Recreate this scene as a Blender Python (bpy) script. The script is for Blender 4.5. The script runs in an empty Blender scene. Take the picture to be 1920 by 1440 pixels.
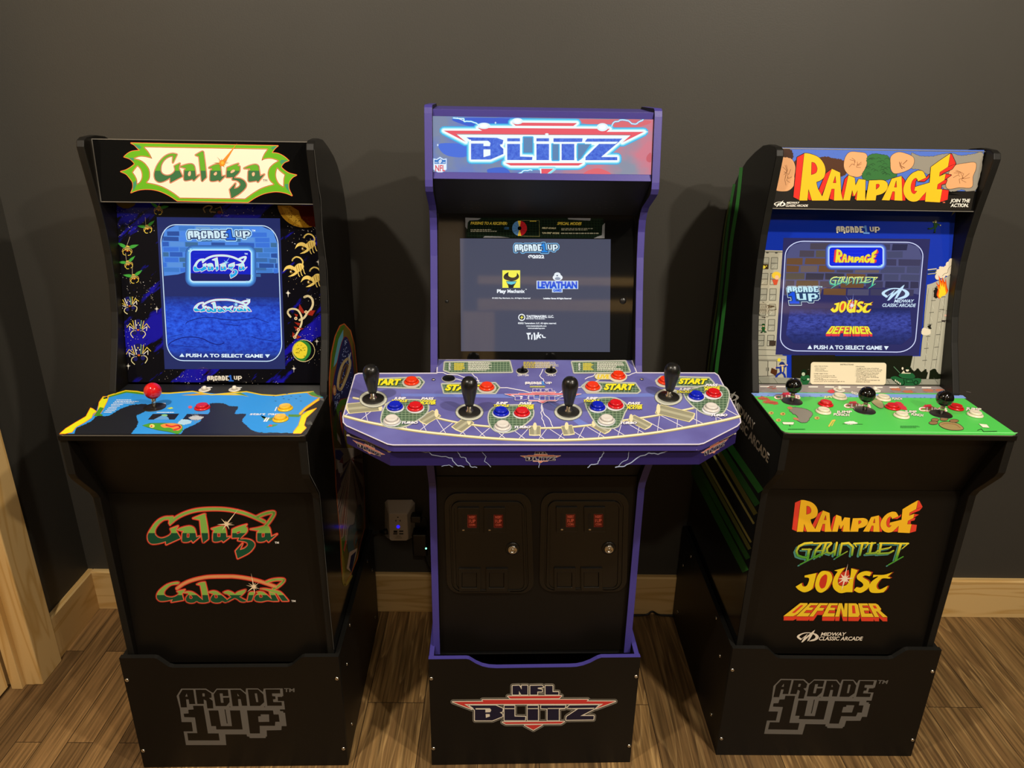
import bpy, bmesh, math, random
from mathutils import Vector, Matrix
from mathutils.geometry import tessellate_polygon

scene = bpy.context.scene
COL = scene.collection
random.seed(7)

# ---------------------------------------------------------------- camera
FOC, CAM_H, CAM_D = 1390.63, 1.5818, 1.9714
PITCH, YAW, ROLL = 0.3814, 0.0110, 0.0170
cp, sp, cy, sy = math.cos(PITCH), math.sin(PITCH), math.cos(YAW), math.sin(YAW)
FWD = Vector((sy*cp, cy*cp, -sp))
_r = Vector((cy, -sy, 0)); _u = _r.cross(FWD)
RIGHT = math.cos(ROLL)*_r + math.sin(ROLL)*_u
UP = -math.sin(ROLL)*_r + math.cos(ROLL)*_u
CAM = Vector((0, -CAM_D, CAM_H))
cd = bpy.data.cameras.new('camera'); cam = bpy.data.objects.new('camera', cd); COL.objects.link(cam)
cd.sensor_width = 36.0; cd.sensor_fit = 'HORIZONTAL'; cd.lens = FOC*36.0/1920.0; cd.clip_start = 0.02
cam.matrix_world = Matrix(((RIGHT.x, UP.x, -FWD.x, CAM.x), (RIGHT.y, UP.y, -FWD.y, CAM.y),
                           (RIGHT.z, UP.z, -FWD.z, CAM.z), (0, 0, 0, 1)))
scene.camera = cam

# ---------------------------------------------------------------- world, exposure, room lamps
w = bpy.data.worlds.new('world'); scene.world = w; w.use_nodes = True
w.node_tree.nodes['Background'].inputs[0].default_value = (1.0, 0.86, 0.68, 1)
w.node_tree.nodes['Background'].inputs[1].default_value = 0.045
vs = scene.view_settings
vs.view_transform = 'Standard'; vs.look = 'None'; vs.exposure = 0.0; vs.gamma = 1.0; vs.use_curve_mapping = False
LAMPS = [(1.05, -1.5, 142), (-0.95, -1.5, 130), (1.55, -2.75, 145), (0.10, -2.6, 45)]
CEIL = 2.72
for x, y, e in LAMPS:
    ld = bpy.data.lights.new('recessed_lamp_light', 'SPOT'); ld.energy = e; ld.color = (1.0, 0.89, 0.74)
    ld.spot_size = math.radians(176); ld.spot_blend = 0.25; ld.shadow_soft_size = 0.045
    lo = bpy.data.objects.new('recessed_lamp_light', ld); COL.objects.link(lo); lo.location = (x, y, CEIL-0.02)

# ---------------------------------------------------------------- helpers
def lin(h):
    h = h.lstrip('#'); o = []
    for i in (0, 2, 4):
        c = int(h[i:i+2], 16)/255.0
        o.append(c/12.92 if c <= 0.04045 else ((c+0.055)/1.055)**2.4)
    return (o[0], o[1], o[2], 1.0)

MATS = {}
def mat(name, col, rough=0.5, metal=0.0, spec=0.5, emit=0.0, coat=0.0):
    if name in MATS: return MATS[name]
    m = bpy.data.materials.new(name); m.use_nodes = True
    b = m.node_tree.nodes['Principled BSDF']; c = lin(col) if isinstance(col, str) else col
    b.inputs['Base Color'].default_value = c
    b.inputs['Roughness'].default_value = rough; b.inputs['Metallic'].default_value = metal
    b.inputs['Specular IOR Level'].default_value = spec
    b.inputs['Coat Weight'].default_value = coat; b.inputs['Coat Roughness'].default_value = 0.04
    if emit:
        b.inputs['Base Color'].default_value = (0.004, 0.004, 0.004, 1)
        b.inputs['Emission Color'].default_value = c; b.inputs['Emission Strength'].default_value = emit
    MATS[name] = m
    return m
def ink(h): return mat('ink '+h, h, 0.42, spec=0.35)           # print on laminate
def gls(h): return mat('gloss ink '+h, h, 0.04)                # print under acrylic
def lit(h): return mat('lit '+h, h, 0.04, emit=1.0)            # backlit pixels
def nodes_of(m): return m.node_tree.nodes, m.node_tree.links, m.node_tree.nodes['Principled BSDF']

class MB:
    """collects shapes, builds ONE mesh object"""
    def __init__(s): s.v = []; s.f = []; s.m = []; s.mats = []; s.sm = []
    def mi(s, m):
        if m not in s.mats: s.mats.append(m)
        return s.mats.index(m)
    def add(s, vs, fs, m, smooth=False):
        o = len(s.v); s.v += [tuple(x) for x in vs]; k = s.mi(m)
        for f in fs: s.f.append([o+i for i in f]); s.m.append(k); s.sm.append(smooth)
        return s
    def box(s, a, b, m):
        (x0, y0, z0), (x1, y1, z1) = a, b
        vs = [(x, y, z) for z in (z0, z1) for y in (y0, y1) for x in (x0, x1)]
        return s.add(vs, [(0,2,3,1), (4,5,7,6), (0,1,5,4), (2,6,7,3), (0,4,6,2), (1,3,7,5)], m)
    def prism(s, pts, axis, a, b, m, m_side=None):
        """pts: 2D polygon; axis 'x' -> (y,z), 'y' -> (x,z), 'z' -> (x,y)"""
        def P(p, t): return {'x': (t, p[0], p[1]), 'y': (p[0], t, p[1]), 'z': (p[0], p[1], t)}[axis]
        n = len(pts); vs = [P(p, a) for p in pts]+[P(p, b) for p in pts]
        tri = tessellate_polygon([[Vector((p[0], p[1], 0)) for p in pts]])
        s.add(vs, [tuple(t) for t in tri]+[tuple(n+i for i in reversed(t)) for t in tri], m)
        s.add(vs, [(i, (i+1) % n, n+(i+1) % n, n+i) for i in range(n)], m_side or m)
        return s
    def lathe(s, prof, m, n=32, c=(0, 0, 0), axis=None, smooth=True):
        """prof: (r, h) from bottom to top along axis (default z)"""
        R = Vector((0, 0, 1)).rotation_difference(Vector(axis)).to_matrix() if axis is not None else Matrix.Identity(3)
        vs = []
        for r, h in prof:
            for i in range(n):
                t = 2*math.pi*i/n; vs.append(Vector(c)+R @ Vector((r*math.cos(t), r*math.sin(t), h)))
        fs = []
        for j in range(len(prof)-1):
            for i in range(n):
                k = (i+1) % n; fs.append((j*n+i, j*n+k, (j+1)*n+k, (j+1)*n+i))
        fs.append(tuple(range(n-1, -1, -1))); fs.append(tuple((len(prof)-1)*n+i for i in range(n)))
        return s.add(vs, fs, m, smooth)
    def tube(s, pts, r, m, n=8):
        pts = [Vector(p) for p in pts]; vs = []; fs = []; prev = None
        for i, p in enumerate(pts):
            d = (pts[min(i+1, len(pts)-1)]-pts[max(i-1, 0)]).normalized()
            a = (prev - d*prev.dot(d)) if prev else d.cross(Vector((0.3, 0.2, 1)))
            a.normalize(); prev = a; b = d.cross(a)
            for k in range(n):
                t = 2*math.pi*k/n; vs.append(p+r*(math.cos(t)*a+math.sin(t)*b))
        for i in range(len(pts)-1):
            for k in range(n):
                l = (k+1) % n; fs.append((i*n+k, i*n+l, (i+1)*n+l, (i+1)*n+k))
        fs += [tuple(range(n-1, -1, -1)), tuple((len(pts)-1)*n+k for k in range(n))]
        return s.add(vs, fs, m, True)
    def build(s, name, parent=None, bevel=0.0, recalc=True, seg=2):
        me = bpy.data.meshes.new(name); me.from_pydata(s.v, [], s.f)
        for m in s.mats: me.materials.append(m)
        me.polygons.foreach_set('material_index', s.m); me.polygons.foreach_set('use_smooth', s.sm)
        if recalc:
            bm = bmesh.new(); bm.from_mesh(me)
            bmesh.ops.remove_doubles(bm, verts=bm.verts, dist=1e-7)
            bmesh.ops.recalc_face_normals(bm, faces=bm.faces); bm.to_mesh(me); bm.free()
        me.update()
        o = bpy.data.objects.new(name, me); COL.objects.link(o)
        if parent: o.parent = parent
        if bevel:
            b = o.modifiers.new('bevel', 'BEVEL'); b.width = bevel; b.segments = seg; b.limit_method = 'ANGLE'; b.angle_limit = math.radians(40)
        return o

def thing(name, label, cat, loc=(0, 0, 0), rz=0.0, group=None):
    o = bpy.data.objects.new(name, None); COL.objects.link(o); o.empty_display_size = 0.05
    o.location = loc; o.rotation_euler = (0, 0, rz); o['label'] = label; o['category'] = cat
    if group: o['group'] = group
    return o
def tag(o, label, cat, group=None):
    o['label'] = label; o['category'] = cat
    if group: o['group'] = group
    return o
def struct(o, label=None):
    o['kind'] = 'structure'
    if label: o['label'] = label
    return o
def lab(o, label): o['label'] = label; return o

def curve(pts, n=6, closed=True):
    """smooth closed outline; a point given as (x, y, 0) stays a sharp corner"""
    N = len(pts); P = [Vector((p[0], p[1])) for p in pts]; C = [len(p) > 2 for p in pts]; out = []
    for i in range(N if closed else N-1):
        p1, p2 = P[i], P[(i+1) % N]
        p0 = p1 if (C[i] or (not closed and i == 0)) else P[i-1]
        p3 = p2 if (C[(i+1) % N] or (not closed and i+2 >= N)) else P[(i+2) % N]
        if C[i] and C[(i+1) % N]:
            out.append(tuple(p1)); continue
        for k in range(n):
            t = k/n; t2 = t*t; t3 = t2*t
            q = 0.5*((2*p1)+(p2-p0)*t+(2*p0-5*p1+4*p2-p3)*t2+(3*p1-p0-3*p2+p3)*t3)
            out.append((q.x, q.y))
    if not closed: out.append(tuple(P[-1]))
    return out

class Plane:
    """a plane of a cabinet (origin, in-plane axes e1, e2 and normal n in cabinet coordinates)"""
    def __init__(s, cab, o, n):
        s.cab = cab; s.o = Vector(o); s.n = Vector(n).normalized()
        x, y, a = CABS[cab]; s.M = Matrix.Translation((x, y, 0)) @ Matrix.Rotation(a, 4, 'Z'); s.I = s.M.inverted()
        s.C = s.I @ CAM; s.R3 = s.I.to_3x3()
    def at(s, px, lift=0.0):
        d = s.R3 @ (FWD*FOC+RIGHT*(px[0]-960)-UP*(px[1]-720))
        t = (s.o-s.C).dot(s.n)/d.dot(s.n)
        return s.C+d*t+s.n*lift

FONT_CACHE = {}
def glyphs(txt, bold=0.0, shear=0.0, space=1.0):
    key = (txt, bold, shear, space)
    if key in FONT_CACHE: return FONT_CACHE[key]
    c = bpy.data.curves.new('t', 'FONT'); c.body = txt; c.size = 1.0; c.offset = bold; c.shear = shear; c.space_character = space; c.resolution_u = 3
    o = bpy.data.objects.new('t', c); COL.objects.link(o)
    dg = bpy.context.evaluated_depsgraph_get(); me = o.evaluated_get(dg).to_mesh()
    vs = [(v.co.x, v.co.y) for v in me.vertices]; fs = [tuple(p.vertices) for p in me.polygons]
    o.evaluated_get(dg).to_mesh_clear(); bpy.data.objects.remove(o); bpy.data.curves.remove(c)
    FONT_CACHE[key] = (vs, fs)
    return vs, fs

class Art:
    """flat print laid on a plane; later strokes lie over earlier ones"""
    STEP = 7e-6
    def __init__(s, mb, plane, base=2e-4):
        s.mb = mb; s.pl = plane; s.d = base; s.T = (0, 0, 1); s.aff = (1, 0, 1, 0)
    def crop(s, x0, y0, k, aff=(1, 0, 1, 0)): s.T = (x0, y0, k); s.aff = aff; return s
    def px(s, p): a = s.aff; return (s.T[0]+(a[0]*p[0]+a[1])/s.T[2], s.T[1]+(a[2]*p[1]+a[3])/s.T[2])
    def up(s): s.d += s.STEP
    def _fill(s, loops, m, d):
        vs = []; vv = []
        for L in loops:
            vv.append([Vector((p[0], p[1], 0)) for p in L]); vs += L
        tri = tessellate_polygon(vv)
        n = s.pl.n; P = [s.pl.at(s.px(p), d) for p in vs]; fs = []
        for t in tri:
            a, b, c = (P[i] for i in t)
            fs.append(tuple(t) if (b-a).cross(c-a).dot(n) > 0 else tuple(reversed(t)))
        s.mb.add(P, fs, m)
    def poly(s, pts, m, holes=(), keep=False):
        s._fill([list(p[:2] for p in pts)]+[list(h) for h in holes], m, s.d)
        if not keep: s.up()
        return s
    def duo(s, pts, top, bot, y, holes=()):
        """fill split in two inks at height y"""
        loops = [[tuple(p[:2]) for p in pts]]+[[tuple(p[:2]) for p in h] for h in holes]
        vs = [p for L in loops for p in L]
        for t in tessellate_polygon([[Vector((p[0], p[1], 0)) for p in L] for L in loops]):
            T = [vs[i] for i in t]
            for sgn, m in ((1, top), (-1, bot)):
                out = []
                for i in range(3):
                    a, b = T[i], T[(i+1) % 3]; da, db = sgn*(y-a[1]), sgn*(y-b[1])
                    if da >= 0: out.append(a)
                    if da*db < 0: k = da/(da-db); out.append((a[0]+(b[0]-a[0])*k, a[1]+(b[1]-a[1])*k))
                if len(out) >= 3: s._fill([out], m, s.d)
        s.up(); return s
    def logo(s, pieces, strokes, top, bot=None, y=0, hole=None):
        """pieces: ('p', outline, holes) or ('l', centre line, width); strokes: [(extra width, ink)] widest first"""
        for wd, m in strokes:
            for pc in pieces:
                if pc[0] == 'p':
                    s.line(pc[1], wd, m, closed=True); s.poly(pc[1], m)
                else: s.line(pc[1], pc[2]+wd, m)
        for pc in pieces:
            if pc[0] == 'p':
                if bot: s.duo(pc[1], top, bot, y)
                else: s.poly(pc[1], top)
                for h in pc[2]:
                    s.line(h, strokes[-1][0]*0.7, strokes[-1][1], closed=True); s.poly(h, hole or strokes[0][1])
            else:
                s.line(pc[1], pc[2], top)
        return s
    def blob(s, pts, m, n=6, holes=()): return s.poly(curve(pts, n), m, holes)
    def line(s, pts, w, m, closed=False, disc=True, keep=False):
        pts = [Vector(p[:2]) for p in pts]; N = len(pts); h = w/2.0; d = s.d
        for i in range(N if closed else N-1):
            a, b = pts[i], pts[(i+1) % N]; t = b-a
            if t.length < 1e-6: continue
            t.normalize(); nn = Vector((-t.y, t.x))*h
            s._fill([[tuple(a+nn), tuple(b+nn), tuple(b-nn), tuple(a-nn)]], m, d+(i % 2)*1.5e-6)
        if disc and w*(1/s.T[2]) > 0.5:
            for i in range(N):
                c = pts[i]; s._fill([[(c.x+h*math.cos(k*math.pi/4+.4), c.y+h*math.sin(k*math.pi/4+.4)) for k in range(8)]], m, d+3.5e-6)
        if not keep: s.up()
        return s
    def edge(s, pts, w, m): return s.line(pts, w, m, closed=True)
    def oval(s, c, rx, ry, m, rot=0.0, n=20, keep=False):
        cr, sr = math.cos(rot), math.sin(rot)
        return s.poly([(c[0]+rx*math.cos(2*math.pi*k/n)*cr-ry*math.sin(2*math.pi*k/n)*sr,
                        c[1]+rx*math.cos(2*math.pi*k/n)*sr+ry*math.sin(2*math.pi*k/n)*cr) for k in range(n)], m, keep=keep)
    def rect(s, x0, y0, x1, y1, m): return s.poly([(x0, y0), (x1, y0), (x1, y1), (x0, y1)], m)
    def star(s, c, rays, m, core=0.2):
        """rays: list of (angle deg, length)"""
        rays = sorted(rays); mean = sum(r for _, r in rays)/len(rays); pts = []
        for i, (a, r) in enumerate(rays):
            b = rays[(i+1) % len(rays)][0]+(360 if i == len(rays)-1 else 0)
            pts.append((c[0]+r*math.cos(math.radians(a)), c[1]-r*math.sin(math.radians(a))))
            mid = math.radians((a+b)/2); pts.append((c[0]+mean*core*math.cos(mid), c[1]-mean*core*math.sin(mid)))
        return s.poly(pts, m)
    def text(s, txt, p0, p1, h, m, bold=0.0, shear=0.0, space=1.0, up=None):
        """txt from baseline start p0 to end p1, cap height h (crop pixels)"""
        vs, fs = glyphs(txt, bold, shear, space)
        if not vs: return s
        x0 = min(v[0] for v in vs); x1 = max(v[0] for v in vs); H = 0.69
        a, b = Vector(p0), Vector(p1); e = b-a; U = Vector(up) if up else Vector((e.y, -e.x)).normalized()
        P = []
        for v in vs:
            q = a+e*((v[0]-x0)/(x1-x0))+U*(h*v[1]/H); P.append(s.pl.at(s.px(q), s.d))
        n = s.pl.n; out = []
        for f in fs:
            A, B, C = P[f[0]], P[f[1]], P[f[2]]
            out.append(f if (B-A).cross(C-A).dot(n) > 0 else tuple(reversed(f)))
        s.mb.add(P, out, m); s.up(); return s
    def greek(s, x0, y0, x1, y1, rows, m, rnd=None, thick=0.5, indent=0.0):
        """unreadably small lines of print, as broken bars"""
        rnd = rnd or random.Random(3); dy = (y1-y0)/max(rows, 1)
        for r in range(rows):
            y = y0+dy*(r+0.5); x = x0+rnd.uniform(0, indent)*(x1-x0); end = x1-rnd.uniform(0, 0.35)*(x1-x0)
            while x < end:
                l = rnd.uniform(0.03, 0.10)*(x1-x0); e = min(x+l, end)
                s.poly([(x, y-dy*thick/2), (e, y-dy*thick/2), (e, y+dy*thick/2), (x, y+dy*thick/2)], m, keep=True); x = e+0.016*(x1-x0)
        s.up(); return s

# cabinet placements: x, y, turn
CABS = {'g': (-0.6301, -0.5946, 0.0219), 'r': (0.806, -0.549, 0.002), 'n': (0.0770, -0.5802, 0.0262)}

# ---------------------------------------------------------------- shared materials
M_BLK = mat('black laminate', '#0e0b07', 0.45, spec=0.28)
M_BLKG = mat('black gloss panel', '#0a0a0a', 0.045)
M_EDGE = mat('black edge banding', '#11100d', 0.55, spec=0.28)
M_PUR = mat('purple laminate', '#413a88', 0.42, spec=0.4)
M_SILV = mat('brushed aluminium edge', '#b8b4aa', 0.3, metal=0.8)
M_STEEL = mat('polished steel', '#d8d2c4', 0.18, metal=1.0)
M_BPLAST = mat('black plastic', '#121212', 0.3)
M_SIDE = mat('black gloss side', '#0b0b0b', 0.13)
M_DARK = mat('dark interior', '#080808', 0.7)
for mm, sc, am in ((M_BLK, 900, 0.04), (M_PUR, 700, 0.10)):
    N, L, B = nodes_of(mm); nz = N.new('ShaderNodeTexNoise'); nz.inputs['Scale'].default_value = sc
    tc = N.new('ShaderNodeTexCoord'); L.new(tc.outputs['Object'], nz.inputs['Vector'])
    bp = N.new('ShaderNodeBump'); bp.inputs['Strength'].default_value = am; bp.inputs['Distance'].default_value = 0.001
    L.new(nz.outputs['Fac'], bp.inputs['Height']); L.new(bp.outputs['Normal'], B.inputs['Normal'])
# ================================================================= the room
XL = -1.3127       # left wall
def noise_mat(name, c1, c2, scale, rough, bump=0.0, bscale=200, spec=0.4, stretch=(1, 1, 1)):
    m = mat(name, c1, rough, spec=spec); N, L, B = nodes_of(m)
    tc = N.new('ShaderNodeTexCoord'); mp = N.new('ShaderNodeMapping'); mp.inputs['Scale'].default_value = stretch
    L.new(tc.outputs['Object'], mp.inputs['Vector'])
    nz = N.new('ShaderNodeTexNoise'); nz.inputs['Scale'].default_value = scale; nz.inputs['Detail'].default_value = 4
    L.new(mp.outputs[0], nz.inputs['Vector'])
    mx = N.new('ShaderNodeMix'); mx.data_type = 'RGBA'; mx.inputs[6].default_value = lin(c1); mx.inputs[7].default_value = lin(c2)
    L.new(nz.outputs['Fac'], mx.inputs[0]); L.new(mx.outputs[2], B.inputs['Base Color'])
    if bump:
        n2 = N.new('ShaderNodeTexNoise'); n2.inputs['Scale'].default_value = bscale; n2.inputs['Detail'].default_value = 3
        L.new(tc.outputs['Object'], n2.inputs['Vector'])
        bp = N.new('ShaderNodeBump'); bp.inputs['Strength'].default_value = bump; bp.inputs['Distance'].default_value = 0.002
        L.new(n2.outputs['Fac'], bp.inputs['Height']); L.new(bp.outputs['Normal'], B.inputs['Normal'])
    return m
M_WALL = noise_mat('charcoal wall paint', '#3a3833', '#3d3b36', 6, 0.55, 0.12, 260, spec=0.3)
M_CEIL = mat('white ceiling paint', '#d8d4cc', 0.8)

def pine(name, axis, c1='#dcb97c', c2='#c9a05e', ring=7.0):
    """pale pine: long grain along the given axis, wandering rings and a few knots"""
    m = mat(name, c1, 0.48, spec=0.35); N, L, B = nodes_of(m)
    tc = N.new('ShaderNodeTexCoord'); mp = N.new('ShaderNodeMapping')
    s = [14.0, 14.0, 14.0]; s[axis] = 1.3; mp.inputs['Scale'].default_value = s
    L.new(tc.outputs['Object'], mp.inputs['Vector'])
    nz = N.new('ShaderNodeTexNoise'); nz.inputs['Scale'].default_value = 1.0; nz.inputs['Detail'].default_value = 2; nz.inputs['Distortion'].default_value = 0.4
    L.new(mp.outputs[0], nz.inputs['Vector'])
    mu = N.new('ShaderNodeMath'); mu.operation = 'MULTIPLY'; mu.inputs[1].default_value = ring; L.new(nz.outputs['Fac'], mu.inputs[0])
    fr = N.new('ShaderNodeMath'); fr.operation = 'FRACT'; L.new(mu.outputs[0], fr.inputs[0])
    r1 = N.new('ShaderNodeValToRGB'); e = r1.color_ramp.elements
    e[0].position = 0.0; e[0].color = lin(c1); e[1].position = 1.0; e[1].color = lin(c1)
    x = e.new(0.78); x.color = lin(c2); x = e.new(0.55); x.color = lin(c1)
    L.new(fr.outputs[0], r1.inputs[0])
    vo = N.new('ShaderNodeTexVoronoi'); vo.inputs['Scale'].default_value = 1.0
    m2 = N.new('ShaderNodeMapping'); s2 = [11.0, 11.0, 11.0]; s2[axis] = 3.2; m2.inputs['Scale'].default_value = s2
    L.new(tc.outputs['Object'], m2.inputs['Vector']); L.new(m2.outputs[0], vo.inputs['Vector'])
    r2 = N.new('ShaderNodeValToRGB'); r2.color_ramp.elements[0].position = 0.05; r2.color_ramp.elements[0].color = (1, 1, 1, 1)
    r2.color_ramp.elements[1].position = 0.14; r2.color_ramp.elements[1].color = (0, 0, 0, 1); L.new(vo.outputs['Distance'], r2.inputs[0])
    wn = N.new('ShaderNodeMath'); wn.operation = 'GREATER_THAN'; wn.inputs[1].default_value = 0.72
    sx = N.new('ShaderNodeSeparateColor'); L.new(vo.outputs['Color'], sx.inputs[0]); L.new(sx.outputs[0], wn.inputs[0])
    mk = N.new('ShaderNodeMath'); mk.operation = 'MULTIPLY'; L.new(r2.outputs[0], mk.inputs[0]); L.new(wn.outputs[0], mk.inputs[1])
    mx = N.new('ShaderNodeMix'); mx.data_type = 'RGBA'; L.new(mk.outputs[0], mx.inputs[0]); L.new(r1.outputs[0], mx.inputs[6])
    mx.inputs[7].default_value = lin('#6b3f1c'); L.new(mx.outputs[2], B.inputs['Base Color'])
    return m
M_PINEX = pine('pine along wall', 0); M_PINEY = pine('pine along side wall', 1); M_PINEZ = pine('pine upright', 2)

# floor: planks running away from the camera, with long grain and cathedral figure
M_FLOOR = mat('brown plank floor', '#5f4a30', 0.38, spec=0.4)
N, L, B = nodes_of(M_FLOOR)
tc = N.new('ShaderNodeTexCoord')
mp = N.new('ShaderNodeMapping'); mp.inputs['Rotation'].default_value = (0, 0, math.pi/2); mp.inputs['Location'].default_value = (0.37, 0.055, 0); L.new(tc.outputs['Object'], mp.inputs['Vector'])
def plank_rows(width, length, off):
    b = N.new('ShaderNodeTexBrick'); b.offset = off
    b.inputs['Color1'].default_value = (0, 0, 0, 1); b.inputs['Color2'].default_value = (1, 1, 1, 1); b.inputs['Mortar'].default_value = (0.5, 0.5, 0.5, 1)
    b.inputs['Scale'].default_value = 1.0; b.inputs['Brick Width'].default_value = length; b.inputs['Row Height'].default_value = width
    b.inputs['Mortar Size'].default_value = 0.0009; b.inputs['Bias'].default_value = 0.0; L.new(mp.outputs[0], b.inputs['Vector']); return b
br = plank_rows(0.155, 1.22, 0.37); bn = plank_rows(0.066, 0.58, 0.43)      # wide boards; narrow strips by the left wall
sxf = N.new('ShaderNodeSeparateXYZ'); L.new(tc.outputs['Object'], sxf.inputs[0])
gt = N.new('ShaderNodeMath'); gt.operation = 'LESS_THAN'; gt.inputs[1].default_value = -0.815; L.new(sxf.outputs[0], gt.inputs[0])
bc = N.new('ShaderNodeMix'); bc.data_type = 'RGBA'; L.new(gt.outputs[0], bc.inputs[0]); L.new(br.outputs['Color'], bc.inputs[6]); L.new(bn.outputs['Color'], bc.inputs[7])
bf = N.new('ShaderNodeMix'); bf.data_type = 'FLOAT'; L.new(gt.outputs[0], bf.inputs[0]); L.new(br.outputs['Fac'], bf.inputs[2]); L.new(bn.outputs['Fac'], bf.inputs[3])
sepb = N.new('ShaderNodeSeparateColor'); L.new(bc.outputs[2], sepb.inputs[0])
# shift the grain from plank to plank
cmb = N.new('ShaderNodeCombineXYZ'); k = N.new('ShaderNodeMath'); k.operation = 'MULTIPLY'; k.inputs[1].default_value = 23.0
L.new(sepb.outputs[0], k.inputs[0]); L.new(k.outputs[0], cmb.inputs[1]); L.new(k.outputs[0], cmb.inputs[2])
va = N.new('ShaderNodeVectorMath'); va.operation = 'ADD'; L.new(tc.outputs['Object'], va.inputs[0]); L.new(cmb.outputs[0], va.inputs[1])
mg = N.new('ShaderNodeMapping'); mg.inputs['Scale'].default_value = (13.0, 1.1, 1.0); L.new(va.outputs[0], mg.inputs['Vector'])
n1 = N.new('ShaderNodeTexNoise'); n1.inputs['Scale'].default_value = 1.0; n1.inputs['Detail'].default_value = 3; n1.inputs['Distortion'].default_value = 0.6; L.new(mg.outputs[0], n1.inputs['Vector'])
mm = N.new('ShaderNodeMath'); mm.operation = 'MULTIPLY'; mm.inputs[1].default_value = 8.0; L.new(n1.outputs['Fac'], mm.inputs[0])
ff = N.new('ShaderNodeMath'); ff.operation = 'FRACT'; L.new(mm.outputs[0], ff.inputs[0])
rg = N.new('ShaderNodeValToRGB'); e = rg.color_ramp.elements
e[0].position = 0.0; e[0].color = lin('#977a4e'); e[1].position = 1.0; e[1].color = lin('#977a4e')
for p, c in ((0.35, '#886c44'), (0.72, '#725838'), (0.85, '#bc9d6a')): x = e.new(p); x.color = lin(c)
L.new(ff.outputs[0], rg.inputs[0])
flat = N.new('ShaderNodeMix'); flat.data_type = 'RGBA'; flat.inputs[7].default_value = lin('#846845')
fk = N.new('ShaderNodeMath'); fk.operation = 'MULTIPLY_ADD'; fk.inputs[1].default_value = 0.45; fk.inputs[2].default_value = 0.45; L.new(gt.outputs[0], fk.inputs[0]); L.new(fk.outputs[0], flat.inputs[0]); L.new(rg.outputs[0], flat.inputs[6])
mf = N.new('ShaderNodeMapping'); mf.inputs['Scale'].default_value = (150.0, 4.0, 1.0); L.new(va.outputs[0], mf.inputs['Vector'])
n2 = N.new('ShaderNodeTexNoise'); n2.inputs['Scale'].default_value = 1.0; n2.inputs['Detail'].default_value = 4; L.new(mf.outputs[0], n2.inputs['Vector'])
rf = N.new('ShaderNodeValToRGB'); rf.color_ramp.elements[0].position = 0.34; rf.color_ramp.elements[0].color = (0.50, 0.48, 0.45, 1)
rf.color_ramp.elements[1].position = 0.66; rf.color_ramp.elements[1].color = (1.25, 1.22, 1.15, 1); L.new(n2.outputs['Fac'], rf.inputs[0])
mx = N.new('ShaderNodeMix'); mx.data_type = 'RGBA'; mx.blend_type = 'MULTIPLY'; mx.inputs[0].default_value = 1.0
L.new(flat.outputs[2], mx.inputs[6]); L.new(rf.outputs[0], mx.inputs[7])
rp = N.new('ShaderNodeValToRGB'); rp.color_ramp.elements[0].color = (0.55, 0.53, 0.53, 1); rp.color_ramp.elements[1].color = (1.3, 1.27, 1.2, 1); L.new(sepb.outputs[0], rp.inputs[0])
m3 = N.new('ShaderNodeMix'); m3.data_type = 'RGBA'; m3.blend_type = 'MULTIPLY'; m3.inputs[0].default_value = 1.0
L.new(mx.outputs[2], m3.inputs[6]); L.new(rp.outputs[0], m3.inputs[7])
m4 = N.new('ShaderNodeMix'); m4.data_type = 'RGBA'; L.new(bf.outputs[0], m4.inputs[0]); L.new(m3.outputs[2], m4.inputs[6]); m4.inputs[7].default_value = lin('#1c140c')
L.new(m4.outputs[2], B.inputs['Base Color'])
bp = N.new('ShaderNodeBump'); bp.inputs['Strength'].default_value = 0.15; bp.inputs['Distance'].default_value = 0.002
L.new(n2.outputs['Fac'], bp.inputs['Height']); L.new(bp.outputs['Normal'], B.inputs['Normal'])

RX, RY = 2.6, -4.6
struct(MB().box((XL-0.2, RY-0.1, -0.05), (RX, 0.1, 0), M_FLOOR).build('floor'))
struct(MB().box((XL-0.2, RY-0.1, CEIL), (RX, 0.1, CEIL+0.05), M_CEIL).build('ceiling'))
struct(MB().box((XL-0.12, 0, 0), (RX, 0.1, CEIL), M_WALL).build('wall_back'))
DY0, DY1 = -1.16, -0.345        # doorway in the left wall
wl = MB().box((XL-0.12, DY1+0.02, 0), (XL, 0, CEIL), M_WALL)
wl.box((XL-0.12, DY0-0.02, 2.05), (XL, DY1+0.02, CEIL), M_WALL)
wl.box((XL-0.12, RY, 0), (XL, DY0-0.02, CEIL), M_WALL)
struct(wl.build('wall_left'))
struct(MB().box((RX-0.05, RY, 0), (RX, 0, CEIL), M_WALL).build('wall_right'))
struct(MB().box((XL-0.12, RY-0.1, 0), (RX, RY, CEIL), M_WALL).build('wall_rear'))
BH = 0.1379
bprof = [(0, 0), (-0.018, 0), (-0.018, BH), (-0.013, BH+0.004), (0, BH+0.004)]
struct(MB().prism(bprof, 'x', XL+0.018, RX-0.05, M_PINEX).build('baseboard_back', bevel=0.001))
b2 = [(XL, 0), (XL+0.018, 0), (XL+0.018, BH), (XL+0.013, BH+0.004), (XL, BH+0.004)]
struct(MB().prism(b2, 'y', -0.249, 0, M_PINEY).build('baseboard_left', bevel=0.001))
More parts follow.
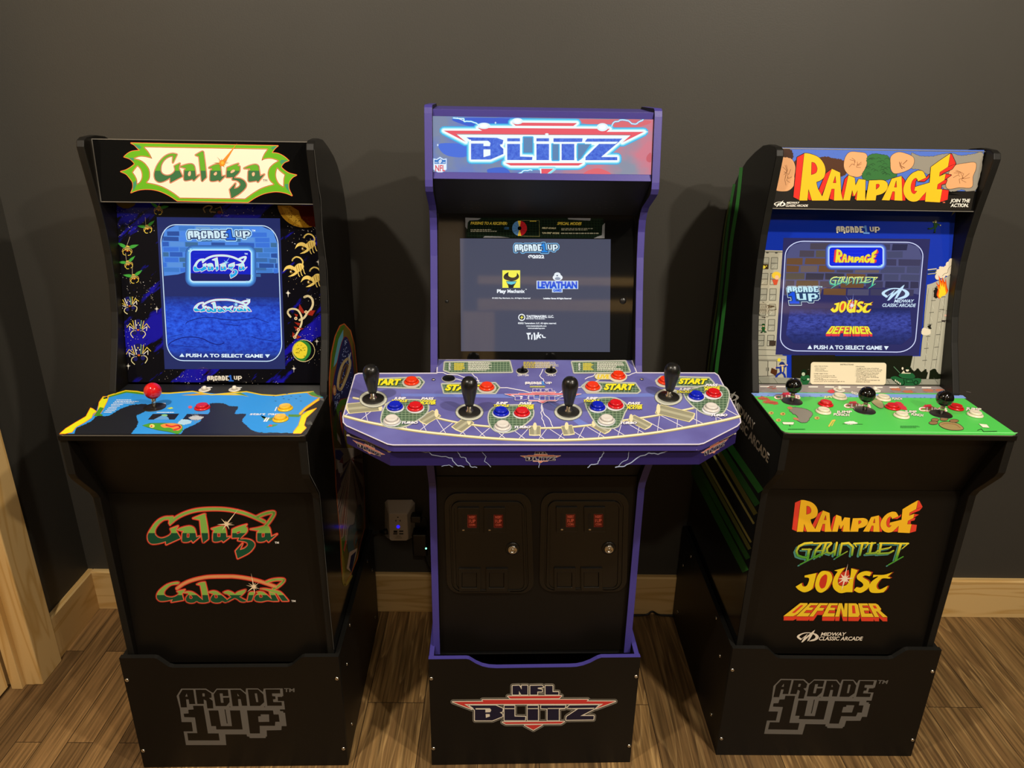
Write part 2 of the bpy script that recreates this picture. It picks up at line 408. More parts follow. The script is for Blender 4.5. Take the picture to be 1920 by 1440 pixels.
# door casing, jamb and the door leaf
cz = MB().box((XL, -0.345, 0), (XL+0.027, -0.249, 2.14), M_PINEZ)
struct(cz.build('trim_1', bevel=0.003))
jb = MB().box((XL-0.12, -0.345, 0), (XL+0.004, -0.325, 2.06), M_PINEZ)
jb.box((XL-0.05, -0.362, 0), (XL-0.02, -0.345, 2.05), M_PINEZ)
struct(jb.build('trim_2', bevel=0.0015))
struct(MB().box((XL-0.12, DY0, 2.05), (XL+0.004, DY1, 2.07), M_PINEY).build('trim_3', bevel=0.0015))
struct(MB().box((XL, -1.26, 2.07), (XL+0.027, -0.249, 2.16), M_PINEY).build('trim_4', bevel=0.003))
dr = MB(); xd = XL-0.055
for y0, y1 in ((-0.47, -0.366), (DY0+0.01, DY0+0.115)): dr.box((xd-0.03, y0, 0.012), (xd, y1, 2.04), M_PINEZ)
for z0, z1 in ((0.012, 0.17), (0.95, 1.07), (1.93, 2.04)): dr.box((xd-0.03, DY0+0.115, z0), (xd-0.001, -0.47, z1), M_PINEY)
dr.box((xd-0.022, DY0+0.10, 0.15), (xd-0.014, -0.46, 1.95), M_PINEZ)
for zc in range(17):
    z = 0.20+zc*0.044; dr.add([(xd-0.014, y, z+a) for y in (DY0+0.11, -0.465) for a in (0, 0.03)]+[(xd-0.003, y, z+a) for y in (DY0+0.11, -0.465) for a in (0.0, 0.008)],
        [(0, 2, 3, 1), (4, 5, 7, 6), (0, 1, 5, 4), (2, 6, 7, 3), (0, 4, 6, 2), (1, 3, 7, 5)], M_PINEY)
struct(dr.build('door_1', bevel=0.001))
# ================================================================= cabinets
SIDE = [(0.0, 0.306), (0.0, 0.760), (-0.008, 0.776), (-0.058, 0.838), (-0.0645, 0.852), (-0.0645, 0.9265), (0.137, 0.9265), (0.143, 0.945),
        (0.166, 0.992), (0.194, 1.05), (0.215, 1.105), (0.228, 1.165), (0.2335, 1.23), (0.2325, 1.285), (0.226, 1.335),
        (0.217, 1.385), (0.208, 1.435), (0.205, 1.455), (0.210, 1.467), (0.224, 1.4725), (0.262, 1.474), (0.300, 1.4695), (0.352, 1.4505),
        (0.402, 1.4275), (0.440, 1.402), (0.470, 1.371), (0.495, 1.332), (0.513, 1.285), (0.522, 1.235), (0.523, 1.17), (0.523, 0.306)]
HW = 0.239; IN = 0.223
MQ0, MQ1 = (0.2307, 1.342), (0.2403, 1.468)
TILT = 0.2388
def bez(z, v0=0.2467, z0=1.1382): return v0+(z-z0)*math.tan(TILT)
def mplane(cab, p0, p1):
    (v0, z0), (v1, z1) = p0, p1
    return Plane(cab, (0, v0, z0), (0, -(z1-z0), (v1-v0)))
UF0, UF1 = (0.030, 0.754), (-0.042, 0.9225)
LF0, LF1 = (0.012, 0.306), (0.030, 0.754)
RV = -0.014

def slab(mb, p0, p1, hw, t, m, du=0.0):
    """panel between profile points p0 (low) and p1 (high), thickness t going back"""
    (v0, z0), (v1, z1) = p0, p1; d = Vector((v1-v0, z1-z0)).normalized(); b = Vector((d.y, -d.x))*t
    mb.prism([(v0, z0), (v1, z1), (v1+b.x, z1+b.y), (v0+b.x, z0+b.y)], 'x', -hw+du, hw+du, m)
    return mb

def riser(cab, root, m_face, m_edge, notch_pts, soft, Wr=0.2515, du=0.0, depth=0.5275, hr=0.343):
    r = MB().box((-Wr+0.0125+du, 0.05, 0.292), (Wr-0.0125+du, depth-0.014, 0.304), M_DARK)
    r.box((-Wr+0.0125+du, depth-0.014, 0.004), (Wr-0.0125+du, depth-0.002, 0.30), m_face)
    ro = r.build('riser', root)
    fp = MB(); pts = [(-Wr+du, 0.0), (Wr+du, 0.0), (Wr+du, hr)]+[(x+du, z) for x, z in reversed(notch_pts)]+[(-Wr+du, hr)]
    fp.prism(pts, 'y', RV, -0.0025, m_face, m_edge)
    sides = []
    for s in (-1, 1):
        sb = MB(); a, b = sorted((s*(Wr-0.012)+du, s*Wr+du)); sb.prism([(-0.002, 0), (depth, 0), (depth, hr-0.004), (-0.002, hr-0.004)], 'x', a, b, m_face, m_edge)
        sides.append(sb.build('riser_side_panel', ro, bevel=0.0015))
    def screw(c, n, up):
        m = MB(); m.lathe([(0.0048, 0), (0.0048, 0.0006), (0.0036, 0.0022), (0.0018, 0.003), (0.0016, 0.0018)], M_STEEL, 16, c, n)
        return m.build('screw', ro)
    for x in (-0.2445, 0.2435):
        for z in (0.278, 0.056): screw((x+du, RV, z), (0, -1, 0), 1)
    return ro, fp, screw

def button(root, c, n, col, name='button', r=0.0163, rim=None, part='plunger', label=None):
    """arcade push button standing on the panel"""
    n = Vector(n); base = MB()
    cm = mat('plastic '+col, col, 0.22, spec=0.5); rm = mat('plastic '+(rim or col), rim or col, 0.22, spec=0.5)
    base.lathe([(r, 0), (r, 0.0012), (r*0.93, 0.0032), (r*0.80, 0.0042), (r*0.765, 0.0036), (r*0.75, 0.0006)], rm, 36, c, n)
    o = base.build(name, root)
    p = MB().lathe([(r*0.745, 0.0008), (r*0.745, 0.0068), (r*0.71, 0.0082), (r*0.63, 0.0086), (r*0.4, 0.0079), (0.0004, 0.0076)], cm, 36, c, n)
    p.build(part, o)
    if label: lab(o, label)
    return o

def ball_joystick(root, base, top, ball_col, washer_col, label=None):
    """base: point on the panel, top: centre of the ball"""
    base = Vector(base); top = Vector(top); d = (top-base).normalized()
    m = MB().lathe([(0.0225, 0), (0.0225, 0.0008), (0.0215, 0.0016), (0.006, 0.0018)], mat('dust washer '+washer_col, washer_col, 0.4), 36, base)
    o = m.build('joystick', root)
    L = (top-base).length
    MB().lathe([(0.0046, -0.002), (0.0046, L-0.010)], M_STEEL, 20, base, d).build('shaft', o)
    R = 0.0175; prof = [(R*math.sin(math.pi*k/18)+1e-5, -R*math.cos(math.pi*k/18)) for k in range(19)]
    b = MB().lathe(prof, mat('ball plastic '+ball_col, ball_col, 0.07, spec=0.6, coat=0.3), 40, top, d).build('ball_top', o)
    if label: lab(o, label)
    return o

K = {}
def std_cabinet(cab, label):
    x, y, a = CABS[cab]
    root = thing('arcade_cabinet', label, 'arcade machine', (x, y, 0), a)
    D = {'root': root}; K[cab] = D
    for s, nm in ((-1, 'left'), (1, 'right')):
        mb = MB(); p, q = sorted((s*IN, s*HW)); mb.prism(SIDE, 'x', p, q, M_SIDE, M_EDGE)
        kb = mb.mi(M_BLK)
        for i, f in enumerate(mb.f):
            if all(abs(abs(mb.v[j][0])-IN) < 1e-6 for j in f): mb.m[i] = kb
        D['side_'+nm] = mb
    D['pl_side_right'] = Plane(cab, (HW, 0, 0), (1, 0, 0)); D['pl_side_left'] = Plane(cab, (-HW, 0, 0), (-1, 0, 0))
    mb = MB(); slab(mb, MQ0, MQ1, IN-0.0006, 0.006, M_BLKG); D['marquee'] = mb; D['pl_marquee'] = mplane(cab, MQ0, MQ1)
    # aluminium edging round the marquee sheet
    ed = MB()
    for (u0, u1, z0, z1) in ((-IN, IN, MQ0[1]-0.0005, MQ0[1]+0.0012), (-IN, IN, MQ1[1]-0.001, MQ1[1]+0.0006), (-IN, -IN+0.0016, MQ0[1], MQ1[1])):
        v = lambda z: MQ0[0]+(z-MQ0[1])*(MQ1[0]-MQ0[0])/(MQ1[1]-MQ0[1])-0.0008
        slab(ed, (v(z0), z0), (v(z1), z1), (u1-u0)/2, 0.003, M_SILV, (u0+u1)/2)
    D['edging'] = ed
    # roof and back
    tp = MB(); roof = [(0.247, 1.4665), (0.300, 1.4645), (0.350, 1.445), (0.400, 1.422), (0.437, 1.398), (0.466, 1.367), (0.490, 1.329), (0.508, 1.283), (0.517, 1.233), (0.517, 0.31),
            (0.509, 0.31), (0.509, 1.23), (0.500, 1.28), (0.483, 1.324), (0.460, 1.360), (0.432, 1.390), (0.396, 1.414), (0.347, 1.437), (0.298, 1.456), (0.247, 1.458)]
    tp.prism(roof, 'x', -IN+0.0003, IN-0.0003, M_BLK); D['back_panel'] = tp
    so = MB().prism([(0.2375, 1.3415), (bez(1.352)-0.0005, 1.352), (bez(1.352)-0.0005, 1.358), (0.2375, 1.3475)], 'x', -IN+0.0003, IN-0.0003, M_DARK); D['marquee_underside'] = so
    bz = MB(); slab(bz, (bez(0.944), 0.944), (bez(1.3505), 1.3505), IN-0.0004, 0.005, M_BLKG); D['bezel'] = bz
    D['pl_bezel'] = Plane(cab, (0, 0.2467, 1.1382), (0, -math.cos(TILT), math.sin(TILT)))
    # control panel: metal sheet with notched rear, and the box lip under it
    cpz = 0.940; r = 0.012
    out = [(-HW-0.001, -0.055), (-HW+0.0025, -0.064), (-HW+0.012, -0.068), (HW-0.012, -0.068), (HW-0.0025, -0.064), (HW+0.001, -0.055), (HW+0.001, 0.139), (IN-0.0006, 0.141), (IN-0.0006, bez(0.94)-0.0015), (-IN+0.0006, bez(0.94)-0.0015), (-IN+0.0006, 0.141), (-HW-0.001, 0.139)]
    dk = MB().prism(out, 'z', cpz-0.0022, cpz, M_BLK, M_SILV); D['control_panel'] = dk; D['pl_deck'] = Plane(cab, (0, 0, cpz), (0, 0, 1)); D['deck_out'] = out
    lp = MB().box((-HW-0.0006, -0.0672, 0.927), (HW+0.0006, 0.136, cpz-0.0023), M_BLK); D['panel_lip'] = lp
    uf = MB(); slab(uf, UF0, UF1, IN-0.0004, 0.006, M_BLK); D['upper_front_panel'] = uf
    lf = MB(); slab(lf, LF0, (LF1[0], LF1[1]-0.0005), IN-0.0004, 0.005, M_BLK); D['front_panel'] = lf; D['pl_front'] = mplane(cab, LF0, LF1)
    fl = MB().box((-IN+0.0004, 0.0185, 0.306), (IN-0.0004, 0.509, 0.318), M_DARK); D['floor_panel'] = fl
    notch = [(-0.173, 0.343), (-0.166, 0.3405), (-0.150, 0.3245), (-0.143, 0.3175), (-0.133, 0.314), (0.131, 0.314), (0.141, 0.3175), (0.148, 0.3245), (0.165, 0.3405), (0.172, 0.343)]
    ro, fp, screw = riser(cab, root, M_BLK, M_EDGE, notch, False)
    D['riser'] = ro; D['riser_front_panel'] = fp; D['pl_riser'] = Plane(cab, (0, RV, 0), (0, -1, 0))
    s = 1 if cab == 'g' else -1
    for v, z in ((0.127, 0.318), (0.062, 0.253), (0.408, 0.310), (0.473, 0.233), (0.06, 0.06), (0.47, 0.06)): screw((s*0.2515, v, z), (s, 0, 0), 1)
    return D

G = std_cabinet('g', 'black arcade machine at left with single red ball joystick and green-bordered white marquee')
R_ = std_cabinet('r', 'black arcade machine at right with green control panel and three black ball joysticks')

def deck_pt(D, px, lift=0.0): return D['pl_deck'].at(px, lift)
NZ = (0, 0, 1)
# --- left machine: controls
b = deck_pt(G, (290, 764)); ball_joystick(G['root'], b, (b.x+0.002, b.y, 0.978), '#c8161c', '#16130f', 'red ball-top joystick')
for px, colr, lb in (((379.5, 765.5), '#c4161c', 'red fire button'), ((535, 767), '#e8b416', 'yellow start button, rear of the two'), ((526, 787), '#e8b416', 'yellow start button, front of the two')):
    button(G['root'], deck_pt(G, px, 0.0006), NZ, colr, label=lb)
def rocker(root, c, cols='#d8d2c4', nm='switch', r=0.013):
    m = mat('switch plastic', cols, 0.3)
    o = MB().lathe([(r, 0), (r, 0.0016), (r*0.8, 0.003), (r*0.78, 0.0014)], m, 28, c).build(nm, root)
    MB().lathe([(0.0055, 0.0012), (0.005, 0.006), (0.0035, 0.0095), (0.001, 0.0102)], m, 20, c).build('switch_lever', o)
    return o
for px in ((384, 732), (440, 731.5)): rocker(G['root'], deck_pt(G, px, 0.0006))
# --- right machine: controls
for bp_, tx in (((1485, 753), -0.002), ((1621, 770), -0.002), ((1764, 777), 0.0)):
    b = deck_pt(R_, bp_); ball_joystick(R_['root'], b, (b.x+tx, b.y, 0.978), '#070707', '#1a1614')
for px, colr in (((1574, 746), '#d8cfb8'), ((1548, 759), '#c4161c'), ((1543.5, 773), '#d8cfb8'), ((1656, 748.5), '#d8cfb8'), ((1673, 765), '#c4161c'), ((1690, 781), '#d8cfb8'), ((1792, 766), '#c4161c'), ((1828, 779), '#d8cfb8')):
    button(R_['root'], deck_pt(R_, px, 0.0006), NZ, colr)
for px in ((1573, 732), (1640, 733)): rocker(R_['root'], deck_pt(R_, px, 0.0006))

# --- middle machine
x, y, a = CABS['n']
NR = thing('arcade_cabinet', 'purple-edged arcade machine in the middle with wide four-player control deck and lit marquee', 'arcade machine', (x, y, 0), a)
NF = {'root': NR}; K['n'] = NF
NSIDE = [(0.034, 0.306), (0.036, 0.45), (0.042, 0.65), (0.044, 0.758), (0.038, 0.776), (0.012, 0.818), (-0.022, 0.868), (-0.022, 0.918), (0.140, 0.940), (0.158, 0.966),
         (0.175, 1.0), (0.205, 1.08), (0.232, 1.16), (0.252, 1.23), (0.262, 1.285), (0.261, 1.312), (0.252, 1.330), (0.238, 1.343), (0.180, 1.372), (0.166, 1.380), (0.1595, 1.391), (0.161, 1.404),
         (0.187, 1.530), (0.191, 1.541), (0.200, 1.5455), (0.330, 1.5455), (0.500, 1.44), (0.520, 1.40), (0.520, 0.306)]
for s in (-1, 1):
    p, q = sorted((s*IN, s*HW)); mb = MB().prism(NSIDE, 'x', p, q, M_BLK, M_PUR); NF['side_%d' % s] = mb
def fe(z): return 0.161+(z-1.404)*(0.187-0.161)/(1.530-1.404)     # front edge of the head
NM0, NM1 = (fe(1.4185)+0.009, 1.4185), (fe(1.5245)+0.009, 1.5245)
mb = MB(); slab(mb, NM0, NM1, IN-0.0004, 0.006, mat('marquee backing', '#20202a', 0.3)); NF['marquee'] = mb; NF['pl_marquee'] = mplane('n', NM0, NM1)
mb = MB().prism([(fe(1.5245)+0.0075, 1.5245), (fe(1.5375)+0.004, 1.5375), (0.330, 1.5405), (0.33, 1.530), (fe(1.5245)+0.02, 1.5245)], 'x', -IN+0.0003, IN-0.0003, M_PUR); NF['marquee_top_trim'] = mb
mb = MB().prism([(fe(1.406)+0.003, 1.406), (fe(1.4185)+0.0085, 1.4185), (fe(1.4185)+0.03, 1.4185), (fe(1.4185)+0.03, 1.407)], 'x', -IN+0.0003, IN-0.0003, M_PUR); NF['marquee_bottom_trim'] = mb
NBV, NBZ = 0.2105, 1.003
def nbez(z): return NBV+(z-NBZ)*math.tan(TILT)
mb = MB(); slab(mb, (nbez(0.985), 0.985), (nbez(1.322), 1.322), IN-0.0004, 0.005, M_BLKG); NF['bezel'] = mb
NF['pl_bezel'] = Plane('n', (0, NBV, NBZ), (0, -math.cos(TILT), math.sin(TILT)))
SP0, SP1 = (nbez(1.318)-0.0005, 1.318), (fe(1.406)+0.008, 1.4055)
mb = MB(); slab(mb, SP0, SP1, IN-0.0004, 0.006, mat('black speaker board', '#0c0c0c', 0.5)); NF['speaker_panel'] = mb; NF['pl_speaker'] = mplane('n', SP0, SP1)
mb = MB().prism([(0.33, 1.5395), (0.494, 1.436), (0.513, 1.397), (0.513, 0.31), (0.505, 0.31), (0.505, 1.394), (0.488, 1.430), (0.328, 1.531)], 'x', -IN+0.0003, IN-0.0003, M_BLK); NF['back_panel'] = mb
# wide deck
DZ = lambda v: 0.972+0.134*v
NF['pl_deck'] = Plane('n', (0, 0, 0.972), (0, -0.134, 1.0))
NDN = NF['pl_deck'].n
T5 = lambda p: (630+p[0]/2.4615, 660+p[1]/2.4615)
dpx = [(32, 300), (34, 325), (48, 340), (238, 425), (262, 429), (1675, 426), (1698, 421), (1852, 342), (1868, 325), (1864, 300), (1764, 108), (1748, 97), (1388, 96), (1364, 33.5), (469, 33.5), (466, 98), (104, 99), (88, 106)]
dout = [NF['pl_deck'].at(T5(p)) for p in dpx]
NF['deck_px'] = dpx
M_DKP = mat('deck purple', '#4d46a8', 0.3, spec=0.45); M_WEDGE = mat('deck white edge', '#b4b0c4', 0.3)
dk = MB(); n = len(dout); low = [p-NDN*0.0022 for p in dout]
tri = tessellate_polygon([[Vector((p.x, p.y, 0)) for p in dout]])
dk.add(dout, [tuple(t) for t in tri], M_DKP); dk.add(low, [tuple(t) for t in tri], M_DKP); dk.add(dout+low, [(i, (i+1) % n, n+(i+1) % n, n+i) for i in range(n)], M_WEDGE)
NF['control_panel'] = dk
# deck board and the apron below it
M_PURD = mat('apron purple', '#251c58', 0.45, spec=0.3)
def ring_solid(top, h, m, name, inset=0.0):
    c = sum((Vector(p) for p in top), Vector())/len(top); T = []
    for p in top:
        q = Vector(p); d = Vector((c.x-q.x, c.y-q.y, 0)); T.append(q+d.normalized()*inset if d.length > 0 else q)
    B_ = [p-Vector((0, 0, h)) for p in T]; n = len(T); mb = MB(); tri = tessellate_polygon([[Vector((p.x, p.y, 0)) for p in T]])
    mb.add(T, [tuple(t) for t in tri], m); mb.add(B_, [tuple(reversed(t)) for t in tri], m); mb.add(T+B_, [(i, (i+1) % n, n+(i+1) % n, n+i) for i in range(n)], m)
    return mb
front = [p-NDN*0.0024 for p in dout[:13]]+[p-NDN*0.0024 for p in dout[15:]]
front = [p if (abs(p.x) > 0.236 or p.y < 0.12) else Vector((p.x, min(p.y, 0.135), p.z)) for p in front]
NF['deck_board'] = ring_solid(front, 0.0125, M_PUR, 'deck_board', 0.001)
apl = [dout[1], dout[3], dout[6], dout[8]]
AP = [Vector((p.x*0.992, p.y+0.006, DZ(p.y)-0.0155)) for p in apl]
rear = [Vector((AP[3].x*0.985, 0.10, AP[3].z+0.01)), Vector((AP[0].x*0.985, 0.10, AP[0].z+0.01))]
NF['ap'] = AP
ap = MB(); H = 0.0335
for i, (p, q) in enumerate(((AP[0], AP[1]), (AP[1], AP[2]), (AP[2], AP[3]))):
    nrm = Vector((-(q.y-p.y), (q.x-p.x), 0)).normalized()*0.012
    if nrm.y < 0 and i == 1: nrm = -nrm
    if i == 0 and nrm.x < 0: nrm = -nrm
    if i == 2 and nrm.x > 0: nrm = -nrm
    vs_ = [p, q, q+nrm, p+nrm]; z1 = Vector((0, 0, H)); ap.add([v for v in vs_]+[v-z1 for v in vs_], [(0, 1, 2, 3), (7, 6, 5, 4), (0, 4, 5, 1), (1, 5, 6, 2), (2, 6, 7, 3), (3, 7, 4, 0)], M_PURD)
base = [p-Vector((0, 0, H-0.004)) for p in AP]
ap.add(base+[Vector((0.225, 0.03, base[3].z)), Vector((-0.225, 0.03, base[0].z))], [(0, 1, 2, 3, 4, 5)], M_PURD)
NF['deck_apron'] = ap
def vplane(cab, p, q):
    d = q-p; return Plane(cab, p, (d.y, -d.x, 0))
NF['pl_apron'] = [vplane('n', AP[0], AP[1]), vplane('n', AP[1], AP[2]), vplane('n', AP[2], AP[3])]
# fronts
NL0, NL1 = (0.046, 0.306), (0.056, 0.782)
mb = MB(); slab(mb, NL0, NL1, IN-0.0004, 0.006, M_BLK); NF['front_panel'] = mb; NF['pl_front'] = mplane('n', NL0, NL1)
mb = MB(); slab(mb, (0.058, 0.7825), (-0.008, 0.872), IN-0.0004, 0.006, M_DARK); NF['upper_front_panel'] = mb
NF['floor_panel'] = MB().box((-IN+0.0004, 0.053, 0.306), (IN-0.0004, 0.505, 0.318), M_DARK)
wr = 0.2498
nn = [(-0.162, 0.336), (-0.155, 0.3345), (-0.139, 0.322), (-0.124, 0.3135), (-0.108, 0.309), (-0.09, 0.3075), (0.085, 0.3085), (0.10, 0.3095), (0.115, 0.3135), (0.131, 0.321), (0.148, 0.3325), (0.157, 0.336)]
ro, fp, screw = riser('n', NR, M_BLK, M_PUR, nn, True, Wr=wr, du=0.0029, depth=0.515, hr=0.336)
NF['riser'] = ro; NF['riser_front_panel'] = fp; NF['pl_riser'] = Plane('n', (0, RV, 0), (0, -1, 0))

def bat_joystick(root, base, lean=(0, 0)):
    d = (NDN+Vector((lean[0], lean[1], 0))).normalized()
    o = MB().lathe([(0.0225, 0), (0.0225, 0.0008), (0.0215, 0.0016), (0.006, 0.0018)], mat('dust washer black', '#15130f', 0.45), 36, base, NDN).build('joystick', root)
    MB().lathe([(0.0085, 0), (0.0075, 0.004), (0.0048, 0.006), (0.0048, 0.022)], M_STEEL, 20, base, d).build('shaft', o)
    pr = [(0.004, 0.0155), (0.0085, 0.0165), (0.0098, 0.020), (0.0112, 0.030), (0.0138, 0.043), (0.0160, 0.055), (0.0170, 0.063), (0.0172, 0.069), (0.0162, 0.0755), (0.0140, 0.081), (0.0105, 0.0853), (0.0055, 0.0878), (0.0003, 0.0886)]
    pr = [(r*0.97, 0.0145+(h-0.0145)*0.88) for r, h in pr]
    MB().lathe(pr, mat('black bat handle', '#131210', 0.30, spec=0.5), 36, base, d).build('bat_handle', o)
    return o
for p in ((172, 219), (616, 279), (1072, 278), (1535, 209)): bat_joystick(NR, NF['pl_deck'].at(T5(p), 0.0018))
for ps, colr, rim in ((((349, 142), (696, 167), (1184, 165), (1519, 140), (1302, 115)), '#dc3410', None),
              (((273, 257), (762, 283), (1207, 258), (1662, 208)), '#0a1cb4', None), (((366, 260), (858, 285), (1290, 249), (1742, 197)), '#c4141c', None),
              (((258, 321), (769, 348), (1248, 320), (1731, 265)), '#cdc9c4', None)):
    for p in ps: button(NR, NF['pl_deck'].at(T5(p), 0.0020), NDN, colr)
M_HOLE = mat('socket black', '#050505', 0.4); M_GREYR = mat('grey ring', '#9a978e', 0.35)
for p in ((860, 90), (992, 90)):
    c = NF['pl_deck'].at(T5(p), 0.0020)
    o = MB().lathe([(0.0125, 0), (0.0125, 0.0008), (0.011, 0.0012), (0.0108, 0.0006)], M_HOLE, 28, c, NDN).build('toggle_switch', NR)
    MB().lathe([(0.0030, 0.0), (0.0026, 0.009), (0.0018, 0.0118), (0.0002, 0.0124)], M_BPLAST, 14, c, (0.05, -0.2, 1)).build('switch_lever', o)
c = NF['pl_deck'].at(T5((520, 125)), 0.0020)
o = MB().lathe([(0.0138, 0), (0.0138, 0.0009), (0.0122, 0.0013), (0.0118, 0.0006)], M_HOLE, 28, c, NDN).build('speaker_hole', NR)
for p in ((450, 131), (1411, 129)):
    MB().lathe([(0.0040, 0), (0.0040, 0.0006), (0.003, 0.0018), (0.001, 0.0023)], M_STEEL, 16, NF['pl_deck'].at(T5(p), 0.0020), NDN).build('screw', NR)
# ================================================================= lettering and marks that come up more than once
Y1 = lambda pts: [(p[0]+1782.9, p[1]) for p in pts]
def DD(pts): return [((1782.9+1.1905*p[0], 137.1+1.1905*p[1]) + tuple(p[2:])) for p in pts]     # crop D -> crop C
def FF(pts): return [((p[0]+1920, p[1]) + tuple(p[2:])) for p in pts]
c_ = curve
LOGO_GALAGA = [
    ('l', c_([(745, 690), (900, 562), (1100, 455), (1350, 375), (1600, 340), (1900, 330), (2140, 340), (2378, 373), (2676, 449), (2950, 560), (3164, 661)], 5, False), 62),
    ('l', c_(DD([(1000, 342), (1120, 285), (1250, 245), (1368, 240), (1340, 325), (1270, 430), (1180, 540)]), 5, False), 62),
    ('p', c_([(830, 545), (720, 530), (600, 540), (480, 590), (360, 690), (260, 830), (185, 960), (165, 1060), (190, 1160), (260, 1220), (370, 1225), (480, 1205), (632, 1160, 0), (640, 1245, 0), (1005, 1080, 0), (885, 880, 0), (945, 770, 0), (750, 845, 0), (778, 930), (735, 1000), (640, 1055), (520, 1085), (420, 1055), (355, 980), (350, 880), (395, 780), (480, 680), (580, 610), (715, 590, 0), (740, 740, 0)]), []),
    ('p', c_([(1330, 572, 0), (1620, 462), (1640, 490, 0), (1680, 700), (1712, 930), (1722, 1100, 0), (1605, 1190, 0), (1580, 1165), (1545, 940), (1510, 605, 0)]), []),
    ('p', c_([(930, 862, 0), (1080, 805), (1240, 775), (1340, 810), (1380, 880), (1415, 1060, 0), (1520, 1030, 0), (1330, 1190, 0), (1290, 1130, 0), (1200, 1175), (1080, 1175), (1050, 1120), (1060, 950, 0), (1100, 900, 0)]), [[(1180, 970), (1232, 970), (1225, 1055), (1178, 1055)]]),
    ('p', c_(DD([(20, 590, 0), (180, 545), (270, 530), (310, 565), (328, 640), (342, 775, 0), (425, 760, 0), (275, 875, 0), (240, 835, 0), (160, 865), (65, 862), (50, 800), (58, 670, 0), (90, 630, 0)])), [DD([(152, 692), (205, 692), (202, 758), (154, 758)])]),
    ('p', c_(DD([(470, 605, 0), (600, 550), (780, 497, 0), (740, 552, 0), (785, 572), (780, 655), (700, 735), (645, 790, 0), (640, 815), (780, 815), (895, 852), (948, 920), (925, 1000), (815, 1115), (585, 1232, 0), (540, 1072, 0), (690, 905, 0), (630, 1050, 0), (740, 1010), (805, 935), (760, 872), (590, 842, 0), (620, 780, 0), (465, 786, 0)])), [DD([(570, 662), (645, 645), (636, 670), (575, 695)])]),
    ('p', c_(DD([(860, 600, 0), (1020, 570), (1150, 535), (1220, 527), (1275, 585), (1305, 765, 0), (1435, 705, 0), (1250, 872, 0), (1210, 825, 0), (1140, 865), (1025, 865), (1005, 800), (1010, 665, 0), (1060, 625, 0)])), [DD([(1110, 694), (1162, 690), (1156, 760), (1114, 765)])]),
]
STAR_GALAGA = DD([(345, 490)])[0], [(52.3, 505), (134, 205), (105, 95), (12, 160), (-6, 210), (-63, 160), (-95, 60), (-125, 205), (182, 250)]
LOGO_GALAXIAN = [
    ('l', c_([(650, 520), (800, 410), (1000, 320), (1250, 255), (1500, 220), (1920, 212), (2120, 215), (2400, 250), (2700, 315), (2950, 395), (3190, 480)], 5, False), 50),
    ('l', c_(FF([(990, 375), (1150, 312), (1300, 287), (1470, 295), (1435, 370), (1320, 470), (1200, 535)]), 5, False), 50),
    ('p', c_([(690, 360), (560, 370), (400, 420), (280, 500), (175, 600), (132, 690), (135, 770), (190, 830), (270, 845), (400, 828), (540, 798, 0), (500, 868, 0), (812, 815, 0), (770, 660, 0), (850, 552, 0), (650, 595, 0), (692, 640), (660, 692), (570, 738), (470, 748), (365, 722), (312, 660), (325, 580), (395, 500), (500, 425), (690, 395, 0)]), []),
    ('p', c_([(810, 625, 0), (930, 600), (1040, 618), (1140, 678), (1310, 818, 0), (1290, 640), (1250, 430, 0), (1160, 412, 0), (1260, 370), (1365, 355, 0), (1415, 560), (1472, 855, 0), (1360, 883), (1230, 878), (1150, 845), (1080, 880), (980, 886), (895, 850), (877, 780), (915, 705), (960, 655, 0), (920, 632, 0)]), [c_([(990, 695), (1035, 740), (1025, 775), (985, 775), (970, 740)], 3)]),
    ('p', c_([(1455, 615, 0), (1580, 585), (1680, 608), (1770, 672), (1915, 795), (1940, 852, 0), (1880, 873), (1810, 842), (1740, 878), (1620, 882), (1535, 845), (1512, 790), (1555, 705), (1600, 652, 0)]), [c_([(1640, 675), (1685, 720), (1675, 757), (1640, 760), (1618, 730)], 3)]),
    ('p', c_([(1840, 620, 0), (1950, 585), (2040, 610), (2140, 672, 0), (2200, 620), (2310, 580), (2412, 552, 0), (2390, 605), (2300, 695), (2245, 732, 0), (2330, 785), (2430, 830, 0), (2380, 862), (2280, 850), (2200, 792), (2130, 762, 0), (2050, 802), (1960, 850), (1910, 862, 0), (1950, 805), (2045, 740, 0), (1960, 668), (1885, 645)]), []),
    ('p', c_(FF([(595, 625), (700, 610, 0), (712, 645, 0), (685, 720), (645, 832, 0), (535, 850, 0), (562, 720)])), []),
    ('p', c_(FF([(780, 612, 0), (880, 600), (980, 640), (1165, 800, 0), (1105, 615, 0), (1230, 645, 0), (1335, 840, 0), (1190, 843, 0), (1050, 825), (900, 856), (775, 842), (718, 790), (745, 715), (822, 645, 0)])), [FF(c_([(870, 675), (920, 715), (905, 745), (860, 745), (845, 712)], 3))]),
    ('p', c_(FF([(880, 527, 0), (1000, 527), (1150, 552), (1290, 578), (1415, 637), (1590, 838, 0), (1432, 840, 0), (1300, 648, 0), (1230, 632), (1110, 592), (1000, 552)])), []),
]
STAR_GALAXIAN = (2620, 475), [(101, 355), (37, 180), (10, 100), (-21, 205), (-42, 110), (-80, 195), (-142, 215), (168, 205), (147, 170), (66, 120)]

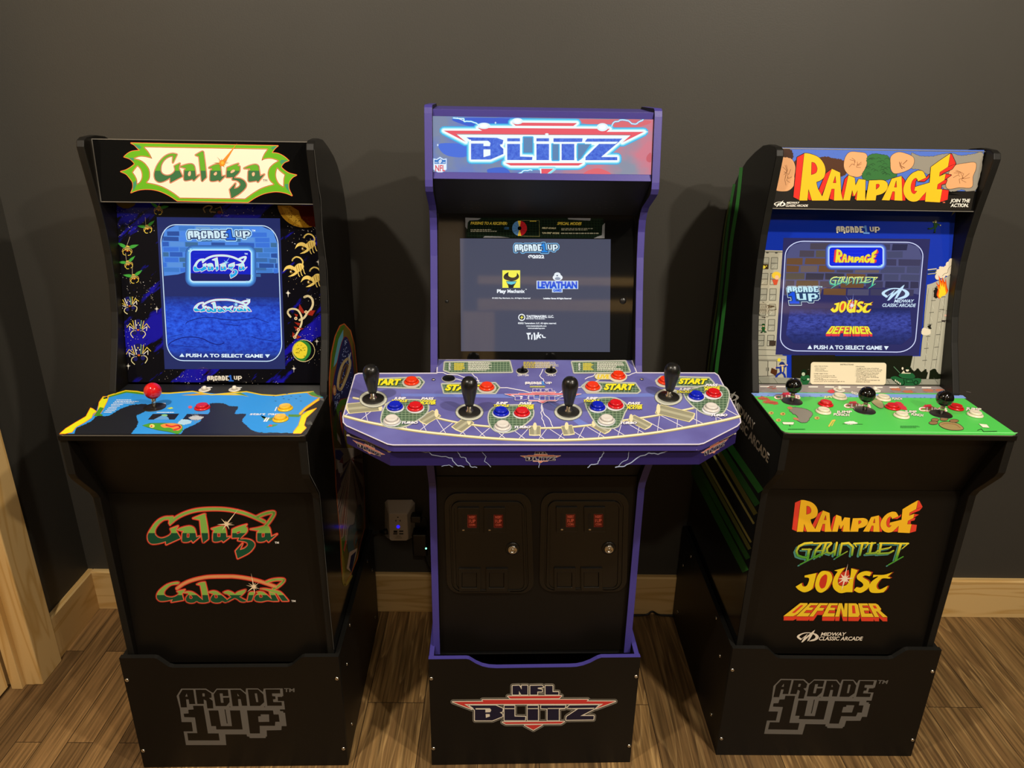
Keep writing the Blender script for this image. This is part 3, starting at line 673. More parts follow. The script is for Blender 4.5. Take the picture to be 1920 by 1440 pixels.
A_SIL = [(90, 240), (160, 128), (530, 128), (620, 185), (640, 190), (690, 128), (1050, 128), (1125, 190), (1130, 125), (1310, 125), (1385, 180), (1395, 128), (1680, 125), (1690, 240), (1672, 242), (1672, 252), (1605, 252), (1610, 315), (1700, 315), (1715, 440), (1640, 440), (1640, 465), (1688, 468), (1690, 490), (1715, 490), (1740, 690), (1665, 690), (1662, 750), (1440, 755), (1445, 845), (1428, 848), (1425, 870), (1185, 870), (1180, 850), (1145, 845), (1140, 815), (820, 815), (835, 975), (230, 975), (195, 770), (335, 770), (315, 630), (165, 630), (140, 430)]
A_LET = [
    ([(175, 145), (340, 145), (370, 360), (280, 360), (270, 290), (232, 290), (245, 410), (155, 410), (125, 230)], [(240, 200), (255, 248), (220, 248)]),
    ([(372, 145), (525, 145), (610, 200), (615, 262), (575, 270), (630, 310), (640, 425), (550, 425), (535, 310), (495, 290), (500, 358), (400, 358)], [(475, 200), (510, 200), (512, 245), (480, 245)]),
    ([(695, 145), (860, 145), (870, 240), (785, 240), (780, 200), (735, 200), (755, 340), (795, 340), (785, 265), (880, 262), (885, 330), (835, 390), (675, 390), (645, 215)], None),
    ([(895, 145), (1045, 145), (1130, 215), (1150, 385), (1070, 385), (1050, 285), (1010, 285), (1020, 390), (930, 390)], [(1000, 200), (1030, 240), (1005, 240)]),
    ([(1155, 140), (1310, 140), (1390, 215), (1405, 330), (1340, 388), (1190, 388)], [(1260, 200), (1295, 200), (1315, 330), (1285, 330)]),
    ([(1420, 140), (1640, 140), (1645, 200), (1520, 200), (1525, 240), (1570, 245), (1575, 285), (1535, 290), (1540, 330), (1665, 330), (1670, 385), (1450, 385)], None)]
A_ONE = [(335, 385), (490, 385), (560, 800), (720, 800), (735, 905), (265, 905), (250, 795), (400, 795), (365, 560), (205, 555), (195, 505), (270, 500), (265, 445), (345, 440)]
A_U = [(570, 455), (715, 455), (755, 690), (920, 690), (890, 455), (1040, 455), (1080, 740), (685, 740), (680, 690), (610, 690)]
A_P = ([(1145, 455), (1535, 455), (1545, 515), (1620, 515), (1635, 625), (1570, 625), (1565, 685), (1335, 685), (1340, 800), (1190, 800)], [(1350, 515), (1475, 515), (1480, 625), (1320, 628), (1312, 545), (1355, 540)])
def badge_stacked(A, grey, dark, white=None, one=None, tm=True):
    """the two-line maker's badge: pixel lettering in a stepped outline"""
    A.poly(A_SIL, grey)
    for L, h in A_LET:
        A.poly(L, white or dark)
        if h: A.poly(h, grey)
    A.poly(A_ONE, one or dark); A.poly(A_U, white or dark); A.poly(A_P[0], white or dark); A.poly(A_P[1], grey)
    if white is None:
        A.poly([(808, 440), (822, 440), (856, 650), (842, 650)], dark); A.poly([(880, 405), (890, 390), (898, 405)], dark); A.poly([(1400, 405), (1410, 390), (1418, 405)], dark)
    if tm: A.text('TM', (1702, 178), (1858, 178), 54, grey if white is None else white, bold=0.02)
def badge_inline(A, x0, y0, x1, y1, letters, one, edge=None, slope=0.0):
    """the one-line badge between two corners (crop pixels)"""
    W = x1-x0; H = y1-y0
    def m(p, a, b, q0, q1, t0=0.0, t1=1.0):
        x = x0+W*(a+(b-a)*(p[0]-q0[0])/(q1[0]-q0[0])); y = y0+H*(t0+(t1-t0)*(p[1]-q0[1])/(q1[1]-q0[1])); return (x, y+slope*(x-x0))
    parts = [([m(p, 0, 0.63, (125, 140), (1670, 412)) for p in L], h and [m(p, 0, 0.63, (125, 140), (1670, 412)) for p in h], letters) for L, h in A_LET]
    ONE = [m(p, 0.60, 0.765, (195, 385), (735, 905), -0.12, 1.08) for p in A_ONE]
    U = [m(p, 0.765, 0.865, (570, 455), (1080, 740), 0.04, 0.72) for p in A_U]
    Pp = [m(p, 0.875, 1.0, (1145, 455), (1635, 800), 0.04, 0.88) for p in A_P[0]]; Ph = [m(p, 0.875, 1.0, (1145, 455), (1635, 800), 0.04, 0.88) for p in A_P[1]]
    if edge:
        e1, e2 = edge
        for w_, mm in ((H*0.42, e1), (H*0.20, e2)):
            for L, h, _ in parts: A.line(L, w_, mm, closed=True)
            for L in (ONE, U, Pp): A.line(L, w_, mm, closed=True)
        A.poly([parts[0][0][-2], parts[-1][0][-2] if False else parts[-1][0][-1], parts[-1][0][0], parts[0][0][0]], e2)
    for L, h, mm in parts:
        A.poly(L, mm)
        if h: A.poly(h, edge[1] if edge else M_BLKG)
    A.poly(U, letters); A.poly(Pp, letters); A.poly(Ph, edge[1] if edge else M_BLKG); A.poly(ONE, one)
def round_rect(x0, y0, x1, y1, r, n=6):
    P = []
    for cx, cy, a in ((x1-r, y0+r, -90), (x1-r, y1-r, 0), (x0+r, y1-r, 90), (x0+r, y0+r, 180)):
        for k in range(n+1): t = math.radians(a+90*k/n); P.append((cx+r*math.cos(t), cy+r*math.sin(t)))
    return P
def quad_map(q):
    """unit square -> quadrilateral (tl, tr, br, bl), projective"""
    (x0, y0), (x1, y1), (x2, y2), (x3, y3) = q
    dx1, dx2, dx3 = x1-x2, x3-x2, x0-x1+x2-x3; dy1, dy2, dy3 = y1-y2, y3-y2, y0-y1+y2-y3
    den = dx1*dy2-dx2*dy1; g = (dx3*dy2-dx2*dy3)/den; h = (dx1*dy3-dx3*dy1)/den
    a, b, c, d, e, f = x1-x0+g*x1, x3-x0+h*x3, x0, y1-y0+g*y1, y3-y0+h*y3, y0
    return lambda u, v: ((a*u+b*v+c)/(g*u+h*v+1), (d*u+e*v+f)/(g*u+h*v+1))
def lit_noise(name, c1, c2, scale, z0, z1, ramp, stretch=(1, 1, 1)):
    """a picture on a lit screen: speckle that brightens between heights z0 and z1 of the cabinet"""
    m = lit_base(name); N, L, B = nodes_of(m)
    tc = N.new('ShaderNodeTexCoord'); mp = N.new('ShaderNodeMapping'); mp.inputs['Scale'].default_value = stretch; L.new(tc.outputs['Object'], mp.inputs['Vector'])
    nz = N.new('ShaderNodeTexNoise'); nz.inputs['Scale'].default_value = scale; nz.inputs['Detail'].default_value = 5; nz.inputs['Roughness'].default_value = 0.7
    L.new(mp.outputs[0], nz.inputs['Vector'])
    rr = N.new('ShaderNodeValToRGB'); rr.color_ramp.elements[0].position = 0.33; rr.color_ramp.elements[1].position = 0.62
    rr.color_ramp.elements[0].color = lin(c1); rr.color_ramp.elements[1].color = lin(c2); L.new(nz.outputs['Fac'], rr.inputs[0])
    sx = N.new('ShaderNodeSeparateXYZ'); L.new(tc.outputs['Object'], sx.inputs[0])
    mr = N.new('ShaderNodeMapRange'); mr.inputs[1].default_value = z0; mr.inputs[2].default_value = z1; L.new(sx.outputs[2], mr.inputs[0])
    r2 = N.new('ShaderNodeValToRGB'); e = r2.color_ramp.elements
    e[0].position, v = ramp[0]; e[0].color = (v, v, v, 1); e[1].position, v = ramp[-1]; e[1].color = (v, v, v, 1)
    for p, v in ramp[1:-1]: x = e.new(p); x.color = (v, v, v, 1)
    L.new(mr.outputs[0], r2.inputs[0])
    mx = N.new('ShaderNodeMix'); mx.data_type = 'RGBA'; mx.inputs[6].default_value = lin('#1c2458'); L.new(r2.outputs[0], mx.inputs[0]); L.new(rr.outputs[0], mx.inputs[7])
    L.new(mx.outputs[2], B.inputs['Emission Color']); return m
def lit_base(name): return mat(name, '#ffffff', 0.04, emit=1.0)
# ================================================================= left machine: print and screen
def bX(pts): return [((p[0]+1813.3, p[1]) + tuple(p[2:])) for p in pts]
A = Art(G['marquee'], G['pl_marquee']).crop(220, 250, 10.6667)
burst = curve([(275, 195, 0)] + bX([(1400, 250, 0), (1330, 310), (1275, 390, 0), (1400, 405), (1520, 465), (1615, 545, 0), (1540, 575), (1490, 620), (1460, 675, 0), (1530, 740), (1630, 800), (1770, 835, 0), (1690, 880), (1630, 960), (1612, 1040), (1625, 1130), (1680, 1245, 0), (1560, 1195), (1400, 1165), (1250, 1175), (1100, 1210), (950, 1280), (800, 1378, 0)]) +
              [(1200, 1348, 0), (1060, 1255), (900, 1175), (750, 1130), (600, 1115), (430, 1130), (275, 1185, 0), (312, 1090), (312, 1000), (290, 950), (230, 870), (170, 810), (70, 765, 0), (170, 735), (260, 685), (350, 615, 0), (310, 560), (240, 505), (135, 470, 0), (200, 410), (300, 360), (455, 345, 0), (400, 290), (340, 230)])
inner = curve([(545, 280, 0)] + bX([(1185, 322, 0), (1130, 400), (1090, 480), (1072, 548, 0), (1150, 515), (1270, 510), (1400, 550, 0), (1310, 605), (1230, 685), (1197, 780), (1202, 870), (1240, 955), (1310, 1020, 0), (1200, 1045), (1050, 1100), (900, 1190), (740, 1305, 0)]) +
              [(1250, 1285, 0), (1130, 1190), (950, 1085), (780, 1020), (592, 982, 0), (640, 920), (655, 850), (650, 760), (620, 680), (550, 592), (460, 532), (347, 500, 0), (450, 468), (560, 472), (698, 508, 0), (660, 430), (610, 350)])
OR, RB, GRN, DGN, CRM = ink('#e8954a'), ink('#c8401c'), ink('#63ad1e'), ink('#2f7a42'), ink('#f2e6cf')
A.line(burst, 30, RB, closed=True); A.line(burst, 18, OR, closed=True); A.poly(burst, GRN)
for p in ([(330, 225), (430, 235), (480, 275), (450, 315), (400, 290)], [(215, 488), (330, 492), (335, 555), (290, 540)], [(318, 985), (390, 935), (395, 1010), (345, 1110), (305, 1150)],
          bX([(1250, 295), (1330, 258), (1385, 258), (1300, 330)]), bX([(1440, 565), (1470, 530), (1600, 545), (1530, 570), (1470, 620)]), bX([(1530, 1020), (1605, 1010), (1615, 1110), (1650, 1190), (1570, 1110)])): A.poly(p, ink('#3f8f68'))
A.line(inner, 34, OR, closed=True); A.line(inner, 18, ink('#8a2a14'), closed=True); A.poly(inner, CRM)
for p in (curve([(405, 658, 0), (460, 722), (488, 810), (483, 900), (450, 968), (402, 1008, 0), (395, 930), (360, 850), (312, 780, 0)]),
          curve(bX([(1387, 702, 0), (1440, 762), (1533, 835, 0), (1513, 900), (1508, 980), (1508, 1063, 0), (1430, 1008), (1382, 930), (1362, 850), (1367, 770)]))):
    A.line(p, 34, OR, closed=True); A.line(p, 16, ink('#8a2a14'), closed=True); A.poly(p, CRM)
LET = [('p', curve([(1190, 425, 0), (1110, 408), (1020, 428), (930, 482), (850, 572), (790, 670), (752, 780), (748, 860), (772, 928), (830, 968), (900, 963), (980, 930), (1062, 878, 0), (1065, 982, 0), (1298, 858, 0), (1225, 700, 0), (1250, 602, 0), (1145, 655, 0), (1162, 730), (1130, 790), (1060, 838), (980, 848), (910, 822), (868, 770), (862, 700), (878, 620), (928, 538), (1000, 478), (1080, 448), (1118, 442, 0), (1112, 585, 0)]), []),
       ('p', curve([(1568, 435, 0), (1690, 368), (1720, 380, 0), (1745, 560), (1768, 760), (1778, 878, 0), (1705, 948, 0), (1690, 930), (1670, 760), (1652, 600), (1637, 458, 0)]), []),
       ('p', curve([(1262, 668, 0), (1380, 628), (1480, 618), (1530, 652), (1553, 740), (1568, 868, 0), (1638, 832, 0), (1530, 943, 0), (1500, 908, 0), (1440, 928), (1360, 938), (1338, 900), (1342, 800), (1347, 740, 0), (1380, 710, 0), (1360, 690, 0)]), [curve([(1430, 772), (1463, 757), (1473, 800), (1460, 848), (1427, 853), (1413, 820)], 3)]),
       ('p', curve(bX([(22, 690, 0), (110, 642), (200, 622), (235, 642), (250, 700), (270, 868, 0), (342, 850, 0), (235, 958, 0), (205, 928, 0), (140, 948), (62, 948), (47, 900), (52, 790), (57, 750, 0), (95, 722, 0), (80, 695, 0)])), [curve(bX([(130, 792), (168, 768), (183, 800), (160, 838), (127, 838), (117, 815)]), 3)]),
       ('p', curve(bX([(388, 690, 0), (500, 642), (608, 607, 0), (587, 655, 0), (632, 662, 0), (630, 745), (600, 798), (527, 868, 0), (522, 898), (640, 907), (728, 960), (762, 1040), (720, 1118), (620, 1208), (472, 1297, 0), (438, 1125, 0), (550, 1003, 0), (517, 1115, 0), (600, 1090), (650, 1040), (640, 985), (580, 940), (490, 925, 0), (500, 872, 0), (377, 878, 0), (377, 790)])), [curve(bX([(452, 770), (490, 732), (533, 727), (533, 763), (480, 793), (457, 793)]), 3)]),
       ('p', curve(bX([(724, 700, 0), (830, 652), (940, 627), (1000, 652), (1018, 720), (1040, 862, 0), (1126, 822, 0), (1000, 972, 0), (970, 940, 0), (900, 953), (822, 958), (807, 900), (810, 800), (817, 750, 0), (860, 725, 0), (840, 700, 0)])), [curve(bX([(880, 800), (918, 777), (938, 800), (928, 848), (892, 853)]), 3)])]
A.logo(LET, [(46, ink('#c2603f')), (26, ink('#e6b08a')), (10, ink('#6b2412'))], ink('#62a82a'), ink('#3a6e44'), 748, hole=ink('#e6b892'))
c = bX([(285, 595)])[0]
A.poly(bX([(262, 575), (478, 325), (585, 195), (510, 315), (340, 600)]), ink('#e08a2c'))
A.star(c, [(129, 170), (178, 175), (4, 140), (22, 120), (100, 95), (-62, 100), (-120, 110), (-30, 80), (150, 90), (75, 85)], ink('#a8742c'), 0.35)
A.oval(c, 58, 62, ink('#f08a18')); A.oval((c[0]+6, c[1]-6), 30, 34, ink('#f5b042'))
A.text('TM', bX([(1095, 962)])[0], bX([(1185, 966)])[0], 46, ink('#5a5a4a'), up=(0, -1))

# bezel art
m = mat('deep space print', '#0c0b14', 0.09); N, L, B = nodes_of(m)
tc = N.new('ShaderNodeTexCoord'); mp = N.new('ShaderNodeMapping'); mp.inputs['Rotation'].default_value = (0, math.radians(40), 0)
L.new(tc.outputs['Object'], mp.inputs['Vector'])
mp2 = N.new('ShaderNodeMapping'); mp2.inputs['Scale'].default_value = (4.5, 1, 19); mp2.inputs['Location'].default_value = (0.3, 0, 0.52); L.new(mp.outputs[0], mp2.inputs['Vector'])
nz = N.new('ShaderNodeTexNoise'); nz.inputs['Scale'].default_value = 1.0; nz.inputs['Detail'].default_value = 6; nz.inputs['Roughness'].default_value = 0.62; L.new(mp2.outputs[0], nz.inputs['Vector'])
rr = N.new('ShaderNodeValToRGB'); e = rr.color_ramp.elements; e[0].position = 0.50; e[0].color = lin('#0b0a10'); e[1].position = 0.545; e[1].color = lin('#17139a')
L.new(nz.outputs['Fac'], rr.inputs[0]); L.new(rr.outputs[0], B.inputs['Base Color'])
A = Art(G['bezel'], G['pl_bezel'])
bzq = [(180, 372), (606, 372), (640, 740), (195, 740)]
pl = G['pl_bezel']
P4 = [Vector((sx*(IN-0.001), bez(z), z))+pl.n*1e-4 for sx, z in ((-1, 0.9445), (1, 0.9445), (1, 1.350), (-1, 1.350))]
G['bezel'].add(P4, [(0, 1, 2, 3)], m)
rnd = random.Random(11)
for mm, cnt in ((gls('#cfc9b8'), 330), (gls('#8f7f5a'), 120), (gls('#ffffff'), 60)):
    k = 0
    while k < cnt:
        x = rnd.uniform(212, 612); y = rnd.uniform(386, 722)
        if math.sin(x*0.035+y*0.03)+math.sin(x*0.02-y*0.055+1) < rnd.uniform(-0.5, 1.4): continue
        if 292 < x < 538 and 405 < y < 694: continue
        r = rnd.uniform(0.3, 0.75); A.poly([(x-r, y), (x, y-r), (x+r, y), (x, y+r)], mm, keep=True); k += 1
A.up()
WST = gls('#e6e2d4')
for c in ((222.5, 513), (294, 579), (240.5, 686), (540.5, 550), (540, 549), (597, 491), (551, 691), (594, 640)):
    A.star(c, [(90, 5.5), (0, 4.5), (180, 4.5), (270, 8), (45, 3), (135, 3), (225, 3), (315, 3)], WST, 0.28)
YL, YD, GW, NV, RD = gls('#d9c24a'), gls('#8a6a20'), gls('#3f9a3c'), gls('#1a1a5a'), gls('#8a2418')
def bee(c, s, rot=0.0):
    def R(p): x, y = p; return (c[0]+s*(x*math.cos(rot)-y*math.sin(rot)), c[1]+s*(x*math.sin(rot)+y*math.cos(rot)))
    for sg in (-1, 1): A.poly([R(p) for p in curve([(sg*3, -4), (sg*10, -9), (sg*24, -11, 0), (sg*16, -4), (sg*6, 0)], 4)], GW)
    A.line([R(p) for p in ((-2, -6), (3, -26))], 0.8, gls('#a89c80'))
    A.oval(R((0, 0)), 5.5*s, 6.5*s, YL, rot); 
    for y in (-3, 0.5): A.line([R((-5, y)), R((5, y+1))], 1.6*s, NV)
    A.oval(R((-2, 5)), 1.6*s, 1.8*s, RD); A.oval(R((3, 5)), 1.6*s, 1.8*s, RD)
    for sg in (-1, 1):
        A.line([R(p) for p in curve([(sg*5, 3), (sg*9, 7), (sg*8, 13), (sg*3, 15)], 4, False)], 1.1, YL); A.line([R(p) for p in ((sg*5, 0), (sg*10, 2), (sg*11, 8))], 0.9, gls('#c9a35a'))
for c, s, r in (((239, 466), 0.85, 0.1), ((240, 493), 0.72, -0.35), ((251, 519), 0.78, -0.25), ((276, 426), 0.72, -0.3), ((298, 391), 0.75, 0.2)): bee(c, s, r)
def crab(c, s, rot=0.0):
    def R(p): x, y = p; return (c[0]+s*(x*math.cos(rot)-y*math.sin(rot)), c[1]+s*(x*math.sin(rot)+y*math.cos(rot)))
    A.poly([R(p) for p in curve([(-11, 10, 0), (-12, 0), (-6, -13), (0, -16), (6, -13), (12, 0), (11, 10, 0), (4, 4), (0, 8), (-4, 4)], 4)], NV)
    for k, x in enumerate((-9, -5, 5, 9)):
        A.line([R((x*0.8, 4)), R((x*1.1, -6)), R((x*1.25, -15+abs(x)*0.3))], 1.3, (YL, WST, gls('#7fae6a'), YL)[k])
    for sg in (-1, 1):
        for a, b in ((2, -3), (5, 3)): A.line([R((sg*9, a)), R((sg*(16+a*.4), b-4)), R((sg*(20-b), b+4))], 1.2, (YL, WST)[b > 0])
        A.line([R(p) for p in curve([(sg*5, 8), (sg*12, 9), (sg*15, 15), (sg*10, 22)], 4, False)], 1.5, gls('#d8cf9a'))
        A.oval(R((sg*7, 12)), 4.2*s, 4.2*s, NV); A.oval(R((sg*3, -4)), 1.2*s, 1.2*s, WST)
    A.oval(R((0, 6)), 2.6*s, 1.8*s, gls('#c8641e')); A.oval(R((0, -8)), 1.3*s, 1.3*s, YL)
for c, s, r in (((242, 569), 0.82, -0.28), ((259.5, 613), 0.92, 0.02), ((260, 660), 1.0, -0.12)): crab(c, s, r)
def scorpion(c, s):
    def R(p): return (c[0]+s*p[0], c[1]+s*p[1])
    PY, PD = gls('#d9c06a'), gls('#8a6c20')
    A.line([R(p) for p in curve([(12, -4), (14, -12), (9, -20), (0, -23), (-7, -19), (-9, -15)], 5, False)], 3.0*s, PY)
    A.poly([R(p) for p in curve([(-6, 4), (-2, -4), (6, -9), (14, -7), (16, 0), (8, 8), (0, 11)], 4)], PY)
    for x in (-1, 4, 9): A.line([R((x, -6+abs(x-4)*.3)), R((x+3, 7))], 1.2*s, PD)
    for x, y in ((3, 9), (9, 7), (15, 3)): A.line([R((x, y)), R((x+2, y+8)), R((x+4, y+11))], 1.8*s, PY)
    A.poly([R(p) for p in curve([(-4, 0), (-14, -5), (-24, -1), (-29, 10, 0), (-22, 4), (-14, 3), (-6, 6)], 4)], PY)
    A.poly([R(p) for p in curve([(-2, 10), (-8, 14), (-18, 20, 0), (-8, 19), (2, 13)], 4)], PY)
    A.line([R(p) for p in curve([(-8, 4), (-14, 8), (-12, 12), (-8, 11)], 4, False)], 1.6*s, PD); A.oval(R((-12, 9)), 1.5*s, 1.2*s, WST)
for c in ((578, 458.5), (556, 501.5), (589, 521)): scorpion(c, 0.86)
# planets
A.poly([(521, 385.5)]+[(min(593, 572+52*math.cos(t)), 379+48*math.sin(t)) for t in [math.radians(a) for a in range(172, 60, -8)]]+[(592, 386)], gls('#b98a24'))
A.poly([(545, 386), (560, 395), (565, 410), (580, 424), (592, 426), (594, 400), (592, 386)], gls('#4a1408'))
A.poly([(528, 388), (536, 404), (552, 418), (566, 424), (560, 412), (548, 402), (540, 390)], gls('#d9ae3c'))
for k in range(60):
    t = math.radians(rnd.uniform(75, 165)); r = rnd.uniform(28, 47); x, y = 572+52*r/48*math.cos(t), 379+r*math.sin(t)
    if y > 388 and x < 580: A.oval((x, y), rnd.uniform(.5, 1.4), rnd.uniform(.4, .9), gls('#5a3c10'), n=7, keep=True)
A.up()
A.poly([(217, 380), (222, 386), (232, 391), (242, 391), (252, 386), (255, 381)], gls('#6b5518'))
A.oval((569.5, 657.5), 21.5, 21.0, gls('#cfc08a')); A.oval((569.5, 657.5), 20.3, 19.8, gls('#0b0a10'))
A.poly(curve([(574, 640), (582, 648), (583, 660), (577, 671), (568, 677), (555, 671), (549.5, 658), (553, 645), (562, 638)], 4), gls('#2f7a34'))
A.poly(curve([(566, 641), (576, 650), (575, 664), (568, 672), (557, 670), (550, 660), (552, 648), (559, 641)], 4), gls('#d9c832'))
for k in range(22): A.oval((rnd.uniform(554, 574), rnd.uniform(645, 670)), rnd.uniform(.5, 1.5), rnd.uniform(.5, 1.1), gls('#6b6a10'), n=7, keep=True)
A.up()
BN = gls('#cfc39a')
A.line(curve([(571, 557), (578, 555), (585, 560), (587, 570), (583, 580), (576, 588), (570, 596), (562, 600)], 4, False), 4.0, BN)
A.line(curve([(545, 594), (540, 587), (542, 581), (550, 579), (559, 582), (565, 592), (566, 604), (561, 618), (553, 632)], 4, False), 3.4, BN)
for p in ([(562, 570), (560, 580), (568, 588), (572, 586)], [(592, 582), (586, 592), (576, 590), (582, 582)], [(552, 604), (560, 611), (564, 606)], [(551, 612), (558, 622), (570, 616), (560, 614)], [(549, 622), (548, 632), (555, 630)], [(565, 632), (556, 636), (558, 628)], [(552, 588), (559, 590), (556, 596)]): A.poly(p, RD)
for p in ((574, 585), (555, 597), (553, 632), (560, 618)): A.oval(p, 3, 3, BN); A.oval(p, 1.2, 1.2, RD)
A.line(curve([(385, 398), (382, 391), (390, 386), (398, 388), (394, 396), (404, 398)], 4, False), 2.6, gls('#8a7a50')); A.oval((412, 398), 4, 3, gls('#7a2a1c')); A.line([(404, 392), (414, 388), (418, 400)], 1.4, gls('#8a7a50'))
A.crop(360, 690, 6.857); badge_inline(A, 196, 98, 645, 166, gls('#d8d4c8'), gls('#2a62c8'))

# lit screen
def screen_quad(cab_D, mb, px4, m, lift=4e-4):
    P = [cab_D['pl_bezel'].at(p, lift) for p in px4]; mb.add(P, [(3, 2, 1, 0)], m); return mb
sb = MB(); NAVY = lit('#232b60')
SQ = [(294, 407), (525, 409.5), (535, 692), (309, 692)]
screen_quad(G, sb, SQ, NAVY)
A = Art(sb, G['pl_bezel'], base=6e-4)
fq = [(300, 421), (520.5, 423.5), (529.5, 677.5), (314.5, 676.0)]; F = quad_map(fq)
FR = [F(*p) for p in round_rect(0, 0, 1, 1, 0.135, 8)]
def clipx(y): return [p for p in FR]
A.poly(FR, lit('#202a66'))
# brick wall of the picture
BR_ = ['#3a72d8', '#4a86e6', '#2f5cb8', '#5a92dc', '#3f7acb', '#2a4f9c', '#6f9ccc', '#3d6c9a']
rows = 9
def inside(u, v):
    r = 0.135
    for cu, cv, su, sv in ((r, r, -1, -1), (1-r, r, 1, -1)):
        if (u-cu)*su > 0 and (v-cv)*sv > 0 and math.hypot(u-cu, v-cv) > r*0.97: return False
    return True
A.poly([F(u, v) for u, v in [(0.135, 0.005), (0.865, 0.005), (0.96, 0.04), (0.995, 0.135), (0.995, 0.34), (0.80, 0.345), (0.78, 0.335), (0.22, 0.335), (0.13, 0.36), (0.01, 0.372), (0.005, 0.135), (0.04, 0.04)]], lit('#4f8ae0'))
for r_ in range(rows):
    v0, v1 = 0.012+r_*0.0375, 0.012+(r_+1)*0.0375-0.006; u = 0.01-(r_ % 2)*0.07+rnd.uniform(0, .02)
    while u < 0.985:
        wd = rnd.uniform(0.10, 0.16); a, b = max(u, 0.012), min(u+wd-0.010, 0.988)
        if b-a > 0.02:
            q = [(a, v0), (b, v0), (b, v1), (a, v1)]
            if all(inside(*p) for p in q): A.poly([F(p[0], p[1]+rnd.uniform(-.002, .002)) for p in q], lit(rnd.choice(BR_)), keep=True)
        u += wd
A.up()
for q in ((0.79, 0.235, 0.90, 0.262), (0.80, 0.305, 0.89, 0.325), (0.92, 0.24, 0.98, 0.27), (0.80, 0.35, 0.84, 0.372), (0.42, 0.08, 0.5, 0.1)): A.poly([F(q[0], q[1]), F(q[2], q[1]), F(q[2], q[3]), F(q[0], q[3])], lit('#3a6aa8'))
pt = lambda u, v: G['pl_bezel'].at(F(u, v))
ST = lit_noise('street on screen', '#1430b0', '#2c62f0', 90, pt(.5, .97).z, pt(.5, .50).z, [(0.0, 0.12), (0.12, 0.7), (0.5, 1.0), (0.78, 0.75), (1.0, 0.0)], (1, 1, 1.6))
A.poly([F(0.006, 0.52), F(0.994, 0.52)]+[F(*p) for p in round_rect(0.006, 0.3, 0.994, 0.994, 0.13, 8)[9:27]], ST)
A.crop(290, 540, 7.68)
CK = lit('#0c1a78')
for pts, wd in (([(450, 515), (500, 475), (700, 425), (900, 435), (960, 450), (1180, 462), (1350, 445), (1440, 425)], 10), ([(1440, 425), (1640, 500)], 7), ([(205, 820), (240, 780), (380, 720), (520, 705), (680, 725), (800, 785), (920, 815), (1000, 790)], 13), ([(250, 825), (560, 845), (780, 850)], 6), ([(1400, 700), (1500, 730), (1740, 765), (1800, 745)], 8), ([(1030, 525), (1200, 540)], 9), ([(1620, 645), (1680, 630), (1800, 640)], 6), ([(210, 710), (330, 680), (390, 670)], 6)): A.line(curve(pts, 4, False), wd, CK)
WL = lit('#d8f0ff')
A.crop(0, 0, 1); A.line(FR, 1.55, lit('#cfe8ff'), closed=True)
A.crop(290, 400, 7.68); badge_inline(A, 472, 250, 1378, 372, lit('#cfeaf6'), lit('#1f66e0'), edge=(lit('#a8dcff'), lit('#1c2a60')))
A.text('TM', (1400, 262), (1450, 262), 26, WL, bold=.03)
for g_, cl in ((62, '#3560a8'), (48, '#3f7cc8'), (30, '#5aa0e4'), (14, '#7cc4f6')): A.poly(round_rect(505-g_, 520-g_, 1402+g_, 995+g_, 60+g_), lit(cl))
A.poly(round_rect(505, 518, 1402, 997, 62), lit('#c4eaff')); A.poly(round_rect(520, 536, 1386, 976, 46), lit('#0d1fc4'))
A.poly([(520, 862), (1386, 880), (1386, 930), (1373, 962), (1340, 976), (566, 976), (533, 962), (520, 930)], lit('#171a5e'))
for p in ((500, 540), (520, 520), (1395, 960), (1370, 985), (1330, 985), (1400, 900)): A.rect(p[0]-14, p[1]-12, p[0]+14, p[1]+12, lit('#a8e0f4'))
for y in (575, 650, 720, 790): A.line([(570, y), (rnd.uniform(900, 1300), y-6)], 5, lit('#2036e0'))
sG = [(60, lit('#e86a4a')), (44, lit('#e8f6ff')), (24, lit('#f4fbff'))]
A.crop(290, 400, 7.68, (0.232, 523, 0.258, 522)); A.logo(LOGO_GALAGA, sG, lit('#bfeef0'), lit('#22a6e8'), 950); A.star(*STAR_GALAGA, lit('#9fdcf8'), 0.25)
A.crop(290, 400, 7.68); A.text('TM', (1295, 595), (1340, 595), 22, WL, bold=.03)
A.crop(290, 540, 7.68, (0.244, 538, 0.268, 111)); A.logo(LOGO_GALAXIAN, [(70, lit('#e8684a')), (48, lit('#eef8ff')), (26, lit('#f4fbff'))], lit('#b8ecf0'), lit('#18a8d8'), 690); A.star(*STAR_GALAXIAN, lit('#a8e4ff'), 0.25)
A.crop(290, 540, 7.68); A.text('TM', (1322, 182), (1380, 182), 26, WL, bold=.03)
A.text('PUSH A TO SELECT GAME', (455, 992), (1562, 1000), 46, lit('#e4f6ff'), bold=0.035)
A.poly([(360, 990), (435, 990), (398, 940)], WL); A.poly([(1592, 955), (1665, 955), (1628, 1005)], WL)
sb.build('screen', G['root'], recalc=False)['label'] = 'glowing blue menu screen'

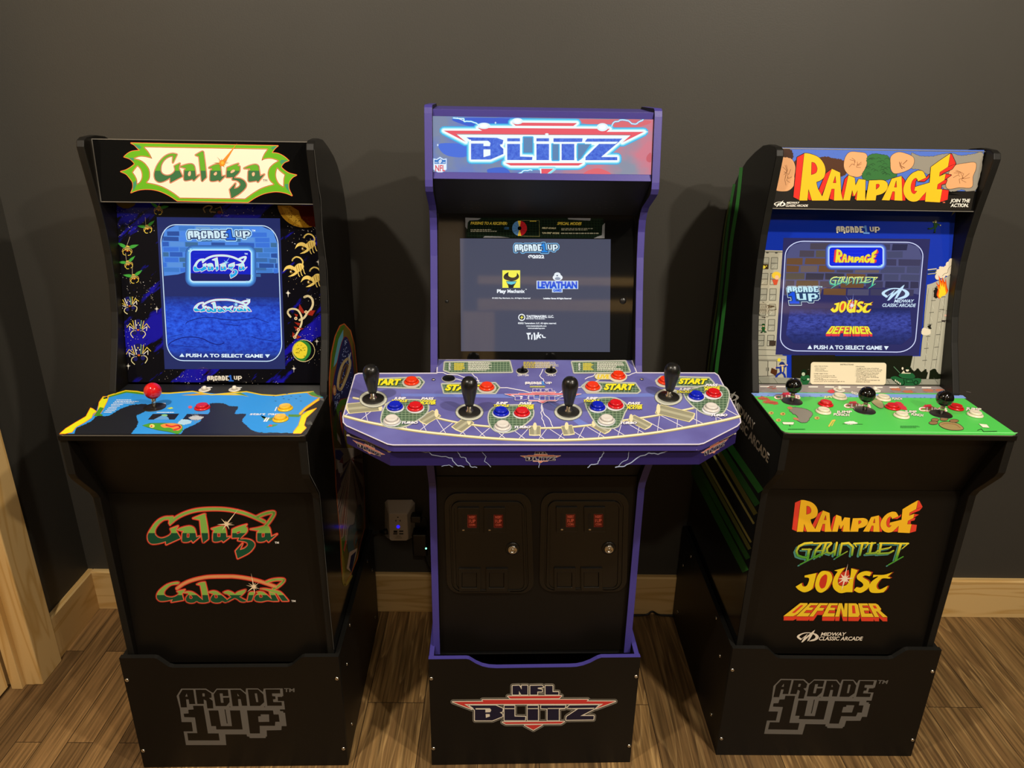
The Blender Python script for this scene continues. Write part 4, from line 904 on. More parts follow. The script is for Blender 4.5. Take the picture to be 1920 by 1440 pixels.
# control panel print
A = Art(G['control_panel'], G['pl_deck']).crop(100, 690, 6.857)
q = lambda pts: [((p[0]+1782.8, p[1]) + tuple(p[2:])) for p in pts]       # second crop (360, 690)
NAVYK = ink('#191c24')
dk_all = [Vector((x, y, 0.94+1e-4)) for x, y in G['deck_out']]
tri = tessellate_polygon([[Vector((p.x, p.y, 0)) for p in dk_all]])
G['control_panel'].add(dk_all, [tuple(t) if (dk_all[t[1]]-dk_all[t[0]]).cross(dk_all[t[2]]-dk_all[t[0]]).z > 0 else tuple(reversed(t)) for t in tri], ink('#15161a'))
blue = ink('#2f93e6')
border = [(85, 845), (160, 790), (290, 700), (420, 620), (480, 510), (555, 550), (590, 440), (640, 370), (705, 355), (800, 330), (930, 295), (1080, 305), (1180, 325), (1500, 322), (1790, 300)] + q([(300, 330), (640, 305), (750, 310), (900, 345), (1080, 355), (1300, 330), (1560, 300), (1600, 345), (1690, 375), (1600, 440), (1460, 530), (1400, 580), (1600, 515), (1480, 620), (1440, 740), (1470, 765), (1400, 840)]) + q([(0, 850)])
A.poly(border, blue)
A.poly([(690, 358), (930, 290), (1080, 300), (1180, 325), (1160, 345), (940, 318), (700, 385)], ink('#4c8a1c'))
A.line([(705, 358), (930, 293), (1080, 303), (1185, 325), (1500, 325), (1790, 302)] + q([(250, 345), (700, 305), (900, 345), (1080, 355), (1300, 328), (1560, 305)]), 15, ink('#e0c21c'))
A.poly(q([(250, 348), (640, 352), (740, 372), (600, 330), (400, 335)]), ink('#e0c21c')); A.poly([(1640, 350), (1900, 325), (1990, 345), (1790, 355)], ink('#cfa21c')); A.poly(q([(560, 330), (620, 315), (720, 365)]), ink('#5a8a2c'))
A.poly(q([(1485, 325), (1560, 305), (1610, 350), (1690, 375), (1600, 375), (1530, 360)]), ink('#3f8a24')); A.line(q([(1485, 322), (1540, 360), (1620, 378)]), 8, ink('#d85a1c'))
YG = ink('#d8dc1c')
L1 = [(85, 845), (160, 780), (290, 700), (420, 625), (478, 515), (505, 525), (555, 560), (510, 590), (490, 640), (400, 700), (290, 760), (240, 825), (150, 845)]
A.line(L1, 12, ink('#e0701c'), closed=True); A.poly(L1, YG)
L2 = [(570, 560), (590, 440), (640, 370), (710, 370), (690, 430), (640, 530), (600, 590), (525, 610)]
A.line(L2, 12, ink('#e0701c'), closed=True); A.poly(L2, YG); A.poly([(520, 620), (600, 505), (650, 515), (600, 590), (635, 600), (630, 625)], ink('#3f8a24'))
A.poly([(640, 385), (690, 368), (700, 390), (650, 400)], NAVYK)
L3 = q([(1640, 392), (1690, 385), (1600, 450), (1480, 520), (1430, 570), (1380, 600), (1240, 605), (1250, 630), (1390, 632), (1400, 605)])
L4 = q([(1600, 518), (1480, 560), (1410, 610), (1370, 740), (1310, 815), (1300, 842), (1400, 842), (1470, 770), (1440, 740), (1470, 640)])
A.poly(q([(1240, 598), (1380, 600), (1450, 520), (1420, 600), (1370, 632), (1240, 628)]), ink('#4c8a1c'))
A.line(q([(1640, 395), (1560, 450), (1460, 520), (1390, 590)]), 34, ink('#e0701c')); A.line(q([(1640, 395), (1560, 450), (1460, 520), (1390, 590)]), 20, ink('#dcc81c'))
A.line(L4, 12, ink('#e0701c'), closed=True); A.poly(L4, YG)
# dark silhouettes
def ragged(pts, amp, n, seed):
    r = random.Random(seed); out = []; pts = curve(pts, 8)
    for i in range(len(pts)):
        a, b = pts[i], pts[(i+1) % len(pts)]
        for k in range(n): t = k/n; out.append((a[0]+(b[0]-a[0])*t+r.uniform(-amp, amp), a[1]+(b[1]-a[1])*t+r.uniform(-amp*.6, amp*.6)))
    return out
K1 = [(270, 848, 0), (310, 770), (480, 690), (560, 620), (700, 620), (760, 590), (860, 530), (1000, 480), (1180, 465), (1230, 500), (1200, 545), (1120, 590), (1070, 620), (1090, 700), (1060, 770), (1000, 848, 0)]
A.poly(ragged(K1, 7, 2, 1), NAVYK)
K2 = [(1640, 850, 0), (1700, 780), (1850, 710), (1980, 610), (2010, 560), (2010, 470)] + q([(260, 455), (400, 455), (480, 490), (590, 500), (560, 560), (560, 592), (690, 595), (645, 680), (700, 740), (770, 800), (900, 830), (1280, 838), (1280, 850, 0)])
A.poly(ragged(K2, 7, 2, 2), NAVYK)
A.poly([(1215, 665), (1280, 592), (1620, 588), (1560, 665)], NAVYK); A.poly([(1660, 665), (1720, 592), (2060, 596), (2010, 670)], NAVYK)
A.poly([(1290, 665), (1380, 620), (1430, 605), (1480, 640), (1490, 665)], ink('#5f9ed8')); A.oval((1430, 610), 40, 14, ink('#7fbf8a'))
A.star((1830, 640), [(a, 95 if a % 40 else 60) for a in range(0, 360, 20)], ink('#7f8a94'), 0.3); A.poly(ragged([(1740, 640), (1830, 615), (1930, 640), (1830, 670)], 12, 2, 5), ink('#b8bec4'))
A.poly(ragged([(1600, 720), (1660, 660), (1780, 690), (1700, 730)], 8, 2, 6), ink('#a8cfe8'))
sh = [(1150, 742), (1240, 715), (1400, 712), (1560, 715), (1650, 735), (1660, 800), (1600, 850), (1480, 820), (1350, 800), (1220, 765)]
A.line(sh, 8, ink('#1a2a10'), closed=True); A.poly(curve(sh, 4), ink('#4a9a2c'))
A.poly(curve([(1380, 735), (1480, 712), (1600, 720), (1655, 760), (1600, 810), (1500, 770), (1420, 770)], 4), ink('#e0903c')); A.line(curve([(1450, 735), (1520, 755), (1600, 740), (1630, 770), (1550, 800)], 4, False), 22, ink('#cf3a2c')); A.oval((1270, 748), 34, 24, ink('#e8d07a')); A.oval((1262, 750), 12, 10, ink('#cf3a2c'))
A.poly([(1460, 520), (1520, 505), (1545, 520), (1500, 530)], ink('#cfe03c')); A.oval((1760, 505), 26, 18, ink('#d05a6a'))
A.poly(q([(880, 610), (920, 660), (1000, 650), (1080, 620), (1010, 680), (930, 670)]), ink('#4c8a4c')); A.poly(q([(950, 765), (1000, 735), (1060, 725), (1110, 730), (1050, 755), (980, 765)]), ink('#4a9a4c')); A.oval(q([(1010, 742)])[0], 26, 12, ink('#d05030'))
WH = ink('#e8eef4')
for k, (xa, xb) in enumerate(((810, 1080), (790, 1200), (770, 1100), (745, 960), (740, 900), (710, 860), (690, 840), (670, 800), (650, 770))):
    y = 412+k*20; A.greek(xa, y-5, xb, y+5, 1, WH, rnd, 0.8)
A.greek(1330, 568, 1610, 580, 1, WH, rnd, 0.8); A.greek(1380, 452, 1480, 466, 1, WH, rnd, 1.0)
A.text('start game', q([(740, 607)])[0], q([(1195, 607)])[0], 28, WH, bold=0.02, shear=0.25)
A.text('I', q([(1060, 552)])[0], q([(1098, 552)])[0], 48, WH, bold=0.04, shear=0.4); A.text('II', q([(915, 690)])[0], q([(1000, 690)])[0], 48, WH, bold=0.04, shear=0.4)
HB = ink('#1c5a9a')
for x, y in ((1075, 428), (1180, 398), (1245, 410), (1340, 398), (1400, 428), (1275, 365), (1050, 366), (1165, 365), (1390, 365), (1220, 335)): A.oval(q([(x, y)])[0], 15, 5, HB, n=8)
for p in ((1650, 405), (1500, 715)): A.poly(ragged(q([(p[0]-20, p[1]), (p[0]+30, p[1]-20), (p[0]+40, p[1]+20)]), 6, 1, 3), ink('#5a5a58'))
A.poly(q([(1450, 710), (1530, 680), (1500, 740)]), ink('#4a4a48'))
# white dots of text by the switches
A.greek(*q([(120, 246)])[0], *q([(285, 258)])[0], 1, WH, rnd, 0.8); A.greek(*q([(560, 248)])[0], *q([(650, 260)])[0], 1, WH, rnd, 0.8)

# front panel lettering
A = Art(G['front_panel'], G['pl_front']).crop(265, 930, 13.714)
FS = [(78, ink('#a8261c')), (62, ink('#d8402c')), (26, ink('#e68a62'))]
A.logo(LOGO_GALAGA, FS, ink('#7fae4a'), ink('#144a30'), 950)
A.star(*STAR_GALAGA, ink('#f0d8b0'), 0.22); A.text('TM', DD([(1385, 910)])[0], DD([(1475, 910)])[0], 48, ink('#e8e4dc'), bold=.03)
A.crop(285, 1065, 13.714)
A.logo(LOGO_GALAXIAN, [(74, ink('#a8261c')), (58, ink('#d8402c')), (24, ink('#e68a62'))], ink('#88b04c'), ink('#164e30'), 690)
A.line(LOGO_GALAXIAN[0][1], 46, ink('#e0945a'))
A.star(*STAR_GALAXIAN, ink('#f2d9b4'), 0.22); A.text('TM', (3585, 866), (3695, 866), 46, ink('#e8e4dc'), bold=.03)
A = Art(G['riser_front_panel'], G['pl_riser']).crop(320, 1275, 8)
badge_stacked(A, ink('#66635e'), M_BLK)
Gp = G['pl_riser']
A = Art(R_['riser_front_panel'], Gp).crop(320, 1275, 8); badge_stacked(A, ink('#66635e'), M_BLK)

# side art (generic stand-in): stars, rays and curling borders in the same colours and outline
SIDE_ART = MB()
A = Art(SIDE_ART, G['pl_side_right']).crop(610, 600, 5.5385)
lo = lambda pts: [((p[0], p[1]+1329.2) + tuple(p[2:])) for p in pts]       # crop (610, 840)
sk = lambda h: mat('side print '+h, h, 0.14)
full = [(195, 40), (260, 110), (300, 250), (320, 440), (335, 600), (350, 800), (372, 1100), (380, 1300)] + lo([(380, 150), (400, 400), (410, 600), (408, 830), (372, 960), (330, 1150), (250, 1340), (205, 1420), (180, 1380), (165, 1200), (155, 930), (130, 640), (110, 400), (100, 130), (85, 0)]) + [(80, 1280), (60, 1060), (42, 820), (42, 600), (60, 350), (100, 170), (150, 60)]
A.poly(full, sk('#6a5a20')); A.line(full, 10, sk('#c0602c'), closed=True)
A.poly([(190, 45), (120, 130), (85, 300), (55, 520), (75, 500), (110, 300), (150, 160), (200, 75)], sk('#3f6a1c'))
A.poly([(185, 100), (135, 200), (95, 400), (85, 490), (130, 420), (185, 180)], sk('#5a9ab0'))
dome = curve([(215, 175), (262, 280), (290, 480), (300, 700), (240, 800), (150, 830), (110, 960), (80, 1000), (70, 850), (85, 640), (120, 460), (170, 240)], 4)
A.line(dome, 12, sk('#8a2a20'), closed=True); A.poly(dome, sk('#1b2152'))
r2 = random.Random(4)
for k in range(150):
    t, u = r2.uniform(0, 1), r2.uniform(0, 1); y = 200+t*740; x0 = 205-110*min(1, t*1.2); x1 = 225+70*min(1, t*1.5) if t < .7 else 190-(t-.7)*300
    if x1 > x0: A.oval((x0+(x1-x0)*u, y), 2.5, 6, sk('#a8b8e0'), n=6, keep=True)
A.up()
A.line(curve([(130, 690), (145, 560), (185, 450), (240, 400), (255, 470), (215, 600), (160, 720)], 4), 26, sk('#b8a070'), closed=True); A.line(curve([(150, 660), (170, 560), (205, 480), (230, 470), (205, 580)], 4), 14, sk('#6a4a20'), closed=True)
A.oval((95, 730), 17, 55, sk('#c08050')); A.oval((95, 730), 9, 30, sk('#d8b080')); A.line([(240, 400), (262, 340), (245, 440)], 8, sk('#b8b8b0'))
A.poly(curve([(255, 815), (170, 830), (120, 900), (90, 1040), (85, 1160), (110, 1260), (125, 1240), (115, 1120), (130, 1000), (175, 890), (250, 870)], 4), sk('#3f6a1c'))
A.poly([(140, 950), (170, 930), (210, 1330), (165, 1330)], sk('#3a2a5c')); A.poly([(150, 960), (165, 955), (185, 1200), (160, 1120)], sk('#b84a30')); A.poly([(120, 1170), (150, 1230), (165, 1300), (125, 1240)], sk('#d8d0d0'))
ray = lo([(95, 0), (380, 0), (400, 420), (405, 700), (330, 900), (230, 1010), (160, 930), (130, 640), (110, 300)]); A.poly(ray, sk('#8c8074'))
c0 = (265, 1329.2+110)
for a, b, cl in (((372, 60), (384, 110), '#5a2420'), ((386, 160), (392, 300), '#5a2420'), ((398, 440), (380, 560), '#4a201c'), ((345, 620), (330, 640), '#5a2a24'), ((215, 900), (190, 930), '#6a3a34'),
                 ((175, 930), (162, 920), '#8a3a2c'), ((160, 880), (150, 800), '#7a4038'), ((140, 700), (132, 600), '#4a2a38'), ((120, 470), (115, 380), '#3a2a4a'), ((110, 300), (106, 230), '#4a2030')):
    A.poly([c0]+lo([a, b]), sk(cl))
for b in ((205, 910), (180, 935), (152, 840), (136, 650)): A.line([c0]+lo([b]), 5, sk('#c8b0a0'))
A.poly(lo([(100, 20), (150, 20), (190, 60), (150, 130), (105, 110)]), sk('#2a2a7a')); A.poly(lo([(120, 130), (175, 130), (180, 250), (140, 270), (125, 200)]), sk('#b8b8bc')); A.poly(lo([(140, 150), (180, 90), (185, 160)]), sk('#7a2030')); A.poly(lo([(110, 250), (150, 260), (160, 400), (120, 480)]), sk('#4a2a50'))
rk = curve(lo([(360, 590), (380, 700), (360, 820), (330, 950), (290, 1060), (240, 1080), (230, 960), (250, 820), (300, 790), (320, 660)]), 4); A.line(rk, 12, sk('#2a2420'), closed=True); A.poly(rk, sk('#4a5c58'))
A.line(curve(lo([(300, 960), (330, 860), (340, 950), (320, 1050), (300, 1000)]), 4), 12, sk('#7a4a30'), closed=True)
A.poly(lo([(220, 1250), (250, 1080), (330, 1040), (320, 1100), (270, 1290), (230, 1260)]), sk('#c8a890')); A.poly(lo([(245, 1240), (265, 1120), (318, 1070), (270, 1300)]), sk('#1c1c3c')); A.poly(lo([(160, 960), (200, 900), (215, 1060), (170, 1110)]), sk('#4a6a20')); A.poly(lo([(185, 1060), (205, 960), (220, 960), (200, 1080)]), sk('#c04a38'))
A.line(curve(lo([(175, 1120), (190, 1250), (185, 1370), (210, 1420), (270, 1330)]), 4, False), 26, sk('#8a7a20')); A.line(curve(lo([(160, 930), (175, 1120), (180, 1370)]), 4, False), 8, sk('#a88a3c'))

A.crop(0, 0, 1); EL = sk('#6a6862')
A.line([(574.6, 828), (580.3, 889), (598.8, 925), (605.8, 1003), (617, 1132), (625.6, 1218)], 0.9, EL, disc=False); A.line([(588.5, 280), (594.6, 336), (601, 373), (604, 432), (613, 507), (616, 573), (616, 623), (614, 714)], 0.8, EL, disc=False)
SIDE_ART.build('side_sticker', G['root'], recalc=False)['label'] = 'colourful printed sticker on the right side'
# ================================================================= right machine: print and screen
lx = lambda pts: [((p[0]+1828.6, p[1]) + tuple(p[2:])) for p in pts]      # crop (1640, 270) -> crop (1440, 270)
RAMP_RED = [[(495, 225), (620, 160), (540, 965), (430, 910)], [(680, 760), (750, 965), (690, 960), (672, 900)],
    [(1090, 425), (990, 500), (860, 800), (915, 885), (1000, 680)], [(1085, 768), (1137, 768), (1127, 965), (1050, 940)],
    [(1375, 535), (1310, 600), (1255, 850), (1285, 965), (1330, 780)], [(1440, 800), (1470, 900), (1530, 800), (1515, 965), (1480, 940), (1495, 890), (1435, 895)],
    lx([(455, 550), (512, 620), (525, 970), (470, 970)]), lx([(300, 813), (342, 813), (335, 965), (262, 955)]),
    lx([(690, 580), (632, 640), (608, 740), (630, 850), (690, 858), (730, 805), (680, 800), (700, 640), (725, 600)]), lx([(735, 640), (875, 575), (938, 512), (925, 580), (850, 645)]), lx([(740, 970), (880, 805), (868, 965)]),
    lx([(1290, 165), (1320, 175), (1392, 338), (1250, 390)]), lx([(1250, 390), (1392, 338), (1325, 430), (1175, 500), (1100, 556), (1110, 482)]), lx([(1210, 510), (1315, 530), (1220, 600), (1192, 615)]),
    lx([(1192, 615), (1240, 610), (1215, 680), (1140, 700), (1138, 775), (1060, 775), (1075, 690)]), lx([(1152, 775), (1268, 790), (1248, 955), (1112, 1000)])]
RAMP_YEL = [curve([(620, 160, 0), (700, 165), (850, 220), (942, 320), (980, 440), (960, 560), (900, 620), (825, 650, 0), (850, 760), (918, 885, 0), (960, 968, 0), (750, 968, 0), (690, 765, 0), (670, 968, 0), (533, 968, 0)]),
    [(1090, 425), (1232, 490), (1237, 600), (1250, 850), (1282, 965), (1127, 968), (1137, 768), (1085, 768), (1030, 968), (905, 968), (935, 875), (1000, 680)],
    [(1375, 535), (1482, 580), (1495, 715), (1550, 600), (1668, 615), (1662, 900), (1668, 965), (1512, 965), (1532, 790), (1470, 900), (1440, 785), (1400, 965), (1285, 965), (1325, 780)],
    curve([(1730, 625, 0), (1830, 622), (1960, 620), (2030, 655), (2050, 715), (2025, 790), (1950, 852), (1852, 880, 0), (1840, 965, 0), (1672, 965, 0), (1700, 800)]),
    lx([(290, 595), (455, 550), (470, 970), (335, 966), (342, 813), (300, 813), (250, 966), (118, 960), (200, 800)]),
    curve(lx([(740, 455, 0), (822, 472), (876, 575, 0), (735, 640, 0), (720, 595), (685, 585), (635, 640), (612, 740), (630, 830), (680, 855), (725, 805, 0), (675, 800, 0), (690, 735, 0), (938, 662, 0), (895, 790), (800, 905), (740, 968), (650, 987), (560, 950), (500, 860), (490, 750), (540, 620), (630, 510)])),
    lx([(1290, 165), (1250, 390), (1110, 482), (1100, 556), (1210, 510), (1192, 615), (1075, 690), (1060, 775), (1152, 775), (1112, 1000), (860, 986), (880, 800), (880, 780), (938, 660), (960, 395), (1110, 285)])]
RAMP_HOLE = [curve([(745, 310, 0), (800, 330), (838, 410), (820, 490), (738, 527, 0)]), [(1150, 550), (1162, 665), (1113, 665)], curve([(1850, 690, 0), (1895, 688), (1902, 728), (1850, 777, 0)]), lx([(365, 630), (371, 740), (333, 740)])]
def rampage(A, yel, red, dark, ow=16):
    for L in RAMP_RED+RAMP_YEL: A.line(L, ow, dark, closed=True, disc=False)
    for L in RAMP_RED: A.poly(L, red)
    for L in RAMP_RED: A.line(L, ow*0.35, dark, closed=True, disc=False)
    for L in RAMP_YEL: A.line(L, ow*0.6, dark, closed=True, disc=False)
    for L in RAMP_YEL: A.poly(L, yel)
    for h in RAMP_HOLE: A.poly(h, red); A.line(h, ow*0.4, dark, closed=True, disc=False)
def midway(A, x0, y0, sc, m, bg):
    """oval swoosh mark; x0, y0 = left and top of the oval"""
    P = lambda pts: [(x0+sc*p[0], y0+sc*p[1]) for p in pts]
    ring = curve([(0, 62), (30, 30), (110, 4), (190, 4), (265, 22), (303, 58), (290, 92), (240, 118), (168, 124), (200, 106), (246, 86), (258, 58), (230, 30), (180, 14), (110, 16), (50, 44), (34, 66), (60, 84), (62, 106), (24, 92)], 4)
    A.poly(P(ring), m)
    A.poly(P([(40, 108), (150, 20), (118, 72), (230, -20), (252, -34), (232, 10), (170, 112), (140, 124), (178, 50), (82, 138), (60, 140), (108, 62), (52, 108)]), m)
def gauntlet_strokes():
    return [([(315, 680), (210, 690), (130, 730), (95, 795), (112, 855), (180, 880), (245, 885)], 30), ([(175, 772), (300, 772)], 20), ([(272, 775), (248, 915)], 36), ([(145, 982), (300, 902), (420, 838)], 15),
        ([(335, 690), (575, 678)], 20), ([(440, 690), (365, 780), (335, 880)], 27), ([(505, 690), (445, 850)], 33), ([(350, 792), (470, 786)], 14), ([(360, 890), (530, 800)], 14),
        ([(580, 690), (520, 755), (520, 815), (570, 830), (625, 790)], 27), ([(655, 680), (622, 850)], 29), ([(725, 690), (692, 845)], 29), ([(735, 692), (820, 684), (880, 740), (862, 850)], 29), ([(640, 892), (800, 800)], 14),
        ([(892, 692), (1085, 682)], 24), ([(900, 690), (925, 735)], 16), ([(1010, 690), (972, 850)], 32), ([(1140, 685), (1108, 825)], 32), ([(1070, 692), (1190, 682)], 18), ([(1050, 750), (1085, 700)], 14), ([(1062, 832), (1195, 822), (1222, 790)], 26),
        ([(1268, 690), (1240, 830)], 32), ([(1248, 686), (1480, 686)], 20), ([(1270, 772), (1385, 750), (1405, 735)], 18), ([(1215, 832), (1380, 822), (1438, 790)], 24), ([(1450, 690), (1645, 690)], 22), ([(1640, 692), (1560, 760)], 14), ([(1540, 698), (1470, 920)], 36), ([(1368, 986), (1572, 872)], 15)]
def gauntlet(A, face, shadow, dark):
    S = gauntlet_strokes()
    for L, w_ in S: A.line([(p[0]-26, p[1]+20) for p in L], w_+2, shadow)
    for L, w_ in S: A.line(L, w_+8, dark)
    for L, w_ in S: A.line(L, w_, face)
JOUST = [([(430, 210, 0), (595, 175, 0), (560, 320), (530, 400), (430, 442), (350, 410), (305, 365, 0), (390, 312, 0), (400, 352), (440, 362), (472, 330), (492, 250), (430, 235, 0)], None),
    ([(690, 145), (780, 165), (812, 230), (800, 300), (740, 400), (660, 447), (600, 420), (575, 350), (590, 260), (630, 180)], [(712, 195), (655, 245), (632, 330), (658, 388), (708, 372), (735, 300), (742, 215)]),
    ([(840, 140, 0), (990, 100, 0), (930, 180), (890, 270), (900, 335), (950, 355), (1020, 330), (1060, 230), (1075, 110, 0), (1167, 135, 0), (1110, 260), (1092, 440, 0), (1010, 440, 0), (920, 452), (840, 400), (815, 320), (840, 230), (888, 155, 0)], None),
    ([(1290, 148), (1358, 168, 0), (1330, 220, 0), (1270, 208), (1235, 232), (1320, 290), (1320, 370), (1250, 432), (1180, 450), (1108, 412, 0), (1150, 368, 0), (1200, 378), (1240, 350), (1228, 312), (1160, 260), (1155, 210), (1210, 165)], None),
    ([(1380, 200, 0), (1530, 200), (1648, 163, 0), (1580, 225, 0), (1622, 240, 0), (1600, 252), (1500, 252), (1432, 330), (1432, 382), (1475, 402), (1582, 350, 0), (1560, 400), (1520, 442, 0), (1430, 452), (1345, 440), (1320, 380), (1350, 300), (1450, 222), (1375, 238, 0)], None)]
def joust(A, yel, red, dark, cream, spark):
    c = (985, 255)
    A.star(c, [(a, 330 if k % 2 else 230) for k, a in enumerate(range(8, 368, 24))], spark, 0.16)
    for L, h in JOUST:
        for dx, dy in ((26, -8), (18, -4)): A.poly([(p[0]+dx, p[1]+dy) for p in curve(L, 4)], red if dx == 18 else dark)
    for L, h in JOUST: A.line(curve(L, 4), 12, dark, closed=True, disc=False)
    for L, h in JOUST:
        A.poly(curve(L, 4), yel)
        if h: A.poly(curve(h, 4), red)
    A.poly([(925, 180), (1040, 130), (1055, 240), (1015, 330), (950, 350), (900, 330), (895, 260)], red)
    A.star(c, [(78, 215), (255, 170), (180, 90), (5, 120), (40, 85), (-40, 100), (130, 90), (215, 120), (60, 60), (300, 60)], cream, 0.3)
BLK_GL = {'D': ([(0, 0), (.76, 0), (.92, .14), (.92, .86), (.76, 1), (0, 1)], [(.33, .2), (.6, .2), (.6, .8), (.33, .8)]),
    'E': ([(0, 0), (.92, 0), (.92, .2), (.33, .2), (.33, .4), (.8, .4), (.8, .6), (.33, .6), (.33, .8), (.92, .8), (.92, 1), (0, 1)], None),
    'F': ([(0, 0), (.92, 0), (.92, .2), (.33, .2), (.33, .42), (.8, .42), (.8, .64), (.33, .64), (.33, 1), (0, 1)], None),
    'N': ([(0, 0), (.34, 0), (.62, .6), (.62, 0), (.92, 0), (.92, 1), (.6, 1), (.31, .42), (.31, 1), (0, 1)], None),
    'R': ([(0, 0), (.76, 0), (.92, .12), (.92, .48), (.72, .6), (.95, 1), (.6, 1), (.42, .66), (.33, .66), (.33, 1), (0, 1)], [(.33, .2), (.6, .2), (.6, .44), (.33, .44)])}
def defender(A, q, yel, red, dark, depth):
    F = quad_map(q); L = []
    for i, ch in enumerate('DEFENDER'):
        o, h = BLK_GL[ch]; L.append(([F((i+p[0])/8+.004, p[1]) for p in o], h and [F((i+p[0])/8+.004, p[1]) for p in h]))
    for o, h in L: A.line([(p[0], p[1]+depth) for p in o], depth*.28, dark, closed=True, disc=False)
    for k in range(8, 0, -1):
        for o, h in L: A.poly([(p[0], p[1]+depth*k/8) for p in o], red, keep=True)
        A.up()
    for o, h in L: A.line(o, depth*.16, dark, closed=True, disc=False)
    for o, h in L:
        A.poly(o, yel)
        if h: A.poly(h, red)
def grad_ink(name, c0, c1, z0, z1, base):
    N, L, B = nodes_of(base); tc = N.new('ShaderNodeTexCoord'); sx = N.new('ShaderNodeSeparateXYZ'); L.new(tc.outputs['Object'], sx.inputs[0])
    mr = N.new('ShaderNodeMapRange'); mr.inputs[1].default_value = z0; mr.inputs[2].default_value = z1; L.new(sx.outputs[2], mr.inputs[0])
    mx = N.new('ShaderNodeMix'); mx.data_type = 'RGBA'; mx.inputs[6].default_value = lin(c0); mx.inputs[7].default_value = lin(c1); L.new(mr.outputs[0], mx.inputs[0])
    L.new(mx.outputs[2], B.inputs['Emission Color' if 'lit' in name else 'Base Color']); return base

# ---- marquee: the lettering over a plain sky with rocks and a leafy mound (generic stand-ins)
A = Art(R_['marquee'], R_['pl_marquee']).crop(1440, 270, 9.1429)
A.poly([(228, 62), (1920, 80)] + lx([(1880, 105), (1730, 810)]) + [(100, 780)], ink('#4a6cc8'))
rm = random.Random(21)
for k in range(150):
    x, y = rm.uniform(260, 3600), rm.uniform(80, 330); A.poly([(x-4, y), (x, y-4), (x+4, y), (x, y+4)], ink('#2a4490'), keep=True)
A.up()
DKO = ink('#16120e')
def rough_blob(pts, amp, n, seed): return ragged(pts, amp, n, seed)
br1 = rough_blob([(880, 230), (1000, 215), (1150, 250), (1290, 280), (1380, 420), (1300, 545), (1100, 560), (900, 500), (420, 600), (430, 420), (470, 280)], 12, 2, 3); A.poly(br1, ink('#4a2a16'))
gy1 = rough_blob(lx([(630, 160), (760, 205), (950, 215), (1100, 190), (1300, 160), (1500, 200), (1680, 175), (1860, 190), (1720, 810), (1500, 780), (1250, 800), (900, 520), (740, 430), (620, 400)]), 12, 2, 4); A.line(gy1, 9, DKO, closed=True, disc=False); A.poly(gy1, ink('#8a867c'))
A.poly([(100, 780), (130, 640), (480, 700), (520, 820), (3300, 880)] + lx([(1290, 840), (1720, 800), (1650, 1135)]) + [(55, 1100)], ink('#15110b'))
def rock(pts, seed, cl='#d8a070', cracks=4):
    P_ = curve(pts, 4); A.line(P_, 12, DKO, closed=True, disc=False); A.poly(P_, ink(cl)); r = random.Random(seed)
    xs = [p[0] for p in P_]; ys = [p[1] for p in P_]; cx, cy = sum(xs)/len(xs), sum(ys)/len(ys); w_, h_ = (max(xs)-min(xs))/2, (max(ys)-min(ys))/2
    for k in range(cracks):
        a = r.uniform(0, 6.28); q0 = (cx+w_*.55*math.cos(a), cy+h_*.55*math.sin(a)); A.line([q0, (cx+w_*.25*math.cos(a+.5), cy+h_*.3*math.sin(a+.5)), (cx+r.uniform(-.2, .2)*w_, cy+r.uniform(-.2, .2)*h_)], 7, ink('#7a4a28'))
rock([(225, 210), (330, 200), (430, 290), (470, 420), (450, 560), (470, 640), (430, 730), (330, 805), (150, 800), (110, 730), (140, 600), (180, 420)], 1, cracks=7)
A.poly(rough_blob([(235, 75), (380, 90), (430, 170), (420, 260), (340, 230), (235, 210)], 8, 1, 5), ink('#3a2012'))
rock([(1400, 140), (1550, 140), (1680, 170), (1700, 300), (1640, 480), (1560, 560), (1420, 545), (1340, 480), (1300, 380), (1320, 240)], 2, cracks=6)
mound = rough_blob([(1700, 230), (1800, 170)] + lx([(100, 180), (230, 210), (270, 330), (280, 470), (380, 540), (200, 620), (0, 640)]) + [(1640, 610), (1620, 500), (1690, 380)], 10, 2, 6); A.line(mound, 9, DKO, closed=True, disc=False); A.poly(mound, ink('#2f6a34'))
for k in range(26):
    x, y = rm.uniform(1690, 2080), rm.uniform(230, 560); A.line(curve([(x-40, y+10), (x, y-14), (x+40, y+10)], 3, False), 7, ink('#1a3f20'))
rock(lx([(400, 140), (550, 170), (660, 230), (670, 330), (610, 420), (480, 480), (340, 505), (280, 440), (270, 330), (280, 210)]), 4, cracks=6)
rock(lx([(1350, 380), (1550, 330), (1720, 320), (1730, 430), (1680, 560), (1660, 740), (1450, 745), (1260, 770), (1215, 680), (1240, 560)]), 5, cracks=8)
rampage(A, ink('#f0b81c'), ink('#d8281c'), DKO)
WHT = ink('#f2eee4')
A.text('TM', lx([(1158, 1012)])[0], lx([(1200, 1012)])[0], 22, ink('#e07050'), bold=.03)
midway(A, 98, 988, 0.65, WHT, DKO); A.text('MIDWAY', (312, 1023), (540, 1023), 32, WHT, bold=.022, shear=.3); A.text('CLASSIC ARCADE', (300, 1073), (685, 1073), 36, WHT, bold=.022, shear=.3)
A.text('JOIN THE', lx([(1285, 998)])[0], lx([(1635, 1000)])[0], 58, WHT, bold=.022, shear=.3); A.text('ACTION.', lx([(1295, 1078)])[0], lx([(1600, 1080)])[0], 58, WHT, bold=.022, shear=.3)

